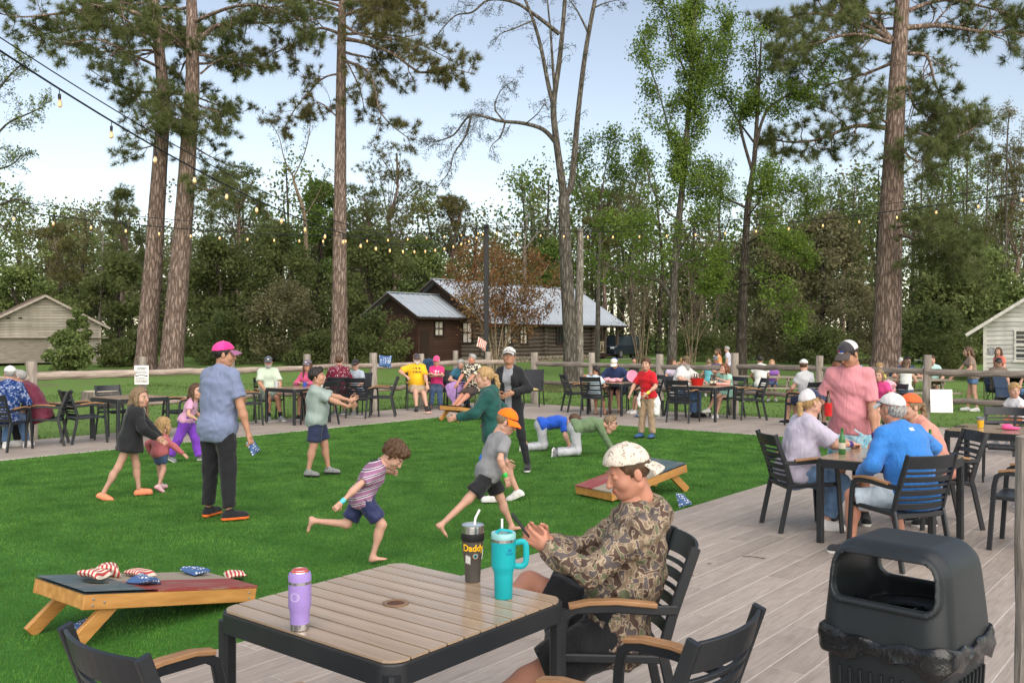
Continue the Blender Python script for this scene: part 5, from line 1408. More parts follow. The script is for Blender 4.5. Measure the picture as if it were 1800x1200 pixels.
# charcoal tumbler
x, y, _ = at(831, 1021, ZT)
t = empty("tumbler", (x, y, ZT), 0, "charcoal steel tumbler lettered in yellow with a clear straw", "tumbler")
CHA = M("charcoal_coat", (.075, .068, .062), .45, .1, 20, .1, 700, .0004)
lathe_part("body", [(.031, 0), (.033, .002), (.036, .085), (.041, .11), (.0445, .125), (.0475, .195)], CHA, t)
lathe_part("grip_band", [(.0478, .178), (.0500, .182), (.0505, .205), (.0488, .212)], M("grip_black", (.012, .012, .013), .6, .1, 9, .1), t)
lathe_part("rim", [(.0486, .212), (.0490, .238), (.0485, .243)], steel(), t)
lathe_part("lid", [(.0485, .2425), (.0490, .246), (.046, .248), (.044, .2445), (.002, .2445)], M("clear_lid", (.20, .24, .28), .1, .1, 5, 0, spec=.7), t)
auto_smooth(MB().tube([(.008, 0, .15), (.008, .0, .25), (.012, .0, .275), (.030, .0, .31)], .0055, 10).build("straw", M("clear_straw", (.75, .76, .76), .15, .05, 5, 0), t), 60)
wrap_text("Daddy", .040, .0480, .140, -math.pi / 2 + .12, M("lettering_yellow", (.85, .50, .02), .5, .05, 9, 0), t, "lettering", .95, .055)
def badge(par, rad, z, th0, r, col, name, inner=None):
    m = MB(); ring = []
    for k in range(16):
        a = 2 * math.pi * k / 16; th = th0 + r * math.cos(a) / rad; R_ = rad + .055 * r * math.sin(a); ring.append((R_ * math.cos(th), R_ * math.sin(th), z + r * math.sin(a)))
    m.add(ring, [tuple(range(16))]); m.build(name, M("badge_" + name, col, .5, .05, 9, 0), par)
badge(t, .0460, .118, -math.pi / 2 + .30, .0125, (.55, .22, .05), "round_sticker"); badge(t, .0464, .118, -math.pi / 2 + .30, .010, (.10, .35, .45), "sticker_centre"); badge(t, .0467, .117, -math.pi / 2 + .30, .005, (.02, .02, .02), "sticker_mark")
m = MB()
for k in range(5):
    th = -math.pi / 2 - .62 + k * .10; zz = .105 + .004 * (k % 2)
    m.add([(.0462 * math.cos(th - .045), .0462 * math.sin(th - .045), zz - .016 - .002 * k), (.0462 * math.cos(th + .03), .0462 * math.sin(th + .03), zz - .02), (.0472 * math.cos(th + .045), .0472 * math.sin(th + .045), zz + .014), (.0472 * math.cos(th - .03), .0472 * math.sin(th - .03), zz + .018 - .003 * k)], [(0, 1, 2, 3)])
m.build("white_sticker", M("sticker_white", (.75, .75, .72), .5, .2, 60, 0), t)
m = MB(); m.add([(.0472 * math.cos(th), .0472 * math.sin(th), z) for th, z in ((-.62, .10), (-.5, .105), (-.30, .135), (-.36, .15), (-.5, .125))], [(0, 1, 2, 3, 4)]); m.build("white_sticker", M("sticker_white", (1, 1, 1)), t)
# turquoise handled tumbler
x, y, _ = at(885, 1050, ZT)
t = empty("tumbler", (x, y, ZT), .0, "turquoise handled tumbler with a straw on the near table", "tumbler")
TEAL = M("turquoise_coat", (.008, .35, .40), .5, .05, 20, .1, 700, .0004)
lathe_part("body", [(.034, 0), (.036, .003), (.038, .095), (.0395, .105), (.0475, .125), (.049, .135), (.050, .228), (.0505, .23)], TEAL, t)
lathe_part("rim", [(.0500, .2302), (.0500, .242)], steel(), t)
lathe_part("lid", [(.0505, .2422), (.0508, .262), (.048, .266), (.002, .266)], M("frosted_lid", (.22, .46, .47), .15, .05, 9, 0, spec=.6), t)
MB().bar([(-.03, -.012, .268), (-.01, -.016, .280), (.012, -.012, .276), (.034, -.006, .270)], .024, .010).build("lid_tab", TEAL, t)
auto_smooth(MB().tube([(-.006, .008, .2), (-.006, .008, .318)], .005, 10).build("straw", M("clear_straw", (1, 1, 1)), t), 60)
hp = [(.048, 0, .222), (.075, 0, .228), (.088, 0, .220), (.092, 0, .20), (.092, 0, .155), (.087, 0, .138), (.072, 0, .128), (.046, 0, .130)]
auto_smooth(MB().bar(dense(hp, 4), .024, .013, (0, 1, 0), .4).build("handle", TEAL, t), 60)
NAVI = M("logo_blue", (.01, .12, .32), .5, .05, 9, 0)
m = MB()
for k, (dx, h_) in enumerate(((-.006, .010), (0, .014), (.006, .010))):
    th = -math.pi / 2 + .55 + dx / .05; m.add([(.0503 * math.cos(th - .05), .0503 * math.sin(th - .05), .196), (.0503 * math.cos(th + .05), .0503 * math.sin(th + .05), .196), (.0503 * math.cos(th + .03), .0503 * math.sin(th + .03), .196 + h_), (.0503 * math.cos(th - .03), .0503 * math.sin(th - .03), .196 + h_)], [(0, 1, 2, 3)])
m.build("emblem", NAVI, t); wrap_text("STANLEY", .0085, .0503, .184, -math.pi / 2 + .55, NAVI, t)
# things on the other tables
BOT_G = M("green_bottle", (.03, .16, .03), .12, .1, 5, 0, spec=.6); BOT_B = M("brown_bottle", (.05, .02, .008), .12, .1, 5, 0, spec=.6); LBL = M("bottle_label", (.6, .55, .45), .6, .1, 20, 0)
def bottle(loc, m, label):
    t = empty("beer_bottle", loc, 0, label, "bottle"); lathe_part("glass", [(.028, 0), (.0305, .004), (.0305, .125), (.026, .145), (.014, .185), (.012, .225), (.013, .228), (.013, .235), (.002, .236)], m, t, 14)
    lathe_part("paper_label", [(.0309, .05), (.0309, .105)], LBL, t, 14); return t
bottle((2.98, 8.32, ZT), BOT_G, "green beer bottle before the man in pink shirt"); bottle((3.72, 8.2, ZT), BOT_G, "green beer bottle behind the man in blue shirt")
t = empty("menu_card", (3.15, 7.98, ZT), .4, "teal card lying on the table beside the man in blue", "card"); MB().box((0, 0, .004), (.2, .1, .008)).build("cover", M("teal_card", (.02, .2, .24), .5, .1, 8, 0), t)
MB().box((.085, .01, .010), (.06, .08, .003)).build("paper_slip", M("yellow_slip", (.6, .6, .3), .7, .1, 8, 0), t)
x, y = 5.45, 10.72
t = empty("drink_cup", (x, y, ZT), 0, "clear plastic cup of yellow drink on the right-edge table", "cup")
lathe_part("drink", [(.030, .002), (.039, .09), (.002, .091)], M("yellow_drink", (.75, .42, .03), .2, .1, 8, 0), t, 16); lathe_part("cup_rim", [(.0392, .0915), (.044, .125), (.045, .126), (.043, .124), (.0385, .0915)], M("clear_lid", (1, 1, 1)), t, 16)
def clog_thing(loc, rz, label):
    s = Sh(); s.ell((0, .0, .03), (.05, .13, .028)); s.ell((0, .05, .055), (.048, .075, .04), k=.03); s.ell((0, -.06, .075), (.034, .06, .03), k=.01, sub=True)
    V, F = s.mesh(.008); o = make("clog", V, F, M("pink_clog", (.75, .09, .28), .5, .1, 9, .1), None, True); o.location = loc; o.scale = (.75, .75, .75); o.rotation_euler.z = rz; tag(o, label, "clog")
clog_thing((5.66, 10.45, ZT), 1.3, "pink foam clog lying on the right-edge table")
t = empty("menu_card", (5.28, 10.85, ZT), .2, "small dark phone lying on the right-edge table", "phone"); MB().box((0, 0, .005), (.15, .07, .009), ch=.003).build("case", DARK, t)
# red bucket with bottles
t = empty("ice_bucket", (4.05, 20.15, ZT), 0, "red bucket standing on the patio table by the bearded man", "bucket")
RED = M("red_plastic", (.55, .02, .015), .4, .1, 8, 0); lathe_part("tub", [(.11, 0), (.115, .005), (.15, .15), (.155, .155), (.145, .15), (.11, .02), (.002, .02)], RED, t, 20)
for i, (dx, dy) in enumerate(((-.06, 0), (.0, .05), (.06, -.01))): bottle((4.05 + dx, 20.15 + dy, ZT + .022), BOT_B, ["left", "middle", "right"][i] + " brown bottle standing in the red bucket")
for i, (dx, dy) in enumerate(((.28, -.12), (.33, .02), (.38, -.05))): bottle((4.05 + dx, 20.15 + dy, ZT), BOT_B, ["left", "middle", "right"][i] + " brown bottle beside the red bucket")
MB_ = MB().box((0, 0, .03), (.30, .2, .05), ch=.008); o = MB_.build("food_tray", M("tray_red_white", (.7, .3, .26), .6, .4, 12, 0)); o.location = (4.6, 20.2, ZT + .002); tag(o, "red and white food tray before the girl in mint shirt", "tray")
# pink basket and pink cloth
t = empty("pink_basket", (2.78, 21.3, ZT), .3, "round pink basket standing on edge on the patio table", "basket"); t.scale = (.62, .62, .62); PK = M("pink_plastic", (.72, .30, .42), .5, .15, 20, .3)
tr_ = rotm('X', 78); lathe_part("rim", [(.20, -.02), (.23, -.02), (.235, .0), (.23, .03), (.20, .03), (.20, -.02)], PK, t, 24); t.children[0].data.transform(Matrix(tr_.tolist()).to_4x4()); t.children[0].location = (0, 0, .24)
o = MB().lathe([(.002, .0), (.20, .0), (.2, .012), (.002, .012)], 20, (0, 0, 0), tr_).build("woven_back", M("pink_weave", (.62, .22, .33), .7, .4, 40, .5), t); o.location = (0, 0, .24)
s = Sh()
for i in range(7): s.ell((-.16 + .055 * i, .03 * math.sin(i * 2.1), .05 + .015 * math.sin(i * 1.7)), (.06, .07, .045), k=.03)
V, F = s.mesh(.014, .006, 40, 3, gcut=[((0, 0, .002), (0, 0, -1))]); o = make("pink_cloth", V, F, M("pink_fabric", (.72, .36, .42), .9, .15, 12, .3), None, True); o.location = (2.35, 21.55, ZT); tag(o, "crumpled pink cloth before the man in navy shirt", "cloth")
# white mug, cups on the pale-green-shirt table
def mug(loc, label, col, h=.11, r=.04):
    t = empty("mug", loc, 0, label, "mug"); mm = M("mug_%d" % int(col[0] * 100 + col[2] * 10), col, .35, .05, 9, 0); lathe_part("cup", [(r * .9, 0), (r * .95, .003), (r, h), (r * .92, h), (r * .85, .01), (.002, .01)], mm, t, 16)
    MB().tube(dense([(r * .95, 0, h * .85), (r * 1.6, 0, h * .8), (r * 1.6, 0, h * .3), (r * .95, 0, h * .2)], 3), .007, 6).build("handle", mm, t, True)
mug((-4.08, 19.7, ZT), "tall white handled mug before the woman in pink shirt", (.75, .73, .70), .2, .045); mug((-4.95, 19.35, ZT), "clear cup on the pale-green-shirt man's table", (.5, .52, .54), .13, .04)
mug((-4.4, 19.55, ZT), "blue cup before the woman in pink shirt", (.05, .09, .4), .1, .036); mug((10.75, 23.8, .64), "green can on the right-hand picnic table", (.02, .35, .12), .12, .033)
# small leaves and twigs blown on the deck
for i in range(26):
    u, v = random.uniform(-5, 10), random.uniform(-5.5, -.3); X, Y, _ = uv(u, v)
    if not (2.6 < Y < 13 and abs(X) < .5 * Y): continue
    s_ = random.uniform(.012, .03); a = random.uniform(0, 6.28); V = [(0, -s_ * .35, 0), (s_, 0, .004), (0, s_ * .35, .002), (-s_, 0, .003)]
    o = make("fallen_leaf", V, [(0, 1, 2, 3)], M("dead_leaf", (.10, .06, .03), .9, .3, 9, 0)); o.location = (X, Y, .003); o.rotation_euler.z = a; tag(o, "tiny dry leaf fragment lying on the deck tiles", "leaf", "dry leaf bits on the deck")
o = MB().tube([(-.09, 0, 0), (-.02, .012, .004), (.09, -.01, .002)], .0028, 5).build("twig", B_DARK); o.location = at(1325, 979, .004); o.rotation_euler.z = -.4; tag(o, "thin dry twig lying on the deck left of the trash bin", "twig")
# ------------------------------------------------------------------ people: body, clothes, hair, hats
def nrm(v): v = np.asarray(v, float); return v / (np.linalg.norm(v) + 1e-9)
def head_shape():
    s = Sh()
    s.ell((0, -.014, .034), (.074, .094, .084), k=.02); s.ell((0, .026, -.028), (.060, .064, .082), k=.03); s.ell((0, .052, -.088), (.030, .030, .026), k=.03)
    for x in (-1, 1):
        s.ell((.040 * x, .050, -.030), (.026, .030, .030), k=.02); s.cone((.030 * x, .030, -.085), (.056 * x, -.01, -.055), .020, .020, .03)
        s.ell((.031 * x, .108, .006), (.017, .020, .011), k=.012, sub=True); s.ell((.030 * x, .0775, .005), (.0145, .0135, .0125), k=.004)
        s.ell((.079 * x, -.012, -.006), (.009, .019, .030), k=.008)
        s.ell((.030 * x, .0865, .0270), (.022, .007, .005), k=.012)
    s.cone((0, .086, .020), (0, .110, -.032), .008, .0110, .012); s.ell((0, .102, -.035), (.0155, .009, .008), k=.009)
    s.ell((0, .0885, -.0575), (.022, .010, .0055), k=.006); s.ell((0, .0865, -.0685), (.019, .010, .006), k=.006)
    s.cone((0, -.018, -.06), (0, -.028, -.13), .052, .053, .03)
    return s
HEADS, HANDS, HAIRS, SHOES, CAPS = {}, {}, {}, {}, {}
def head_mesh(h):
    if h not in HEADS:
        V, F = head_shape().mesh(h); C = V[F].mean(1); mi = np.zeros(len(F), int); ax = np.abs(C[:, 0])
        e = np.sqrt((ax - .030) ** 2 + (C[:, 1] - .0775) ** 2 + (C[:, 2] - .005) ** 2)
        mi[(e < .0155) & (C[:, 1] > .082) & (np.abs(C[:, 2] - .005) < .0065)] = 1
        mi[((ax - .031) ** 2 + (C[:, 2] - .005) ** 2 < .0052 ** 2) & (C[:, 1] > .08)] = 4
        mi[(ax > .013) & (ax < .05) & (C[:, 2] > .0235) & (C[:, 2] < .0315) & (C[:, 1] > .065)] = 2
        mi[(ax < .023) & (C[:, 2] > -.074) & (C[:, 2] < -.0525) & (C[:, 1] > .0875)] = 3
        HEADS[h] = (V, F, mi)
    return HEADS[h]
def hand_mesh(pose, h):
    """right hand: fingers along +y, thumb towards -x, back of hand +z"""
    if (pose, h) not in HANDS:
        a = {'relaxed': 20, 'open': 7, 'grip': 52, 'flat': 2, 'pinch': 38}[pose]; s = Sh()
        s.cone((0, -.02, 0), (0, .02, 0), .025, .027, .01, (1, 0, 0), 1.15)
        for x in (-.024, 0, .022): s.cone((x * .8, .02, 0), (x * 1.1, .085, 0), .0155, .0125, .012)
        for i, (x, L) in enumerate(((-.029, .070), (-.010, .078), (.010, .073), (.028, .057))):
            p = np.array((x, .088, 0.0)); sp = (x / .03) * (.22 if pose == 'open' else .07); an = math.radians(a * (.5 if pose != 'grip' else .9)); r = .0094 if i < 3 else .0082
            for sgm in (.45, .32, .25):
                d = np.array((math.sin(sp), math.cos(an) * math.cos(sp), -math.sin(an))); q = p + d * L * sgm; s.cone(p, q, r, r * .94, .005); p = q; r *= .93; an += math.radians(a)
        t = {'grip': .95, 'pinch': .7}.get(pose, .35); p = np.array((-.026, .018, -.006)); d = nrm((-.8, .75, -.25 - t * .4)); q = p + d * .042; s.cone(p, q, .0135, .011, .01); d2 = nrm((-.35 + t * .5, .95, -.3 - t * .4)); m = q + d2 * .03; s.cone(q, m, .0105, .0095, .006); s.cone(m, m + nrm(d2 + (.25 * t, .1, -.1)) * .022, .0095, .008, .005)
        HANDS[(pose, h)] = s.mesh(h)
    return HANDS[(pose, h)]
def hair_mesh(style, h):
    key = (style, h)
    if key in HAIRS: return HAIRS[key]
    s = Sh(); amp = .0035
    face = [((0, .060, .058), nrm((0, .62, -.75)))]                 # hairline plane
    if style in ('short', 'kid', 'mop'):
        o = .008 if style == 'short' else .016 if style == 'kid' else .024
        s.ell((0, -.016, .036), (.077 + o, .096 + o, .086 + o), cut=[((0, .068, .052), nrm((0, .50, -.80)))], k=.01)
        s.ell((0, .055, .105), (.05, .04, .022 + o * .5), k=.02)
        for x in (-1, 1): s.cone((.074 * x, .008, .03), (.076 * x, .004, -.012), .012, .007, .01)
        if style == 'mop': s.ell((0, .07, .085), (.065, .035, .025), k=.02); amp = .007
    elif style == 'buzz':
        s.ell((0, -.015, .035), (.078, .098, .087), cut=[((0, .062, .056), nrm((0, .50, -.80)))], k=.01); amp = .001
    elif style == 'nape':                                            # what shows under a cap
        s.ell((0, -.016, .030), (.080, .098, .085), cut=[((0, .04, .02), nrm((0, .80, -.55))), ((0, 0, .05), (0, 0, 1))], k=.01); amp = .002
    elif style == 'curlnape':
        s.ell((0, -.028, .008), (.083, .092, .078), cut=[((0, .02, .02), nrm((0, .90, -.30))), ((0, 0, .05), (0, 0, 1))], k=.01); amp = .007
    else:
        L = {'long': .34, 'mid': .20, 'vlong': .46, 'bob': .13, 'pony': .0, 'bun': .0, 'capony': .0, 'braid': .0, 'caplong': .34, 'curly': .05}[style]
        cut = [((0, .062, .070), nrm((0, .55, -.80)))]
        if style in ('capony', 'caplong'): s.ell((0, -.016, .028), (.082, .100, .086), cut=[((0, .035, .02), nrm((0, .85, -.5))), ((0, 0, .06), (0, 0, 1))], k=.01)
        else: s.ell((0, -.016, .038), (.087, .106, .096), cut=cut, k=.01)
        if style == 'curly': s.ell((0, -.03, .02), (.10, .105, .10), cut=[((0, .05, .05), nrm((0, .75, -.6)))], k=.02); amp = .010
        if L > .06:
            s.chain([(0, -.065, .03), (0, -.095, -.08), (0, -.105, -L)], [.062, .058, .035], .02, lat=(1, 0, 0), ks=1.45)
            for x in (-1, 1): s.chain([(.066 * x, .025, .05), (.080 * x, .012, -.04), (.082 * x, .0 if L < .3 else .03, -L * .75)], [.022, .024, .014], .015)
        if style in ('pony', 'capony'): s.chain([(0, -.095, .03), (0, -.135, .01), (.01, -.150, -.08), (.015, -.135, -.22)], [.022, .026, .026, .010], .012)
        if style == 'braid': s.chain([(0, -.10, .0), (0, -.12, -.08), (0, -.12, -.30)], [.03, .028, .014], .012)
        if style == 'bun': s.ell((0, -.075, .125), (.038, .038, .034), k=.01)
        if style in ('pony', 'bun', 'braid'):
            for x in (-1, 1): s.cone((.070 * x, .02, .04), (.078 * x, .005, -.02), .014, .008, .01)
    HAIRS[key] = s.mesh(h, amp, 75 if style not in ('curly', 'curlnape') else 95, 5)
    return HAIRS[key]
def cap_mesh(h):
    if h not in CAPS:
        s = Sh(); s.ell((0, -.008, .040), (.088, .108, .094), cut=[((0, -.1, .036), nrm((0, .10, -1)))], k=.006); s.ell((0, -.008, .134), (.010, .010, .005), k=.006)
        s.ell((0, -.012, .028), (.0795, .099, .086), k=.004, sub=True, cut=())
        V, F = s.mesh(h)
        P = []
        for t in np.linspace(0, 1, 9):
            row = []
            for a in np.linspace(-1, 1, 15):
                th = a * 1.02; r0 = np.array((math.sin(th) * .085, -.008 + math.cos(th) * .104, .046)); fwd = .072 * math.cos(th * .9) ** .8
                row.append(r0 + t * np.array((a * .004, fwd, -.012 - .020 * t)) + np.array((0, 0, -.020 * (a * a) * (.3 + .7 * t))))
            P.append(row)
        P = np.array(P); m = MB(); m.grid(P[::-1]); m.grid(P - (0, .001, .005)); CAPS[h] = (V, F, np.array(m.v), m.f)
    return CAPS[h]
def shoe_mesh(kind, h=.007):
    if kind not in SHOES:
        s = Sh()
        if kind == 'flip':
            s.ell((0, .065, .012), (.048, .135, .012), k=.004); s.chain([(-.035, .03, .025), (0, .12, .05), (.035, .03, .025)], [.008, .008, .008], .004)
        else:
            s.chain([(0, -.035, .02), (0, .05, .02), (.004, .15, .02)], [.040, .040, .046], .02); s.chain([(0, -.025, .05), (0, .04, .055), (.003, .14, .035)], [.036, .038, .036], .025)
            if kind != 'clog': s.cone((0, -.02, .05), (0, .005, .092), .037, .037, .02)
            else: s.ell((.002, .10, .05), (.048, .085, .038), k=.02)
        V, F = s.mesh(h, gcut=[((0, 0, .0), (0, 0, -1))]); C = V[F].mean(1); mi = (C[:, 2] < (.024 if kind != 'flip' else .02)).astype(int); SHOES[kind] = (V, F, mi)
    return SHOES[kind]
def ik(a, t, l1, l2, hint):
    a, t = np.asarray(a, float), np.asarray(t, float); d = t - a; L = np.linalg.norm(d)
    if L > (l1 + l2) * .999: k = L / (l1 + l2) * 1.001; k = min(k, 1.12); l1 *= k; l2 *= k; t = a + d / L * min(L, (l1 + l2) * .999); d = t - a; L = np.linalg.norm(d)
    d /= L; x = (l1 * l1 - l2 * l2 + L * L) / (2 * L); hgt = math.sqrt(max(0, l1 * l1 - x * x)); hh = np.asarray(hint, float); hh = hh - d * (hh @ d); hh = nrm(hh)
    return a + d * x + hh * hgt, t
SKINS = {'fair': (.50, .30, .225), 'tan': (.40, .215, .14), 'warm': (.43, .245, .17), 'brown': (.30, .155, .095), 'pale': (.56, .37, .295), 'red': (.46, .225, .155)}
HAIRC = {'blond': (.36, .23, .10), 'brown': (.075, .038, .018), 'dark': (.014, .010, .009), 'grey': (.30, .295, .285), 'auburn': (.13, .045, .018), 'ash': (.19, .13, .075), 'white': (.55, .54, .52)}
def skin_m(n):
    if 'skin_' + n in MATS: return MATS['skin_' + n]
    c = SKINS[n]; m = M('skin_' + n, c, .55, .10, 9, .08, 220, .001, spec=.35, col2=(c[0] * 1.06, c[1] * .98, c[2] * .95)); b = m.node_tree.nodes["Principled BSDF"]
    b.inputs["Subsurface Weight"].default_value = .08; b.inputs["Subsurface Radius"].default_value = (.012, .005, .003); return m
def lips_m(n): c = SKINS[n]; return M('lips_' + n, (c[0] * .85, c[1] * .58, c[2] * .6), .5, .1, 9, 0)
def hair_m(n): return M('hair_' + n, sc(HAIRC[n], .7), .5, .1, 16, .6, 40, .006, col2=sc(HAIRC[n], 1.35), stretch=(7, 7, .8), spec=.4)
EYEW = M("eye_white", (.42, .36, .33), .25, .05, 5, 0)
def cloth(name, c, **k): return M("cloth_" + name, c, k.pop('rough', .85), k.pop('var', .10), k.pop('scale', 7), k.pop('bump', .22), k.pop('bscale', 26), k.pop('bdist', .010), sheen=.15, spec=.2, folds=k.pop('folds', .32), **k)
def band_cloth(name, kind, cols, scale=12.0):
    if name in MATS: return MATS[name]
    m, nt, N, L, b = _nodes(name); co = _coord(nt); b.inputs["Roughness"].default_value = .85; b.inputs["Specular IOR Level"].default_value = .2
    if kind == 'stripe':
        sp = N.new("ShaderNodeSeparateXYZ"); L.new(co, sp.inputs[0]); f = _math(nt, 'FRACT', _math(nt, 'MULTIPLY', _math(nt, 'ADD', sp.outputs[2], _math(nt, 'MULTIPLY', sp.outputs[1], -.25)), scale))
        c = _ramp(nt, f, [(0, cols[0]), (.62, cols[1]), (.74, cols[2]), (.90, cols[1])], True)
    elif kind == 'dots':
        v = N.new("ShaderNodeTexVoronoi"); v.inputs["Scale"].default_value = scale; L.new(co, v.inputs["Vector"]); c = _mix(nt, _math(nt, 'LESS_THAN', v.outputs["Distance"], .24), cols[0], cols[1])
    elif kind == 'floral':
        n1 = _noise(nt, co, scale, 1, .4, 1.5); n2 = _noise(nt, co, scale * 1.7, 1, .4, 2.0)
        c = _mix(nt, _math(nt, 'GREATER_THAN', n1, .52), cols[0], cols[1]); c = _mix(nt, _math(nt, 'GREATER_THAN', n2, .63), c, cols[2])
    elif kind == 'tiedye':
        c = _ramp(nt, _noise(nt, co, scale, 3, .6, 1.2), [(.35, cols[0]), (.5, cols[1]), (.65, cols[2])])
    elif kind == 'camo':
        w = N.new("ShaderNodeVectorMath"); w.operation = 'ADD'; w.inputs[1].default_value = (3.7, 1.9, 5.1); L.new(co, w.inputs[0]); w2 = N.new("ShaderNodeVectorMath"); w2.operation = 'ADD'; w2.inputs[1].default_value = (-7.1, 4.2, 2.6); L.new(co, w2.inputs[0])
        n1 = _noise(nt, co, scale, 1.0, .45, .6); n2 = _noise(nt, w.outputs[0], scale * 1.05, 1.0, .45, .6); n3 = _noise(nt, w2.outputs[0], scale * 1.15, 1.0, .45, .6)
        tan, brown, grey, olive, pale = cols
        c = _mix(nt, _math(nt, 'GREATER_THAN', n1, .455), tan, pale); c = _mix(nt, _math(nt, 'GREATER_THAN', n1, .50), c, brown)
        c = _mix(nt, _math(nt, 'GREATER_THAN', n2, .535), c, pale); c = _mix(nt, _math(nt, 'GREATER_THAN', n2, .575), c, grey)
        c = _mix(nt, _math(nt, 'GREATER_THAN', n3, .59), c, pale); c = _mix(nt, _math(nt, 'GREATER_THAN', n3, .625), c, olive)
    elif kind == 'speck':
        n1 = _noise(nt, co, scale, 3, .65, .4); c = _ramp(nt, n1, [(0, cols[0]), (.56, cols[1]), (.64, cols[2]), (.68, cols[0])], False)
        c = _mix(nt, _math(nt, 'GREATER_THAN', _noise(nt, co, scale * 2.2, 2, .7), .63), c, cols[3])
    L.new(c, b.inputs["Base Color"]); cf = _coord(nt, (1.5, 1.5, .55), (.25, .2, 0)); _bump(nt, b, _noise(nt, cf, 6.5, 2, .5, 2.0), .35, .05); MATS[name] = m; return m
PEOPLE = {}
def xf(V, Rm, t, k=1.0): return (np.asarray(V) * k) @ np.asarray(Rm).T + np.asarray(t)

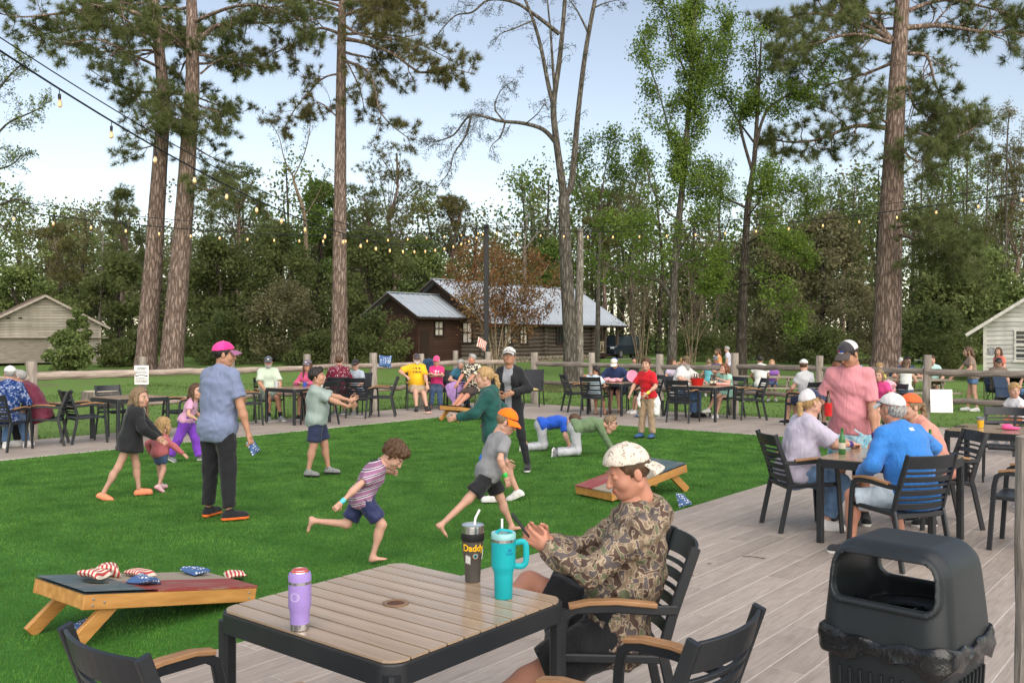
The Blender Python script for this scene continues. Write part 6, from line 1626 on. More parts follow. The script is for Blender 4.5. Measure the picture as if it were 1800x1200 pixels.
def person(key, label, pos, heading, h, pose=None, top=None, bottom=None, shoes=None, hair=('short', 'brown'), hat=None, skin='fair', build=1.0, fem=False, res=None, group=None, beard=None, glasses=None):
    p = dict(pose or {}); s = h / 1.75; D = math.hypot(*pos[:2]); z0 = pos[2] if len(pos) > 2 else 0.0
    R = res or (.010 if D < 5 else .0155 if D < 11 else .019 if D < 17 else .025 if D < 26 else .032)
    hh = .0045 if D < 5 else .006 if D < 12 else .008 if D < 18 else .011 if D < 26 else .014
    kid = max(0, min(1, (1.5 - h) / .6)); hd = (.74 + .26 * min(1, h / 1.72)); b = build
    pz0 = (.53 - .015 * kid) * h; tl = h - pz0 - .285 * hd
    P = np.array(p.get('p', (0, 0, pz0)), float)
    def ori(lean, side, tw):
        Rm = rotm('Z', -tw) @ rotm('Y', side) @ rotm('X', -lean); return Rm @ (1, 0, 0), Rm @ (0, 1, 0), Rm @ (0, 0, 1)
    lean, lean2, side, tw = p.get('lean', 2), p.get('lean2', 4), p.get('side', 0), p.get('twist', 0)
    l1, f1, u1 = ori(lean, side, p.get('hips', 0)); l2, f2, u2 = ori(lean + lean2, side + p.get('side2', 0), tw)
    mid = P + u1 * tl * .42; nb = mid + u2 * tl * .58; chest = nb - u2 * .15 * s
    sw = (.132 if fem else .148) * s * (1 - .08 * kid) * (1 + .25 * (b - 1)); SHR = [nb - u2 * .070 * s + l2 * sw * q for q in (-1, 1)]
    for i, d in enumerate(p.get('shrug', (0, 0))): SHR[i] = SHR[i] + u2 * d
    HIP = [P - u1 * .03 * s + l1 * .082 * s * q * (1 + .3 * (b - 1)) for q in (-1, 1)]
    leg = (pz0 - .03 * s - .075 * s) / 2; ua, fa = .285 * s, .255 * s
    feet = p.get('feet', [(-.10 * s, 0, 0), (.10 * s, .0, 0)]); fyaw = p.get('fyaw', (-10, 10)); fpit = p.get('fpitch', (0, 0)); kh = p.get('knee', [(0, 1, .15)] * 2)
    ANK, KN = [], []
    for i in range(2):
        t = np.array(feet[i], float); t = t + np.array((0, 0, .075 * s)); k_, e_ = ik(HIP[i], t, leg, leg, kh[i]); KN.append(k_); ANK.append(e_)
    hands = p.get('hands', [None, None]); eh = p.get('elbow', [(-.5, -.8, -.3), (.5, -.8, -.3)]); EL, WR = [], []
    for i in range(2):
        q = -1 if i == 0 else 1; t = hands[i]
        if t is None: t = SHR[i] + np.array((q * .07 * s, .05 * s, -(ua + fa) * .965))
        k_, e_ = ik(SHR[i], np.array(t, float), ua, fa, eh[i]); EL.append(k_); WR.append(e_)
    hy, hp, hr_ = p.get('head', (0, 0, 0)); HR = rotm('Z', -hy) @ rotm('X', hp) @ rotm('Y', hr_)
    nd = nrm(u2 * .6 + np.array((0, 0, 1)) * p.get('neck', .5) + f2 * .1); HC = nb + nd * (.135 + p.get('nk', 0)) * hd + (HR @ (0, 1, 0)) * .018 * hd
    root = empty("person", (*pos[:2], z0), -math.radians(heading), label, "person", group)
    sk = skin_m(skin)
    # --- body
    S = Sh(); rp, rw, rc = (.104, .090, .098) if fem else (.104, .100, .108)
    rp, rw, rc = rp * s * b, rw * s * b, rc * s * (1 + .7 * (b - 1)); KS = 1.30
    def torso(o, k=.05, low=.03, cut=()):
        S_.cone(P - u1 * low * s, mid, rp + o, rw + o, k, l1, KS, cut=cut); S_.cone(mid, chest, rw + o, rc + o, k, l2, KS); S_.cone(chest, nb - u2 * .035 * s, rc + o, .050 * s + o * .5, k, l2, 1.3)
        for e_ in SHR: S_.cone(nb - u2 * .045 * s, e_, .056 * s + o * .6, .047 * s + o * .8, .05)
        if b > 1.05: S_.ell(P + u1 * .12 * s + f1 * .05 * s * b, np.array((.125, .10, .13)) * s * b + o, None, .05)
        if fem and h > 1.35:
            for q in (-1, 1): S_.ell(chest - u2 * .02 * s + f2 * .075 * s + l2 * q * .07 * s, np.array((.062, .06, .065)) * s * (1 + .4 * (b - 1)) + o, None, .04)
        S_.ell(P - f1 * .045 * s - u1 * .03 * s, np.array((.135, .085, .10)) * s * b + o, None, .05)
    S_ = S; torso(0)
    S.cone(nb - u2 * .03, HC - (HR @ (0, 0, 1)) * .05 * hd, .054 * hd, .050 * hd, .03)
    bf = 1 + .6 * (b - 1)
    for i in range(2):
        S.cone(SHR[i], EL[i], .050 * s * bf, .038 * s * bf, .03); S.cone(EL[i], WR[i], .040 * s * bf, .025 * s, .02)
        m_ = EL[i] * .72 + WR[i] * .28; S.ell(m_, np.full(3, .041 * s * bf), None, .03)
        S.cone(HIP[i], KN[i], .083 * s * bf, .056 * s * bf, .04); S.cone(KN[i], ANK[i], .053 * s * bf, .034 * s, .03)
        d_ = nrm(ANK[i] - KN[i]); bk = nrm(np.cross(np.cross(d_, KN[i] - HIP[i]), d_)) if np.linalg.norm(np.cross(d_, KN[i] - HIP[i])) > 1e-3 else f1 * -1
        S.ell(KN[i] * .68 + ANK[i] * .32 - f1 * .012 * s, np.array((.050, .052, .085)) * s * bf, None, .03) if abs(d_[2]) > .8 else None
        if shoes is None or shoes[0] == 'flip':
            Rf = rotm('Z', -fyaw[i]) @ rotm('X', fpit[i]); A = ANK[i]
            S.cone(A, A + Rf @ (0, -.03 * s, -.045 * s), .034 * s, .030 * s, .02); S.cone(A + Rf @ (0, .0, -.035 * s), A + Rf @ (0, .12 * s, -.052 * s), .032 * s, .020 * s, .02, Rf @ (1, 0, 0), 1.5); S.cone(A + Rf @ (0, .12 * s, -.055 * s), A + Rf @ (0, .165 * s, -.06 * s), .017 * s, .012 * s, .01, Rf @ (1, 0, 0), 2.4)
    V, F = S.mesh(R); Vs, Fs, ms = [V], [F], [np.zeros(len(F), int)]; n = len(V)
    Vh, Fh, mh = head_mesh(hh); mh = np.where((mh == 1) | (mh == 4) | (mh == 2), 0, mh) if p.get('down') else mh; Vs.append(xf(Vh, HR, HC, hd)); Fs.append(Fh + n); ms.append(mh); n += len(Vh)
    hps = p.get('hpose', ('relaxed', 'relaxed')); hb = p.get('hback', [None, None]); hdir = p.get('hdir', [None, None])
    for i in range(2):
        q = -1 if i == 0 else 1; Vh, Fh = hand_mesh(hps[i], max(.0055, hh * .8)); d = nrm(WR[i] - EL[i]) if hdir[i] is None else nrm(hdir[i])
        bk = np.array(hb[i] if hb[i] is not None else l2 * q, float); bk = bk - d * (bk @ d); bk = nrm(bk); x = np.cross(d, bk)
        Vm = Vh.copy(); Fm = Fh
        if i == 0: Vm[:, 0] *= -1; Fm = Fh[:, ::-1]
        Vs.append(xf(Vm, np.stack([x, d, bk], 1), WR[i] - d * .004, .92 * s if h > 1.4 else .98 * s)); Fs.append(Fm + n); ms.append(np.zeros(len(Fm), int)); n += len(Vm)
    make("body", np.concatenate(Vs), np.concatenate(Fs), [sk, EYEW, hair_m(hair[1]) if hair else INK, lips_m(skin), M('iris', (.03, .02, .015), .2, .1, 5, 0)], root, True, np.concatenate(ms))
    sd = abs(hash(label)) % 9999 if False else sum(map(ord, label))
    # --- top
    if top:
        mt = top['m']; o = top.get('o', .016) * (s ** .5); sl = top.get('sleeve', 'short'); hem = top.get('hem', .10) * s
        S_ = Sh(); pl = (P - u1 * hem, -u1)
        torso(o, .05, hem / s + .02, cut=[pl])
        if top.get('flare'): S_.cone(P + u1 * .05, P - u1 * (hem + .02), rp + o, rp + o + top['flare'], .04, l1, KS, cut=[pl])
        ob = (bottom.get('o', .013) if bottom else 0) * (s ** .5) + .017
        for e_ in HIP: S_.ell(e_, np.full(3, .086 * s * bf + ob), None, .03, cut=[pl])
        S_.ell(P - f1 * .045 * s - u1 * .03 * s, np.array((.135, .085, .10)) * s * b + max(o, ob), None, .04, cut=[pl])
        for i in range(2):
            ub = .047 * s * bf
            if sl == 'short':
                t = top.get('t', .62); e = SHR[i] + (EL[i] - SHR[i]) * t; S_.cone(SHR[i], SHR[i] + (EL[i] - SHR[i]) * (t + .12), ub + o * .8, ub * .97 + o * 1.35, .035, cut=[(e, nrm(EL[i] - SHR[i]))])
            elif sl == 'long':
                cu = o * top.get('cuff', 1.0); S_.cone(SHR[i], EL[i], ub + o * .75, .040 * s * bf + o * .8, .035); e = EL[i] + (WR[i] - EL[i]) * .96; S_.cone(EL[i], WR[i] + (WR[i] - EL[i]) * .15, .041 * s * bf + o * .8, .028 * s + cu, .02, cut=[(e, nrm(WR[i] - EL[i]))])
        S_.cone(nb - u2 * .05 * s, nb + (HC - nb) * (.16 if not top.get('hood') else .2), .064 * s + o, .056 * s + o * .6, .03, cut=[(nb + (HC - nb) * (.12 if not top.get('hood') else .15) - f2 * .02, nrm(nd * .9 + f2 * .45))])
        if top.get('hood'):
            S_.ell(nb - f2 * .085 * s - u2 * .045 * s, np.array((.115, .055, .085)) * s, None, .04)
            if top['hood'] == 'back': S_.ell(nb - f2 * .11 * s - u2 * .005, np.array((.105, .055, .070)) * s, None, .03)
            else: S_.chain([nb - f2 * .05 + l2 * .1 * s - u2 * .02, nb + f2 * .05 * s + l2 * .075 * s - u2 * .01, nb + f2 * .10 * s - u2 * .07], [.03 * s, .028 * s, .02 * s], .03).chain([nb - f2 * .05 - l2 * .1 * s - u2 * .02, nb + f2 * .05 * s - l2 * .075 * s - u2 * .01, nb + f2 * .10 * s - u2 * .07], [.03 * s, .028 * s, .02 * s], .03)
        gc = []
        Vt, Ft = S_.mesh(R, top.get('amp', .0034), top.get('fr', 30), sd, gc); mi = None
        mm = mt if isinstance(mt, list) else [mt]
        if len(mm) > 1:
            C = Vt[Ft].mean(1); rel = C - mid; mi = top['split'](rel @ l2, rel @ f2, rel @ u2, s).astype(int)
        make(top.get('name', 'shirt'), Vt, Ft, mm, root, True, mi)
    # --- bottom
    if bottom:
        o = bottom.get('o', .013) * (s ** .5); t = bottom.get('t', .75); wide = bottom.get('wide', .018) * s; S_ = Sh(); wp = (P + u1 * .075 * s, u1)
        S_.cone(P - u1 * .04 * s, P + u1 * .12 * s, rp + o, rp * .96 + o, .04, l1, KS, cut=[wp]); S_.ell(P - f1 * .045 * s - u1 * .03 * s, np.array((.135, .085, .10)) * s * b + o, None, .05, cut=[wp])
        if b > 1.05: S_.ell(P + u1 * .06 * s + f1 * .045 * s * b, np.array((.12, .09, .09)) * s * b + o, None, .05, cut=[wp])
        for i in range(2):
            if bottom['k'] == 'shorts':
                e = HIP[i] + (KN[i] - HIP[i]) * t; S_.cone(HIP[i], HIP[i] + (KN[i] - HIP[i]) * (t + .15), .088 * s * bf + o, (.088 - .030 * t) * s * bf + o + wide, .04, cut=[(e, nrm(KN[i] - HIP[i])), wp])
            else:
                S_.cone(HIP[i], KN[i], .087 * s * bf + o, .058 * s * bf + o, .04, cut=[wp]); e = KN[i] + (ANK[i] - KN[i]) * bottom.get('ta', .93)
                S_.cone(KN[i], ANK[i] + (ANK[i] - KN[i]) * .1, .056 * s * bf + o, .040 * s + o + bottom.get('flare', .008), .03, cut=[(e, nrm(ANK[i] - KN[i]))])
        Vt, Ft = S_.mesh(R, bottom.get('amp', .003), 30, sd + 1); make(bottom.get('name', 'shorts' if bottom['k'] == 'shorts' else 'trousers'), Vt, Ft, bottom['m'], root, True)
    # --- shoes
    if shoes:
        kd, c1, c2 = shoes; Vsx, Fsx, mis = shoe_mesh(kd)
        for i in range(2):
            Rf = rotm('Z', -fyaw[i]) @ rotm('X', fpit[i]); make({'clog': 'clog', 'flip': 'sandal'}.get(kd, 'shoe'), xf(Vsx, Rf, ANK[i] + Rf @ (0, 0, -.075 * s), s * (1 + .12 * kid)), Fsx, [c1, c2], root, True, mis)
            if p.get('socks'): S_ = Sh(); S_.cone(ANK[i] + (KN[i] - ANK[i]) * .22, ANK[i], .046 * s, .043 * s, .01); Vt, Ft = S_.mesh(.012); make("sock", Vt, Ft, p['socks'], root, True)
    # --- hair, beard, hat
    if hair:
        Vt, Ft = hair_mesh(hair[0], max(hh, .005)); make("hair", xf(Vt, HR, HC, hd), Ft, hair_m(hair[1]), root, True)
    if beard:
        S_ = Sh(); L = beard[1]; S_.ell((0, .062, -.082 - L * .3), (.050, .040, .040 + L * .6), k=.02); S_.cone((-.062, .02, -.03), (-.045, .055, -.075), .016, .022, .02); S_.cone((.062, .02, -.03), (.045, .055, -.075), .016, .022, .02); S_.ell((0, .094, -.048), (.028, .010, .007), k=.008); S_.ell((0, .098, -.062), (.020, .012, .007), k=.004, sub=True)
        Vt, Ft = S_.mesh(.007, .003, 90, 3); make("beard", xf(Vt, HR, HC, hd), Ft, hair_m(beard[0]), root, True)
    if glasses:
        m = MB()
        for q in (-1, 1): m.box((.031 * q, .098, .006), (.050, .008, .034), ch=.003); m.box((.074 * q, .045, .012), (.004, .10, .006))
        m.box((0, .100, .012), (.02, .006, .006)); make("sunglasses" if glasses == 'dark' else "glasses", xf(m.v, HR, HC, hd), m.f, M("lens_dark", (.012, .012, .014), .15, .1, 5, 0, spec=.6), root)
    if hat:
        Vc, Fc, Vv, Fv = cap_mesh(max(hh, .005)); HT = HR @ rotm('Z', hat.get('yaw', 0)) @ rotm('X', hat.get('tip', 0)); C = Vc[Fc].mean(1)
        mats = [hat['m'], hat.get('m2', hat['m'])]; mi = (C[:, 1] < .0).astype(int)
        kk = hd * hat.get('k', 1.03); c = make("cap", xf(Vc, HT, HC, kk), Fc, mats, root, True, mi)
        make("visor", xf(Vv, HT, HC, kk), Fv, hat.get('mv', hat['m']), c, True)
        for (a0, a1, z_0, z_1, mt) in hat.get('logo', []):
            m = MB(); P_ = np.array([[((.0895 * math.sin(a)) * math.sqrt(max(0, 1 - ((z - .04) / .0955) ** 2)), -.008 + .1098 * math.cos(a) * math.sqrt(max(0, 1 - ((z - .04) / .0955) ** 2)), z) for a in np.linspace(a0, a1, 7)] for z in np.linspace(z_0, z_1, 4)]); m.grid(P_[::-1]); make("emblem", xf(m.v, HT, HC, kk), m.f, mt, c)
    W = root.matrix_basis
    def tw_(v): return tuple(W @ Vector(v))
    PEOPLE[key] = dict(root=root, WR=[tw_(w) for w in WR], HC=tw_(HC), HCl=HC, HR=HR, hd=hd, WRl=WR, ELl=EL, P=P, nb=nb, u2=u2, f2=f2, l2=l2, chest=chest, KN=KN, ANK=ANK, s=s, mid=mid)
    return PEOPLE[key]
def sitp(h, y=-.10, seat=.45, feet=((-.11, .36), (.11, .36)), lean=4, **k):
    s = h / 1.75; d = dict(p=(0, y, seat + .105 * s), lean=lean, feet=[(f[0], f[1], f[2] if len(f) > 2 else 0) for f in feet], hands=[(-.15 * s, y + .38 * s, seat + .20 * s), (.15 * s, y + .38 * s, seat + .20 * s)], elbow=[(-.7, -.6, -.3), (.7, -.6, -.3)], hback=[(0, .2, 1), (0, .2, 1)])
    d.update(k); return d
# ------------------------------------------------------------------ the people
def R_(c): return srgb(*c)
C_BLACK = cloth("black", (.014, .015, .018)); C_NAVY = cloth("navy", (.022, .030, .070)); C_WHITE = cloth("white", (.62, .61, .60)); C_GREY = cloth("grey", (.17, .175, .19)); C_DENIM = cloth("denim", (.075, .14, .26), var=.3, scale=14); C_DENIMD = cloth("denim_dark", (.035, .065, .13), var=.25, scale=14)
C_KHAKI = cloth("khaki", (.36, .28, .19)); C_LGREY = cloth("light_grey", (.40, .41, .44)); C_PINK = cloth("hot_pink", (.62, .035, .17)); C_CHAR = cloth("charcoal", (.035, .036, .04))
SOLE_W = M("sole_white", (.62, .61, .59), .6, .08, 9, .1); SOLE_B = M("sole_black", (.02, .02, .02), .7, .08, 9, .1); SOLE_O = M("sole_orange", (.80, .17, .04), .5, .1, 9, .1)
SH_BLK, SH_WHT, SH_GRY = ('sneaker', C_BLACK, SOLE_W), ('sneaker', C_WHITE, SOLE_W), ('sneaker', C_GREY, SOLE_W)
def tee(m, **k): return dict(m=m, sleeve='short', **k)
def ls(m, **k): return dict(m=m, sleeve='long', **k)
def shorts(m, **k): return dict(k='shorts', m=m, **k)
def pants(m, **k): return dict(k='pants', m=m, **k)
LOGO_K = M("logo_black", (.015, .015, .02), .6, .05, 9, 0); LOGO_W = M("logo_white", (.7, .7, .7), .6, .05, 9, 0); LOGO_R = M("logo_red", (.5, .03, .03), .6, .05, 9, 0); LOGO_B = M("logo_navy_blue", (.03, .06, .3), .6, .05, 9, 0)

# --- on the turf
person("pinkcap", "man standing on turf in slate-blue t-shirt and magenta cap seen from behind", (-2.92, 9.15), 22, 1.775,
    dict(head=(48, -3, 0), feet=[(-.17, .06, 0), (.15, -.02, 0)], fyaw=(-5, 38), hands=[(-.10, .34, 1.15), (.33, .06, .83)], elbow=[(-.9, -.5, -.3), (.6, -.8, 0)], hpose=('relaxed', 'grip'), twist=4),
    tee(cloth("slate_blue", (.165, .20, .32)), o=.026, hem=.17, t=.72), pants(C_BLACK, o=.02, flare=.0, ta=.90), ('sneaker', C_BLACK, SOLE_O), ('nape', 'dark'), dict(m=cloth("magenta", (.66, .03, .22)), m2=cloth("magenta_mesh", (.72, .05, .27)), mv=cloth("mauve", (.26, .10, .20)), tip=4), 'tan', 1.10)
person("hoodiegirl", "girl on turf in oversized black hoodie and orange clogs", (-4.32, 10.4), 70, 1.27,
    dict(head=(42, -2, 4), p=(0.0, .02, .66), lean=8, feet=[(-.08, .10, 0), (.07, -.27, .0)], fpitch=(0, -26), hands=[(.16, .42, .56), (.14, .30, .66)], elbow=[(-.7, -.5, -.3), (.7, -.5, -.4)]),
    ls(C_BLACK, o=.045, hem=.20, hood=True, flare=.05, cuff=.5, name="hoodie"), None, ('clog', M("orange_clog", (.75, .25, .13), .6, .25, 60, .2), M("orange_clog_sole", (.62, .2, .1), .6, .1, 9)), ('long', 'ash'), None, 'fair', .95, True)
person("toddler", "toddler girl on turf in rose sweater and denim shorts seen from behind", (-4.14, 10.85), 25, .88,
    dict(head=(10, 0, 0), lean=4, feet=[(-.06, .07, 0), (.06, -.09, .02)], fpitch=(0, -35), hands=[(-.17, .02, .42), (.24, .12, .42)], elbow=[(-.9, -.3, -.2), (.9, -.3, -.2)]),
    ls(cloth("rose", (.42, .12, .135)), o=.028, hem=.06, name="sweater"), shorts(C_DENIMD, t=.62, wide=.03), ('sneaker', cloth("pale_pink", (.6, .4, .42)), M("sole_pink", (.62, .25, .33), .6, .1, 9)), ('mid', 'blond'), None, 'fair', 1.05, True)
person("purplegirl", "girl running on deck edge in pink shirt and purple trousers", (-4.72, 13.4), 88, 1.18,
    dict(head=(35, 0, 0), lean=14, p=(0, 0, .60), feet=[(-.06, .17, 0), (.06, -.24, .03)], fpitch=(5, -25), hands=[(-.18, .20, .58), (.18, .22, .60)], elbow=[(-.6, -.8, -.3), (.6, -.8, -.3)], hpose=('relaxed', 'relaxed')),
    tee(cloth("orchid_pink", (.56, .30, .44)), o=.016, hem=.05), pants(cloth("purple", (.17, .045, .42), var=.2), o=.03, flare=.03), SH_GRY, ('long', 'brown'), None, 'fair', 1, True)
person("sageboy", "boy on turf in sage t-shirt and navy shorts with hands held out", (-2.55, 12.05), 84, 1.42,
    dict(head=(4, 8, 0), feet=[(-.10, .14, 0), (.12, -.10, 0)], fyaw=(12, 20), lean=-3, lean2=0, hands=[(-.13, .42, .96), (.17, .42, .90)], elbow=[(-.5, -.4, -.9), (.5, -.4, -.9)], hpose=('open', 'open'), hback=[(-.8, 0, -.4), (.8, 0, -.5)], hdir=[(0, .9, .35), (.15, .95, .2)]),
    tee(cloth("sage", (.265, .33, .31)), o=.022, hem=.12, t=.85), shorts(C_NAVY, t=.86, wide=.035), ('sneaker', cloth("grey_camo", (.20, .21, .21), var=.6, scale=50), SOLE_B), ('kid', 'dark'), None, 'warm', 1.22)
person("stripeboy", "barefoot boy sprinting across turf in mauve striped shirt", (-1.17, 7.42), 84, 1.13,
    dict(p=(0, -.02, .53), lean=20, lean2=14, neck=-.1, head=(22, -46, 0), feet=[(-.05, -.42, .27), (.06, .05, 0)], fpitch=(-100, 8), fyaw=(0, 0), knee=[(0, .5, -1), (0, 1, .1)], hands=[(-.22, .18, .68), (.25, -.20, .50)], elbow=[(-.5, -.9, 0), (.5, -.9, .2)], hpose=('grip', 'grip')),
    tee(band_cloth("mauve_stripe", 'stripe', [R_((140, 102, 132)), R_((205, 192, 202)), R_((44, 42, 66))], 20), o=.020, hem=.16, t=.7), shorts(cloth("navy_shiny", (.018, .026, .085), rough=.5), t=.82, wide=.035), None, ('mop', 'brown'), None, 'fair', 1.04)
person("orangecap", "small boy running on turf in bright orange cap and grey t-shirt", (-.20, 8.35), 62, 1.24,
    dict(p=(0, 0, .60), lean=18, lean2=4, head=(25, -24, 0), feet=[(-.07, .26, .0), (.02, -.52, .07)], fpitch=(4, -45), hands=[(-.26, .30, .62), (.20, .06, .55)], elbow=[(-.8, -.5, 0), (.6, -.8, 0)], hpose=('open', 'relaxed')),
    tee(cloth("heather_grey", (.20, .205, .22)), o=.024, hem=.14, t=.75), shorts(C_BLACK, t=.78, wide=.035), None, ('nape', 'ash'), dict(m=cloth("blaze_orange", (.95, .16, .005)), yaw=-40, k=1.08), 'fair')
person("greengirl", "blonde girl walking left on turf in dark green hoodie", (-.22, 10.15), -88, 1.50,
    dict(head=(-4, -4, 0), feet=[(-.08, -.05, 0), (.08, -.28, .02)], fpitch=(0, -25), lean=4, hands=[(-.14, .38, .92), (.16, .05, .86)], elbow=[(-.6, -.6, -.6), (.6, -.8, -.3)]),
    ls(cloth("bottle_green", (.012, .070, .062)), o=.034, hem=.16, hood=True, cuff=.6, name="hoodie"), shorts(cloth("bottle_green2", (.010, .062, .055)), t=.42, wide=.02), SH_WHT, ('pony', 'blond'), None, 'fair', 1, True)
person("whitecap", "woman on turf in white cap and open black jacket looking up", (-.02, 12.55), 196, 1.68,
    dict(head=(-8, 16, 0), feet=[(-.26, .06, 0), (.14, .05, 0)], fyaw=(-12, 10), hands=[(-.10, .24, 1.05), (.10, .25, 1.03)], elbow=[(-.9, -.5, -.2), (.9, -.5, -.2)], hpose=('open', 'relaxed')),
    dict(m=[C_BLACK, cloth("steel_grey", (.23, .24, .27))], sleeve='long', o=.026, hem=.16, name="jacket", split=lambda x, y, z, s: (np.abs(x) < .055 * s + .03 * z) & (y > .03)), pants(C_BLACK, o=.006, flare=.0), SH_BLK, ('nape', 'dark'), dict(m=C_WHITE, mv=cloth("cap_grey", (.45, .45, .46)), logo=[(-.30, .30, .072, .082, LOGO_K), (-.30, -.2, .058, .075, LOGO_K), (.2, .30, .058, .075, LOGO_K)]), 'tan', 1, True)
def crawler(key, label, pos, heading, h, head, top, hairst, bot, hands, glasses=None, sh=SH_GRY):
    s = h / 1.75; person(key, label, pos, heading, h, dict(p=(0, -.30 * s, .50 * s), lean=74, lean2=8, neck=.0, head=head, feet=[(-.12 * s, -.66 * s, -.02), (.12 * s, -.70 * s, -.02)], fpitch=(-95, -95), knee=[(0, .6, -1), (0, .6, -1)], hands=hands, elbow=[(-.8, -.5, 0), (.8, -.5, 0)], hpose=('flat', 'flat'), hback=[(0, 0, 1), (0, 0, 1)], hdir=[(0, 1, -.1), (0, 1, -.1)]), top, bot, sh, hairst, None, 'fair', glasses=glasses)
crawler("bluecrawl", "boy crawling on turf in royal blue t-shirt", (.72, 14.75), 88, 1.36, (20, -42, 0), tee(cloth("royal_blue", (.015, .08, .45)), o=.02, hem=.05, t=.75), ('short', 'brown'), pants(C_LGREY, o=.02), [(-.16, .22, .06), (.16, .18, .06)])
crawler("greencrawl", "boy with glasses crawling on turf in moss green long-sleeve shirt", (1.22, 14.1), 86, 1.42, (12, -4, 0), ls(cloth("moss_green", (.125, .19, .10)), o=.022, hem=.05), ('short', 'ash'), pants(cloth("light_grey2", (.42, .43, .46)), o=.02), [(-.16, .36, .05), (.16, .30, .05)], 'dark')
person("redboy", "boy standing on turf edge in red t-shirt with white jacket round his waist", (2.43, 16.5), 222, 1.46,
    dict(head=(-18, 0, 0), feet=[(-.10, .0, 0), (.10, .06, 0)], hands=[(-.14, .24, .80), (.20, .26, .78)], elbow=[(-.8, -.5, -.2), (.8, -.5, -.2)]),
    tee(cloth("scarlet", (.50, .012, .02)), o=.020, hem=.08, t=.8), pants(cloth("khaki2", (.33, .235, .155)), o=.02), ('sneaker', cloth("sneaker_blue", (.03, .09, .22)), SOLE_B), ('kid', 'brown'), None, 'fair')

# --- the man in camouflage at the near table
CAMO = band_cloth("camouflage", 'camo', [R_((124, 108, 92)), R_((82, 67, 60)), R_((90, 83, 83)), R_((98, 102, 80)), R_((158, 142, 122))], 20.0)
SNOW = band_cloth("snow_camo", 'speck', [R_((222, 216, 206)), R_((200, 190, 178)), R_((120, 108, 98)), R_((120, 110, 100))], 26)
person("camoman", "man in camouflage hoodie and backward white cap looking at his phone", (.43, 4.15), -92, 1.73,
    dict(p=(0, -.03, .515), down=1, nk=.035, lean=-22, lean2=20, head=(-12, -16, 0), neck=.6, feet=[(-.12, .74, 0), (-.14, .56, .50)], knee=[(-.2, 1, .5), (.9, .5, .5)], fyaw=(-5, -60), hands=[(-.055, .285, .870), (.045, .275, .880)], elbow=[(-.85, -.35, -.9), (.85, -.35, -.9)], hpose=('pinch', 'pinch'), hback=[(-.9, .1, -.2), (.9, .1, -.2)], hdir=[(.25, .8, .5), (-.25, .8, .5)]),
    ls(CAMO, o=.024, hem=.14, hood='back', name="hoodie", amp=.0065, fr=24), shorts(C_BLACK, t=.80, wide=.03, o=.022), ('sneaker', C_BLACK, SOLE_B), ('nape', 'brown'), dict(m=SNOW, yaw=180, tip=-13, mv=SNOW, k=1.02, logo=[(-.62, .62, .046, .058, C_WHITE)]), 'red', 1.06, res=.009)
cm = PEOPLE["camoman"]

# --- four at the right-hand table
person("lavwoman", "seated woman in lavender shirt, torn jeans and white trucker cap", (2.74, 8.72), 84, 1.68,
    sitp(1.68, -.06, lean=10, lean2=4, head=(-14, 14, 0), feet=((-.22, .32), (.16, .16)), knee=[(-.15, 1, .2), (.2, 1, .2)], hands=[(-.02, .44, .80), (.08, .46, .79)], elbow=[(-.7, -.5, -.6), (.7, -.5, -.6)], hpose=('grip', 'grip')),
    tee(cloth("lavender", (.42, .39, .49)), o=.028, hem=.10, t=.9), pants(cloth("torn_denim", (.115, .195, .33), var=.45, scale=9), o=.022, ta=.84), SH_WHT, ('capony', 'blond'), dict(m=C_NAVY, m2=cloth("cap_mesh_white", (.55, .53, .55)), mv=C_NAVY), 'fair', 1.30, True)
person("pinkshirt", "standing man in salmon-pink t-shirt and dark trucker cap holding a red koozie", (3.30, 8.98), 205, 1.80,
    dict(head=(34, -24, 0), feet=[(-.13, 0, 0), (.13, .0, 0)], lean=4, lean2=8, hands=[(-.24, .20, .80), (.22, .27, 1.12)], elbow=[(-.5, -.8, .1), (.5, -.6, -1)], hpose=('relaxed', 'grip'), hback=[(-.6, .5, .4), (.9, .3, 0)], hdir=[None, (-.35, .9, .1)]),
    tee(cloth("salmon", (.54, .225, .255)), o=.020, hem=.085, t=.80), shorts(band_cloth("tie_dye_blue", 'tiedye', [R_((110, 190, 215)), R_((200, 225, 235)), R_((150, 205, 225))], 9), t=.8, wide=.03), SH_BLK, ('nape', 'dark'), dict(m=cloth("cap_charcoal", (.045, .042, .05)), m2=cloth("cap_mesh_white", (1, 1, 1)), mv=cloth("cap_brown", (.075, .062, .06)), logo=[(-.36, .1, .062, .078, LOGO_B), (.1, .34, .062, .078, LOGO_R), (-.34, .32, .052, .060, LOGO_W)]), 'tan', 1.10)
person("blueman", "seated man in blue long-sleeve shirt and white cap seen from behind", (3.21, 7.42), -20, 1.78,
    sitp(1.78, -.04, lean=14, lean2=10, head=(-8, 2, 0), feet=((-.34, .30), (.10, .20)), knee=[(-.6, 1, .3), (.2, 1, .3)], fyaw=(-30, 20), hands=[(-.24, .30, .66), (.34, .42, .80)], elbow=[(-.6, -.8, -.2), (.9, -.4, -.2)]),
    ls([cloth("azure", (.035, .18, .52), var=.12, scale=60), C_WHITE], o=.028, hem=.12, amp=.004, split=lambda x, y, z, s: (np.abs(x - .01) < .028) & (z > .235) & (z < .262) & (y < 0)), shorts(cloth("pale_blue_shorts", (.47, .55, .63)), t=.88, wide=.04), ('sneaker', C_CHAR, SOLE_W), ('curlnape', 'grey'), dict(m=C_WHITE, m2=cloth("cap_mesh_pale", (.60, .60, .62)), mv=C_WHITE), 'red', 1.20)
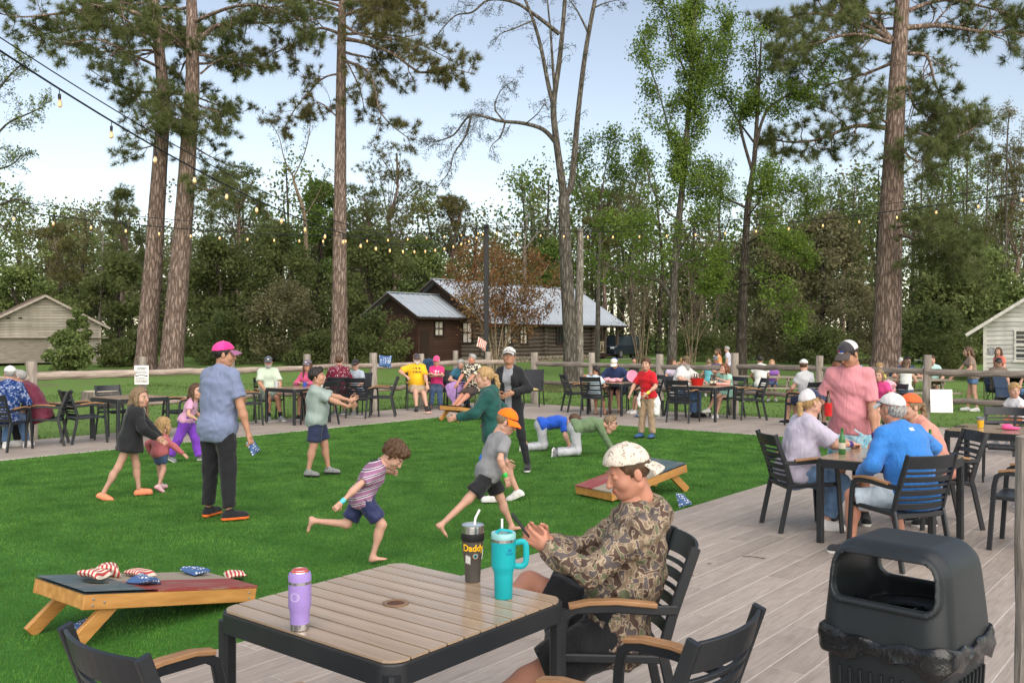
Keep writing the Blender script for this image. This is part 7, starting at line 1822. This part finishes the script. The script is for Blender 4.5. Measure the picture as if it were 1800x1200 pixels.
person("orangewoman", "seated woman in orange cap and salmon shirt with a long ponytail", (4.08, 8.85), -86, 1.66,
    sitp(1.66, -.02, lean=20, lean2=8, head=(-12, -2, 0), hands=[(-.12, .44, .80), (-.02, .42, .80)], elbow=[(-.8, -.3, -.6), (.9, -.3, -.4)], feet=((-.1, .1), (.1, .2))),
    tee(cloth("peach", (.55, .25, .20)), o=.022, hem=.10, t=.92), shorts(C_BLACK, t=.7), SH_BLK, ('capony', 'ash'), dict(m=cloth("burnt_orange", (.62, .115, .035)), logo=[(-.2, .2, .06, .09, LOGO_W)]), 'fair', 1.08, True)
# --- right edge
GEO = band_cloth("geo_pattern", 'stripe', [R_((105, 98, 92)), R_((40, 38, 38)), R_((150, 142, 132))], 28)
person("edgeperson", "person in patterned trousers half hidden by the right-edge post", (5.85, 9.5), -80, 1.66, sitp(1.66, 0, lean=0, feet=((-.15, .5), (.1, .42))), tee(C_GREY), pants(GEO, o=.03, flare=.02), ('sneaker', cloth("grey_mauve", (.30, .25, .29)), SOLE_W), ('mid', 'brown'), None, 'fair', 1, True)
CHAIR.put((5.85, 9.5, 0), -80, "patio chair under the person in patterned trousers", "dark slatted patio chairs")
person("whiteboy", "small boy in white shirt at the right edge behind the yellow drink", (7.7, 14.2), -110, 1.15, sitp(1.15, -.1, .50, feet=((-.1, .2, .12), (.1, .2, .12)), head=(-60, -5, 0)), tee(cloth("off_white", (.58, .57, .6)), o=.02), shorts(cloth("rust", (.42, .15, .06)), t=.8), SH_GRY, ('kid', 'blond'), None, 'fair')
CHAIR.put((7.7, 14.2, 0), -110, "patio chair under the small boy in white shirt", "dark slatted patio chairs")
# --- by the right fence
person("cap3", "man in white-blue cap and grey shirt seated by the right fence", (5.95, 18.75), -30, 1.74, sitp(1.74, -.08, lean=6, head=(55, -4, 0)), tee(cloth("pale_grey", (.40, .41, .43)), o=.024), shorts(C_NAVY), SH_BLK, ('nape', 'brown'), dict(m=cloth("sky_cap", (.10, .25, .45)), m2=C_WHITE, mv=C_WHITE), 'fair', 1.1)
person("longhair", "woman with long brown hair and white top seated by the right fence", (6.42, 18.15), -22, 1.68, sitp(1.68, -.08, lean=8, head=(-20, -4, 0), feet=((.0, .40), (.25, .34))), dict(m=C_WHITE, sleeve='none', o=.012, hem=.10, name="top"), shorts(C_BLACK, t=.55), SH_BLK, ('vlong', 'auburn'), None, 'fair', 1, True)
person("pinkgirl", "girl in pink shirt seated behind the man in salmon-pink t-shirt", (7.12, 17.62), -125, 1.50, sitp(1.50, .0, lean=16, head=(-20, -8, 0)), tee(cloth("hot_pink2", (.62, .06, .22)), o=.02), shorts(C_DENIM, t=.6), SH_WHT, ('long', 'ash'), None, 'fair', 1, True)
# --- table with red bucket
person("beardman", "bearded man in white shirt and camo cap at the red bucket table", (3.85, 20.95), 130, 1.82, sitp(1.82, -.06, lean=12, head=(20, -6, 0), hands=[(-.28, .42, .80), (.25, .40, .80)], elbow=[(-.9, -.3, -.3), (.9, -.3, -.3)]), tee(C_WHITE, o=.03, t=.9), pants(C_DENIM, o=.02), ('sneaker', C_BLACK, SOLE_B), ('nape', 'brown'), dict(m=band_cloth("camo_cap", 'speck', [R_((130, 115, 90)), R_((95, 85, 62)), R_((70, 70, 50)), R_((60, 55, 45))], 30)), 'fair', 1.28, beard=('grey', .10))
person("mintgirl", "girl in mint shirt seated at the red bucket table", (4.85, 20.75), -120, 1.50, sitp(1.50, -.02, lean=8, head=(0, -2, 0), hands=[(-.1, .32, .86), (.0, .26, 1.02)], feet=((-.1, .42), (.02, .55, .12))), tee(cloth("mint", (.30, .52, .43)), o=.02), shorts(cloth("mint2", (.28, .48, .40)), t=.5), SH_WHT, ('mid', 'auburn'), None, 'fair', 1, True)
# --- basket table
person("darkgirl", "dark-haired girl seated at the pink basket table", (1.9, 21.1), 25, 1.35, sitp(1.35, .0, lean=8, head=(-75, 0, 0), hands=[(-.12, .18, .92), (.15, .3, .6)]), tee(band_cloth("tie_dye_pale", 'tiedye', [R_((120, 170, 190)), R_((200, 205, 215)), R_((150, 190, 175))], 8), o=.022), shorts(C_LGREY, t=.6), ('flip', C_BLACK, SOLE_B), ('braid', 'dark'), None, 'tan', 1, True)
person("navyman", "man in navy shirt and white-yellow cap bent over the basket table", (2.55, 22.4), 195, 1.80, sitp(1.80, .02, lean=24, lean2=8, head=(10, -28, 0), hands=[(-.2, .48, .80), (.18, .46, .80)], elbow=[(-.9, -.3, -.4), (.9, -.3, -.4)]), ls(cloth("navy2", (.018, .030, .085)), o=.03), shorts(C_NAVY, t=.85), ('flip', C_BLACK, SOLE_B), ('nape', 'brown'), dict(m=C_WHITE, m2=cloth("cap_royal", (.05, .08, .35)), mv=C_WHITE, logo=[(-.2, .2, .06, .085, M("logo_yellow", (.7, .5, .03), .6, .05, 9, 0))]), 'fair', 1.25)
person("beigegirl", "girl in beige shirt seated right of the pink basket", (3.2, 21.75), -115, 1.35, sitp(1.35, .02, .45, feet=((-.05, .38), (.12, .34)), head=(-55, -4, 0)), tee(cloth("beige", (.45, .37, .30)), o=.02), shorts(cloth("beige2", (.5, .45, .4)), t=.6), SH_WHT, ('mid', 'ash'), None, 'fair', 1, True)
# --- group before the corner pole
person("yellowman", "man in yellow t-shirt and sunglasses seated at the back of the deck", (-2.35, 22.85), 165, 1.80, sitp(1.80, -.10, lean=-6, lean2=2, head=(-5, 0, 0), feet=((-.15, .55), (.10, .50)), hands=[(-.20, .30, .62), (.30, .16, .84)], elbow=[(-.7, -.5, -.4), (1, -.3, 0)]), tee([cloth("yellow", (.72, .40, .015)), cloth("print_brown", (.16, .09, .03))], o=.026, t=.85, split=lambda x, y, z, s: (np.abs(x) < .10) & (z > .10) & (z < .24) & (y > .03) & (np.sin(x * 75) + np.sin(z * 62) > .25)), shorts(C_KHAKI, t=.85, wide=.03), ('sneaker', C_BLACK, SOLE_B), ('nape', 'brown'), dict(m=cloth("cap_dark", (.05, .045, .06)), m2=cloth("cap_orange", (.6, .2, .05))), 'fair', 1.25, glasses='dark', beard=('white', .02))
person("pinklady", "woman in hot pink shirt and pink cap seated with folded arms", (-1.92, 23.45), 178, 1.68, sitp(1.68, -.06, lean=-2, head=(10, -2, 0), feet=((-.12, .5), (.12, .48)), hands=[(.08, .22, .86), (-.08, .24, .84)], elbow=[(-1, -.2, -.3), (1, -.2, -.3)]), tee([C_PINK, C_WHITE], o=.02, split=lambda x, y, z, s: (np.abs(x) < .07) & (z > .10) & (z < .19) & (y > .03) & (np.sin(x * 90) + np.sin(z * 80) > .3)), pants(C_DENIMD, o=.02), ('sneaker', cloth("brown_shoe", (.12, .06, .04)), SOLE_B), ('nape', 'white'), dict(m=cloth("cap_pink", (.75, .07, .22))), 'fair', 1.05, True, glasses='dark')
person("teallady", "grey-haired woman in teal shirt leaning on her hand", (-1.42, 23.6), 150, 1.64, sitp(1.64, -.02, lean=18, lean2=14, head=(25, -18, 0), hands=[(-.08, .26, .98), (.14, .36, .68)], elbow=[(-.5, .2, -1), (.8, -.4, -.4)]), tee(cloth("teal_shirt", (.03, .12, .18)), o=.022), pants(C_DENIMD), SH_BLK, ('curly', 'grey'), None, 'fair', 1.1, True)
person("floralman", "grey-haired man in black floral shirt with legs stretched out", (-1.02, 22.85), 212, 1.80, sitp(1.80, -.10, lean=-2, head=(15, 0, 0), feet=((-.05, .78), (.08, .72)), hands=[(-.1, .32, .66), (.2, .3, .66)], knee=[(0, 1, .4), (0, 1, .4)]), tee(band_cloth("floral", 'floral', [R_((30, 32, 36)), R_((215, 205, 185)), R_((90, 110, 80))], 13), o=.028, t=.85), shorts(cloth("brown_short", (.06, .04, .035)), t=.8), ('flip', cloth("brown_shoe", (1, 1, 1)), SOLE_B), ('short', 'grey'), None, 'red', 1.22)
# --- left-centre table
person("greenman", "bearded man in pale green shirt and cap seated at left-centre table", (-5.3, 20.05), 150, 1.80, sitp(1.80, -.06, lean=2, head=(18, 0, 0), feet=((-.15, .42), (.12, .46)), socks=C_BLACK), tee(cloth("pale_green", (.44, .52, .42)), o=.028, t=.85), shorts(cloth("olive_short", (.13, .17, .14)), t=.82), ('sneaker', cloth("shoe_grey", (.22, .23, .25)), SOLE_W), ('nape', 'brown'), dict(m=cloth("cap_slate", (.07, .085, .11)), logo=[(-.25, .25, .06, .075, LOGO_W)]), 'tan', 1.15, beard=('grey', .01))
person("pinkwoman", "smiling woman in rose-pink shirt and grey visor cap", (-4.45, 20.35), 192, 1.68, sitp(1.68, -.02, lean=12, head=(0, 4, 0), hands=[(-.1, .36, .80), (.12, .34, .80)]), ls(cloth("rose_pink", (.50, .085, .19)), o=.024), shorts(C_NAVY, t=.6), SH_BLK, ('caplong', 'brown'), dict(m=cloth("cap_grey3", (.14, .12, .16)), logo=[(-.25, .25, .06, .075, LOGO_W)]), 'warm', 1.05, True)
person("maroonman", "man in maroon dotted shirt seated with his back to the camera", (-3.95, 21.0), -8, 1.80, sitp(1.80, .0, lean=10, lean2=4, head=(10, -4, 0)), tee(band_cloth("maroon_dots", 'dots', [R_((98, 28, 48)), R_((200, 190, 190))], 26), o=.030, t=.95), shorts(cloth("maroon", (.11, .015, .035)), t=.8), SH_GRY, ('short', 'brown'), None, 'fair', 1.2)
person("capboy", "youth in dark cap seated beyond the man in maroon dotted shirt", (-3.68, 21.75), 195, 1.60, sitp(1.60, -.05, head=(0, -4, 0)), tee(cloth("blue_grey", (.33, .38, .45)), o=.02), shorts(C_NAVY), SH_GRY, ('nape', 'dark'), dict(m=cloth("cap_black", (.02, .02, .024))), 'fair')
SLING.put((-3.68, 21.75, 0), 195, "mesh chair under the youth in dark cap", "black mesh chairs at the back")
# --- far left pair
STR = band_cloth("navy_jacket", 'tiedye', [R_((20, 40, 90)), R_((24, 55, 110)), R_((150, 160, 185))], 16)
person("navyjacket", "person in navy jacket with white sleeve stripes at left edge", (-8.05, 14.65), -8, 1.76, sitp(1.76, -.02, lean=14, lean2=6, head=(-30, 0, 0), feet=((-.1, .25), (.16, .42))), ls(STR, o=.03, name="jacket"), pants(C_DENIM), SH_WHT, ('nape', 'grey'), dict(m=C_WHITE), 'fair', 1.15)
person("marooncoat", "grey-haired person in maroon coat at left edge with hands raised to face", (-7.82, 15.38), -105, 1.70, sitp(1.70, .06, lean=22, lean2=10, head=(5, 4, 0), hands=[(-.06, .40, 1.02), (.06, .40, 1.02)], elbow=[(-.6, -.2, -1), (.6, -.2, -1)], hdir=[(0, .5, .9), (0, .5, .9)]), ls(cloth("maroon_coat", (.13, .018, .04), rough=.5), o=.05, hem=.16, flare=.03, name="coat"), pants(C_BLACK), SH_WHT, ('short', 'grey'), None, 'fair', 1.1, glasses='clear')

# --- people on the grass behind the fence
def far(key, label, x, y, hd_, h, pose, top, bot, sh, hair, **k): person(key, label, (x, y, float(gz(x, y))), hd_, h, pose, top, bot, sh, hair, group="people on the grass beyond the fence", **k)
far("tiedye", "woman in orange and aqua tie-dye dress standing beyond the fence", 8.1, 36, -80, 1.56, dict(head=(0, -4, 0), hands=[(-.1, .2, 1.22), (.2, .1, .8)]), dict(m=band_cloth("tie_dye_hot", 'tiedye', [R_((70, 190, 190)), R_((235, 150, 60)), R_((225, 90, 130))], 5), sleeve='none', hem=.34, flare=.06, name="dress"), None, SH_WHT, ('long', 'brown'), skin='fair', fem=True)
far("greyback", "man in pale lavender shirt standing behind the tie-dye dress", 8.65, 36.8, -60, 1.64, dict(head=(0, 0, 0)), tee(cloth("pale_lav", (.45, .44, .52))), shorts(C_NAVY), SH_BLK, ('short', 'grey'), skin='fair')
far("braidwoman", "woman with blonde braid seated at far picnic table beyond the fence", 5.75, 31.0, -10, 1.66, sitp(1.66, -.02, .46, lean=6, feet=((-.1, .3), (.1, .3))), tee(cloth("mauve_grey", (.22, .185, .23))), pants(C_DENIM), SH_WHT, ('braid', 'blond'), skin='fair', fem=True)
far("tankwoman", "person in aqua tank top seated beside the blonde braid", 6.6, 30.9, 10, 1.60, sitp(1.60, -.02, .46, lean=14, feet=((-.1, .3), (.1, .3))), dict(m=cloth("aqua", (.10, .32, .36)), sleeve='none', name="top"), shorts(C_DENIM), SH_WHT, ('bun', 'ash'), skin='fair', fem=True)
far("fargcap", "man in grey cap seated facing the fence at far picnic table", 7.1, 32.2, 190, 1.74, sitp(1.74, -.02, .46, lean=8, feet=((-.1, .3), (.1, .3))), tee(cloth("plum", (.10, .07, .12))), pants(C_DENIM), SH_BLK, ('nape', 'brown'), hat=dict(m=cloth("cap_slate2", (.12, .15, .17))), skin='tan')
far("blackkid", "child in black sweater standing beyond the fence left of the red-shirted boy", 4.1, 31, 185, 1.34, dict(hands=[(-.05, .2, .80), (.05, .2, .78)]), ls(C_BLACK, o=.025), pants(C_BLACK), SH_BLK, ('short', 'dark'), skin='warm')
far("armup", "seated person with arm raised behind the left of the bearded man", 4.55, 26.6, 140, 1.62, sitp(1.62, -.02, .42, lean=10, hands=[(-.1, .2, 1.1), (.2, .3, .7)], feet=((-.1, .3), (.1, .3))), tee(cloth("lilac", (.42, .36, .46))), pants(C_BLACK), SH_BLK, ('bob', 'brown'), skin='warm', fem=True)
CAMP.put((4.55, 26.6, float(gz(4.55, 26.6))), 140, "folding camp chair behind the left of the bearded man", "camp chairs on the grass")
far("orangelady", "white-haired woman in orange-red shirt with crossed legs in camp chair", 11.0, 26.0, 195, 1.66, sitp(1.66, -.06, .40, lean=-2, feet=((.10, .42), (.0, .52, .16)), head=(-25, 0, 0)), tee(cloth("orange_red", (.75, .07, .02)), o=.024), shorts(C_DENIM, t=.6), SH_BLK, ('bun', 'white'), skin='fair', fem=True)
far("longbrown", "girl with long brown hair in white top on the picnic bench", 9.95, 23.28, 25, 1.66, sitp(1.66, .0, .46, lean=10, feet=((-.1, .3), (.1, .3)), head=(40, 0, 0)), dict(m=C_WHITE, sleeve='none', o=.01, hem=.02, name="top"), shorts(C_DENIM, t=.6), SH_WHT, ('vlong', 'brown'), skin='fair', fem=True)
far("navytee", "dark-haired man in navy t-shirt leaning on the picnic table", 10.5, 24.72, 185, 1.80, sitp(1.80, .0, .46, lean=20, hands=[(-.2, .45, .82), (.2, .45, .82)], feet=((-.1, .3), (.1, .3)), head=(-20, -4, 0)), tee(cloth("navy3", (.025, .055, .15)), o=.022), shorts(C_CHAR), SH_GRY, ('short', 'dark'), skin='fair')
far("standgirl", "standing girl in brown t-shirt and denim shorts at the picnic table", 11.5, 23.0, -72, 1.64, dict(head=(-5, -6, 0), feet=[(-.1, -.08, 0), (.1, .10, 0)], hands=[(-.16, .30, .98), (.18, .42, .86)], elbow=[(-.6, -.6, -.6), (.6, -.6, -.6)], lean=6), tee(cloth("taupe", (.22, .155, .125)), o=.016, hem=.06), shorts(C_DENIM, t=.42, wide=.02), SH_WHT, ('vlong', 'brown'), skin='fair', fem=True)
far("aquaman", "man in pale aqua shirt seated behind the standing girl", 11.25, 24.72, 200, 1.78, sitp(1.78, .0, .46, lean=14, feet=((-.1, .3), (.1, .3))), tee(cloth("pale_aqua", (.40, .60, .58)), o=.026), shorts(C_KHAKI), SH_GRY, ('short', 'brown'), skin='fair')
far("hatperson", "person in brimmed hat and speckled shirt in camp chair by the white shed", 13.0, 24.6, 190, 1.70, sitp(1.70, -.06, .40, lean=-4), tee(band_cloth("speck_shirt", 'speck', [R_((150, 135, 120)), R_((110, 95, 85)), R_((70, 60, 55)), R_((60, 50, 50))], 22), o=.03, t=.95), pants(C_CHAR), SH_BLK, ('short', 'dark'), hat=dict(m=C_CHAR), skin='fair', build=1.2)
far("blackblonde", "blonde person in black t-shirt and jeans near the white shed", 13.1, 23.2, -125, 1.66, sitp(1.66, -.04, .40, lean=6, head=(-10, -6, 0)), tee(C_BLACK, o=.024), pants(C_DENIM, o=.02), ('sneaker', cloth("green_shoe", (.02, .2, .09)), SOLE_B), ('bob', 'blond'), skin='fair', fem=True)
far("stripeman", "person in blue plaid shirt behind the right-hand fence post", 9.75, 26.25, 190, 1.76, sitp(1.76, .0, .46, lean=10), tee(band_cloth("blue_plaid", 'stripe', [R_((40, 70, 130)), R_((190, 200, 215)), R_((70, 100, 160))], 20), o=.02), shorts(C_CHAR), SH_GRY, ('short', 'blond'), skin='fair')
far("farone", "person in teal shirt seated at the picnic table left of the white board", 9.35, 25.05, 15, 1.70, sitp(1.70, 0, .46, lean=10, feet=((-.1, .3), (.1, .3))), tee(cloth("teal2", (.04, .22, .24)), o=.024), shorts(C_NAVY), SH_GRY, ('short', 'brown'), skin='fair')
far("fartwo", "child in yellow shirt seated at the far end of right-hand picnic table", 9.8, 24.72, 170, 1.40, sitp(1.40, 0, .46, lean=8, feet=((-.1, .25, .1), (.1, .25, .1))), tee(cloth("lemon", (.62, .52, .10)), o=.02), shorts(C_DENIM), SH_WHT, ('kid', 'blond'), skin='fair')
far("farthree", "woman in coral top standing beside the white shed", 14.3, 27.0, -110, 1.64, dict(head=(-20, -4, 0), hands=[(-.1, .25, .98), (.2, .1, .84)]), tee(cloth("coral", (.58, .16, .12)), o=.02), pants(C_DENIMD), SH_WHT, ('long', 'brown'), skin='fair', fem=True)
far("farfour", "man in white t-shirt seated at the picnic table behind the mint-shirted girl", 7.25, 26.85, 5, 1.76, sitp(1.76, 0, .46, lean=8, feet=((-.1, .3), (.1, .3))), tee(C_WHITE, o=.026), pants(C_DENIM), SH_GRY, ('short', 'dark'), skin='tan')
far("farfive", "girl in violet top seated at the picnic table behind the mint-shirted girl", 7.95, 28.2, 195, 1.58, sitp(1.58, 0, .46, lean=8, feet=((-.1, .3), (.1, .3))), tee(cloth("violet", (.22, .10, .36)), o=.02), shorts(C_DENIM), SH_WHT, ('long', 'blond'), skin='fair', fem=True)
# ------------------------------------------------------------------ things people hold or wear loose
pw = PEOPLE["camoman"]; W = pw['root'].matrix_basis
c = (np.array(pw['WRl'][0]) + np.array(pw['WRl'][1])) / 2 + (0, .105, .075)
o = MB().box((0, 0, 0), (.074, .009, .150), rotm('X', -38), ch=.004).build("phone", DARK); o.location = tuple(W @ Vector(c)); o.rotation_euler = pw['root'].rotation_euler; tag(o, "dark phone held by the man in camouflage", "phone")
def in_hand(key, i, off):
    d = PEOPLE[key]; return tuple(d['root'].matrix_basis @ Vector(np.array(d['WRl'][i]) + off))
x, y, z = in_hand("pinkshirt", 1, (-.05, .085, -.07)); t = empty("beer_bottle", (x, y, z), 0, "brown beer bottle in a red koozie held by the standing man", "bottle")
lathe_part("koozie", [(.030, 0), (.036, .003), (.036, .125), (.032, .127)], cloth("red_foam", (.45, .015, .015)), t, 16); lathe_part("glass", [(.030, .120), (.030, .135), (.026, .155), (.014, .19), (.012, .235), (.014, .24), (.002, .243)], BOT_B, t, 14)
x, y, z = in_hand("pinkcap", 1, (.0, .06, -.12)); bean_bag((x, y, z), (.5, 1.1, .3), BBL, "blue bean bag in the hand of the man in slate-blue t-shirt", 20)
x, y, z = in_hand("whitecap", 1, (.10, .02, -.16)); t = empty("water_bottle", (x, y, z - .18), .2, "grey insulated bottle hanging from the woman in black jacket", "bottle")
lathe_part("flask", [(.036, 0), (.04, .004), (.04, .20), (.03, .215), (.002, .216)], M("grey_flask", (.30, .31, .33), .4, .1, 9, 0), t, 16); lathe_part("lid", [(.033, .2165), (.033, .245), (.002, .247)], DARK, t, 14)
o = MB().lathe([(.002, 0), (.022, 0), (.022, .003), (.002, .003)], 14, (0, -.041, .11), rotm('X', 90)).build("sticker", C_BLACK, t)
MB().tube(dense([(0, 0, .245), (.05, .0, .30), (.10, .0, .36), (.06, .0, .42)], 4), .010, 6).build("strap", cloth("orange_strap", (.5, .16, .05)), t, True)
# wristbands
def band(key, i, m, name="wristband"):
    d = PEOPLE[key]; a, b = np.array(d['ELl'][i]), np.array(d['WRl'][i]); q = b + (a - b) * .08; S = Sh(); S.cone(q, q + nrm(a - b) * .022, .031 * d['s'], .032 * d['s'], .005); V, F = S.mesh(.006); make(name, V, F, m, d['root'], True)
band("stripeboy", 1, M("band_cyan", (.10, .50, .62), .5, .1, 9, 0)); band("orangecap", 1, M("band_green", (.05, .45, .08), .5, .1, 9, 0)); band("redboy", 0, M("band_lime", (.5, .65, .05), .5, .1, 9, 0)); band("lavwoman", 1, M("band_purple", (.04, .03, .18), .5, .1, 9, 0)); band("pinkshirt", 0, M("band_purple", (1, 1, 1))); band("standgirl", 0, M("band_cyan", (1, 1, 1)))
# jacket tied round the boy's waist
d = PEOPLE["redboy"]; S = Sh(); P0 = d['P']; s_ = d['s']
S.chain([P0 + np.array((math.cos(a) * .145 * s_, math.sin(a) * .115 * s_, .03)) for a in np.linspace(-3.5, .4, 12)], [.026] * 12, .02); S.chain([P0 + (-.10, -.08, .0), P0 + (-.15, -.06, -.15), P0 + (-.17, -.03, -.34)], [.04, .06, .05], .03, lat=(0, 1, 0), ks=1.6); S.chain([P0 + (.10, .08, .02), P0 + (.10, .14, -.08), P0 + (.06, .17, -.20)], [.03, .03, .028], .02)
V, F = S.mesh(.018, .006, 35, 2); make("tied_jacket", V, F, C_WHITE, d['root'], True)
# blanket, towels, bags
def soft(name, label, cat, loc, blobs, m, h=.02, amp=.008, fr=28, seed=1, rz=0, gcut=()):
    S = Sh()
    for b in blobs: S.ell(b[:3], b[3:6], None, .04)
    V, F = S.mesh(h, amp, fr, seed, gcut); o = make(name, V, F, m, None, True); o.location = loc; o.rotation_euler.z = rz; return tag(o, label, cat)
soft("blanket", "lavender blanket on the lap of the grey-haired woman", "blanket", (-1.42, 23.6, 0), [(.05, -.32, .60, .22, .18, .08), (.02, -.44, .42, .24, .07, .22), (-.12, -.30, .52, .14, .2, .12), (.05, -.46, .22, .18, .05, .14)], cloth("lavender_blanket", (.42, .26, .55)), .022, .012)
soft("towel", "pink towel hanging over a patio chair back by the right fence", "towel", (7.15, 17.6, 0), [(.10, .20, .88, .16, .16, .08), (.16, .27, .70, .14, .06, .26), (.0, .12, .72, .16, .08, .22)], cloth("towel_pink", (.72, .40, .45)), .022, .012, seed=4)
soft("towel", "yellow cloth on the seat of the empty black mesh chair", "towel", (.50, 24.0, .0), [(0, -.05, .44, .17, .12, .035), (.08, -.16, .43, .1, .06, .03)], cloth("towel_yellow", (.55, .42, .16)), .02, .008, gcut=[((0, 0, .428), (0, 0, -1))])
x, y, _ = uv(9.2, 12.18); soft("jacket", "dark blue jacket hung on the fence behind the pink cap", "jacket", (x, y, 0), [(0, 0, 1.12, .20, .10, .13), (.05, .0, .98, .16, .09, .16), (-.10, .02, 1.0, .1, .08, .2)], cloth("jacket_blue", (.02, .05, .10)), .022, .012, seed=6)
x, y = 7.6, 21.6
soft("towel", "striped blue towel lying on the grass right of the mint-shirted girl", "towel", (x + .3, 23.6, float(gz(7, 23.6))), [(0, 0, .05, .42, .2, .05), (.35, .05, .04, .25, .16, .04)], band_cloth("towel_stripe", 'stripe', [R_((30, 60, 110)), R_((225, 230, 235)), R_((60, 150, 180))], 9), .025, .01)
soft("backpack", "dark backpack on the grass right of the standing girl's shoes", "backpack", (11.95, 22.6, float(gz(12, 22))), [(0, 0, .2, .15, .11, .22), (.02, -.09, .14, .11, .06, .12)], C_CHAR, .022, .005)
x, y, _ = at(853, 812); t = soft("sun_cap", "bright blue cap lying on turf behind the girl in green hoodie", "cap", (x, y, 0), [(0, 0, .05, .09, .1, .085), (.0, -.12, .02, .07, .08, .012)], cloth("bright_blue", (.01, .14, .62)), .012, .002, gcut=[((0, 0, .004), (0, 0, -1))])
# umbrella base plates under the side tables
for i, (px, py, lb) in enumerate(((470, 741, "left-centre table"), (628, 732, "table of the man in maroon dotted shirt"), (1165, 735, "red bucket table"))):
    x, y, _ = at(px, py); t = empty("umbrella_base", (x, y, 0), 0, "flat round umbrella base on deck by the " + lb, "umbrella base"); lathe_part("plate", [(.26, 0), (.27, .01), (.26, .03), (.05, .045), (.002, .046)], M("base_stone", (.30, .28, .26), .8, .1, 9), t, 20); lathe_part("stem", [(.025, .044), (.025, .40), (.002, .402)], DARK, t, 12)
o = MB().box((0, 0, .45), (.36, .36, .88), ch=.03).build("waste_bin", M("bin_dark", (.03, .03, .033), .6, .2, 6, .1)); o.location = (-.42, 23.3, 0); tag(o, "dark square waste bin at the back behind the girl in green hoodie", "waste bin")
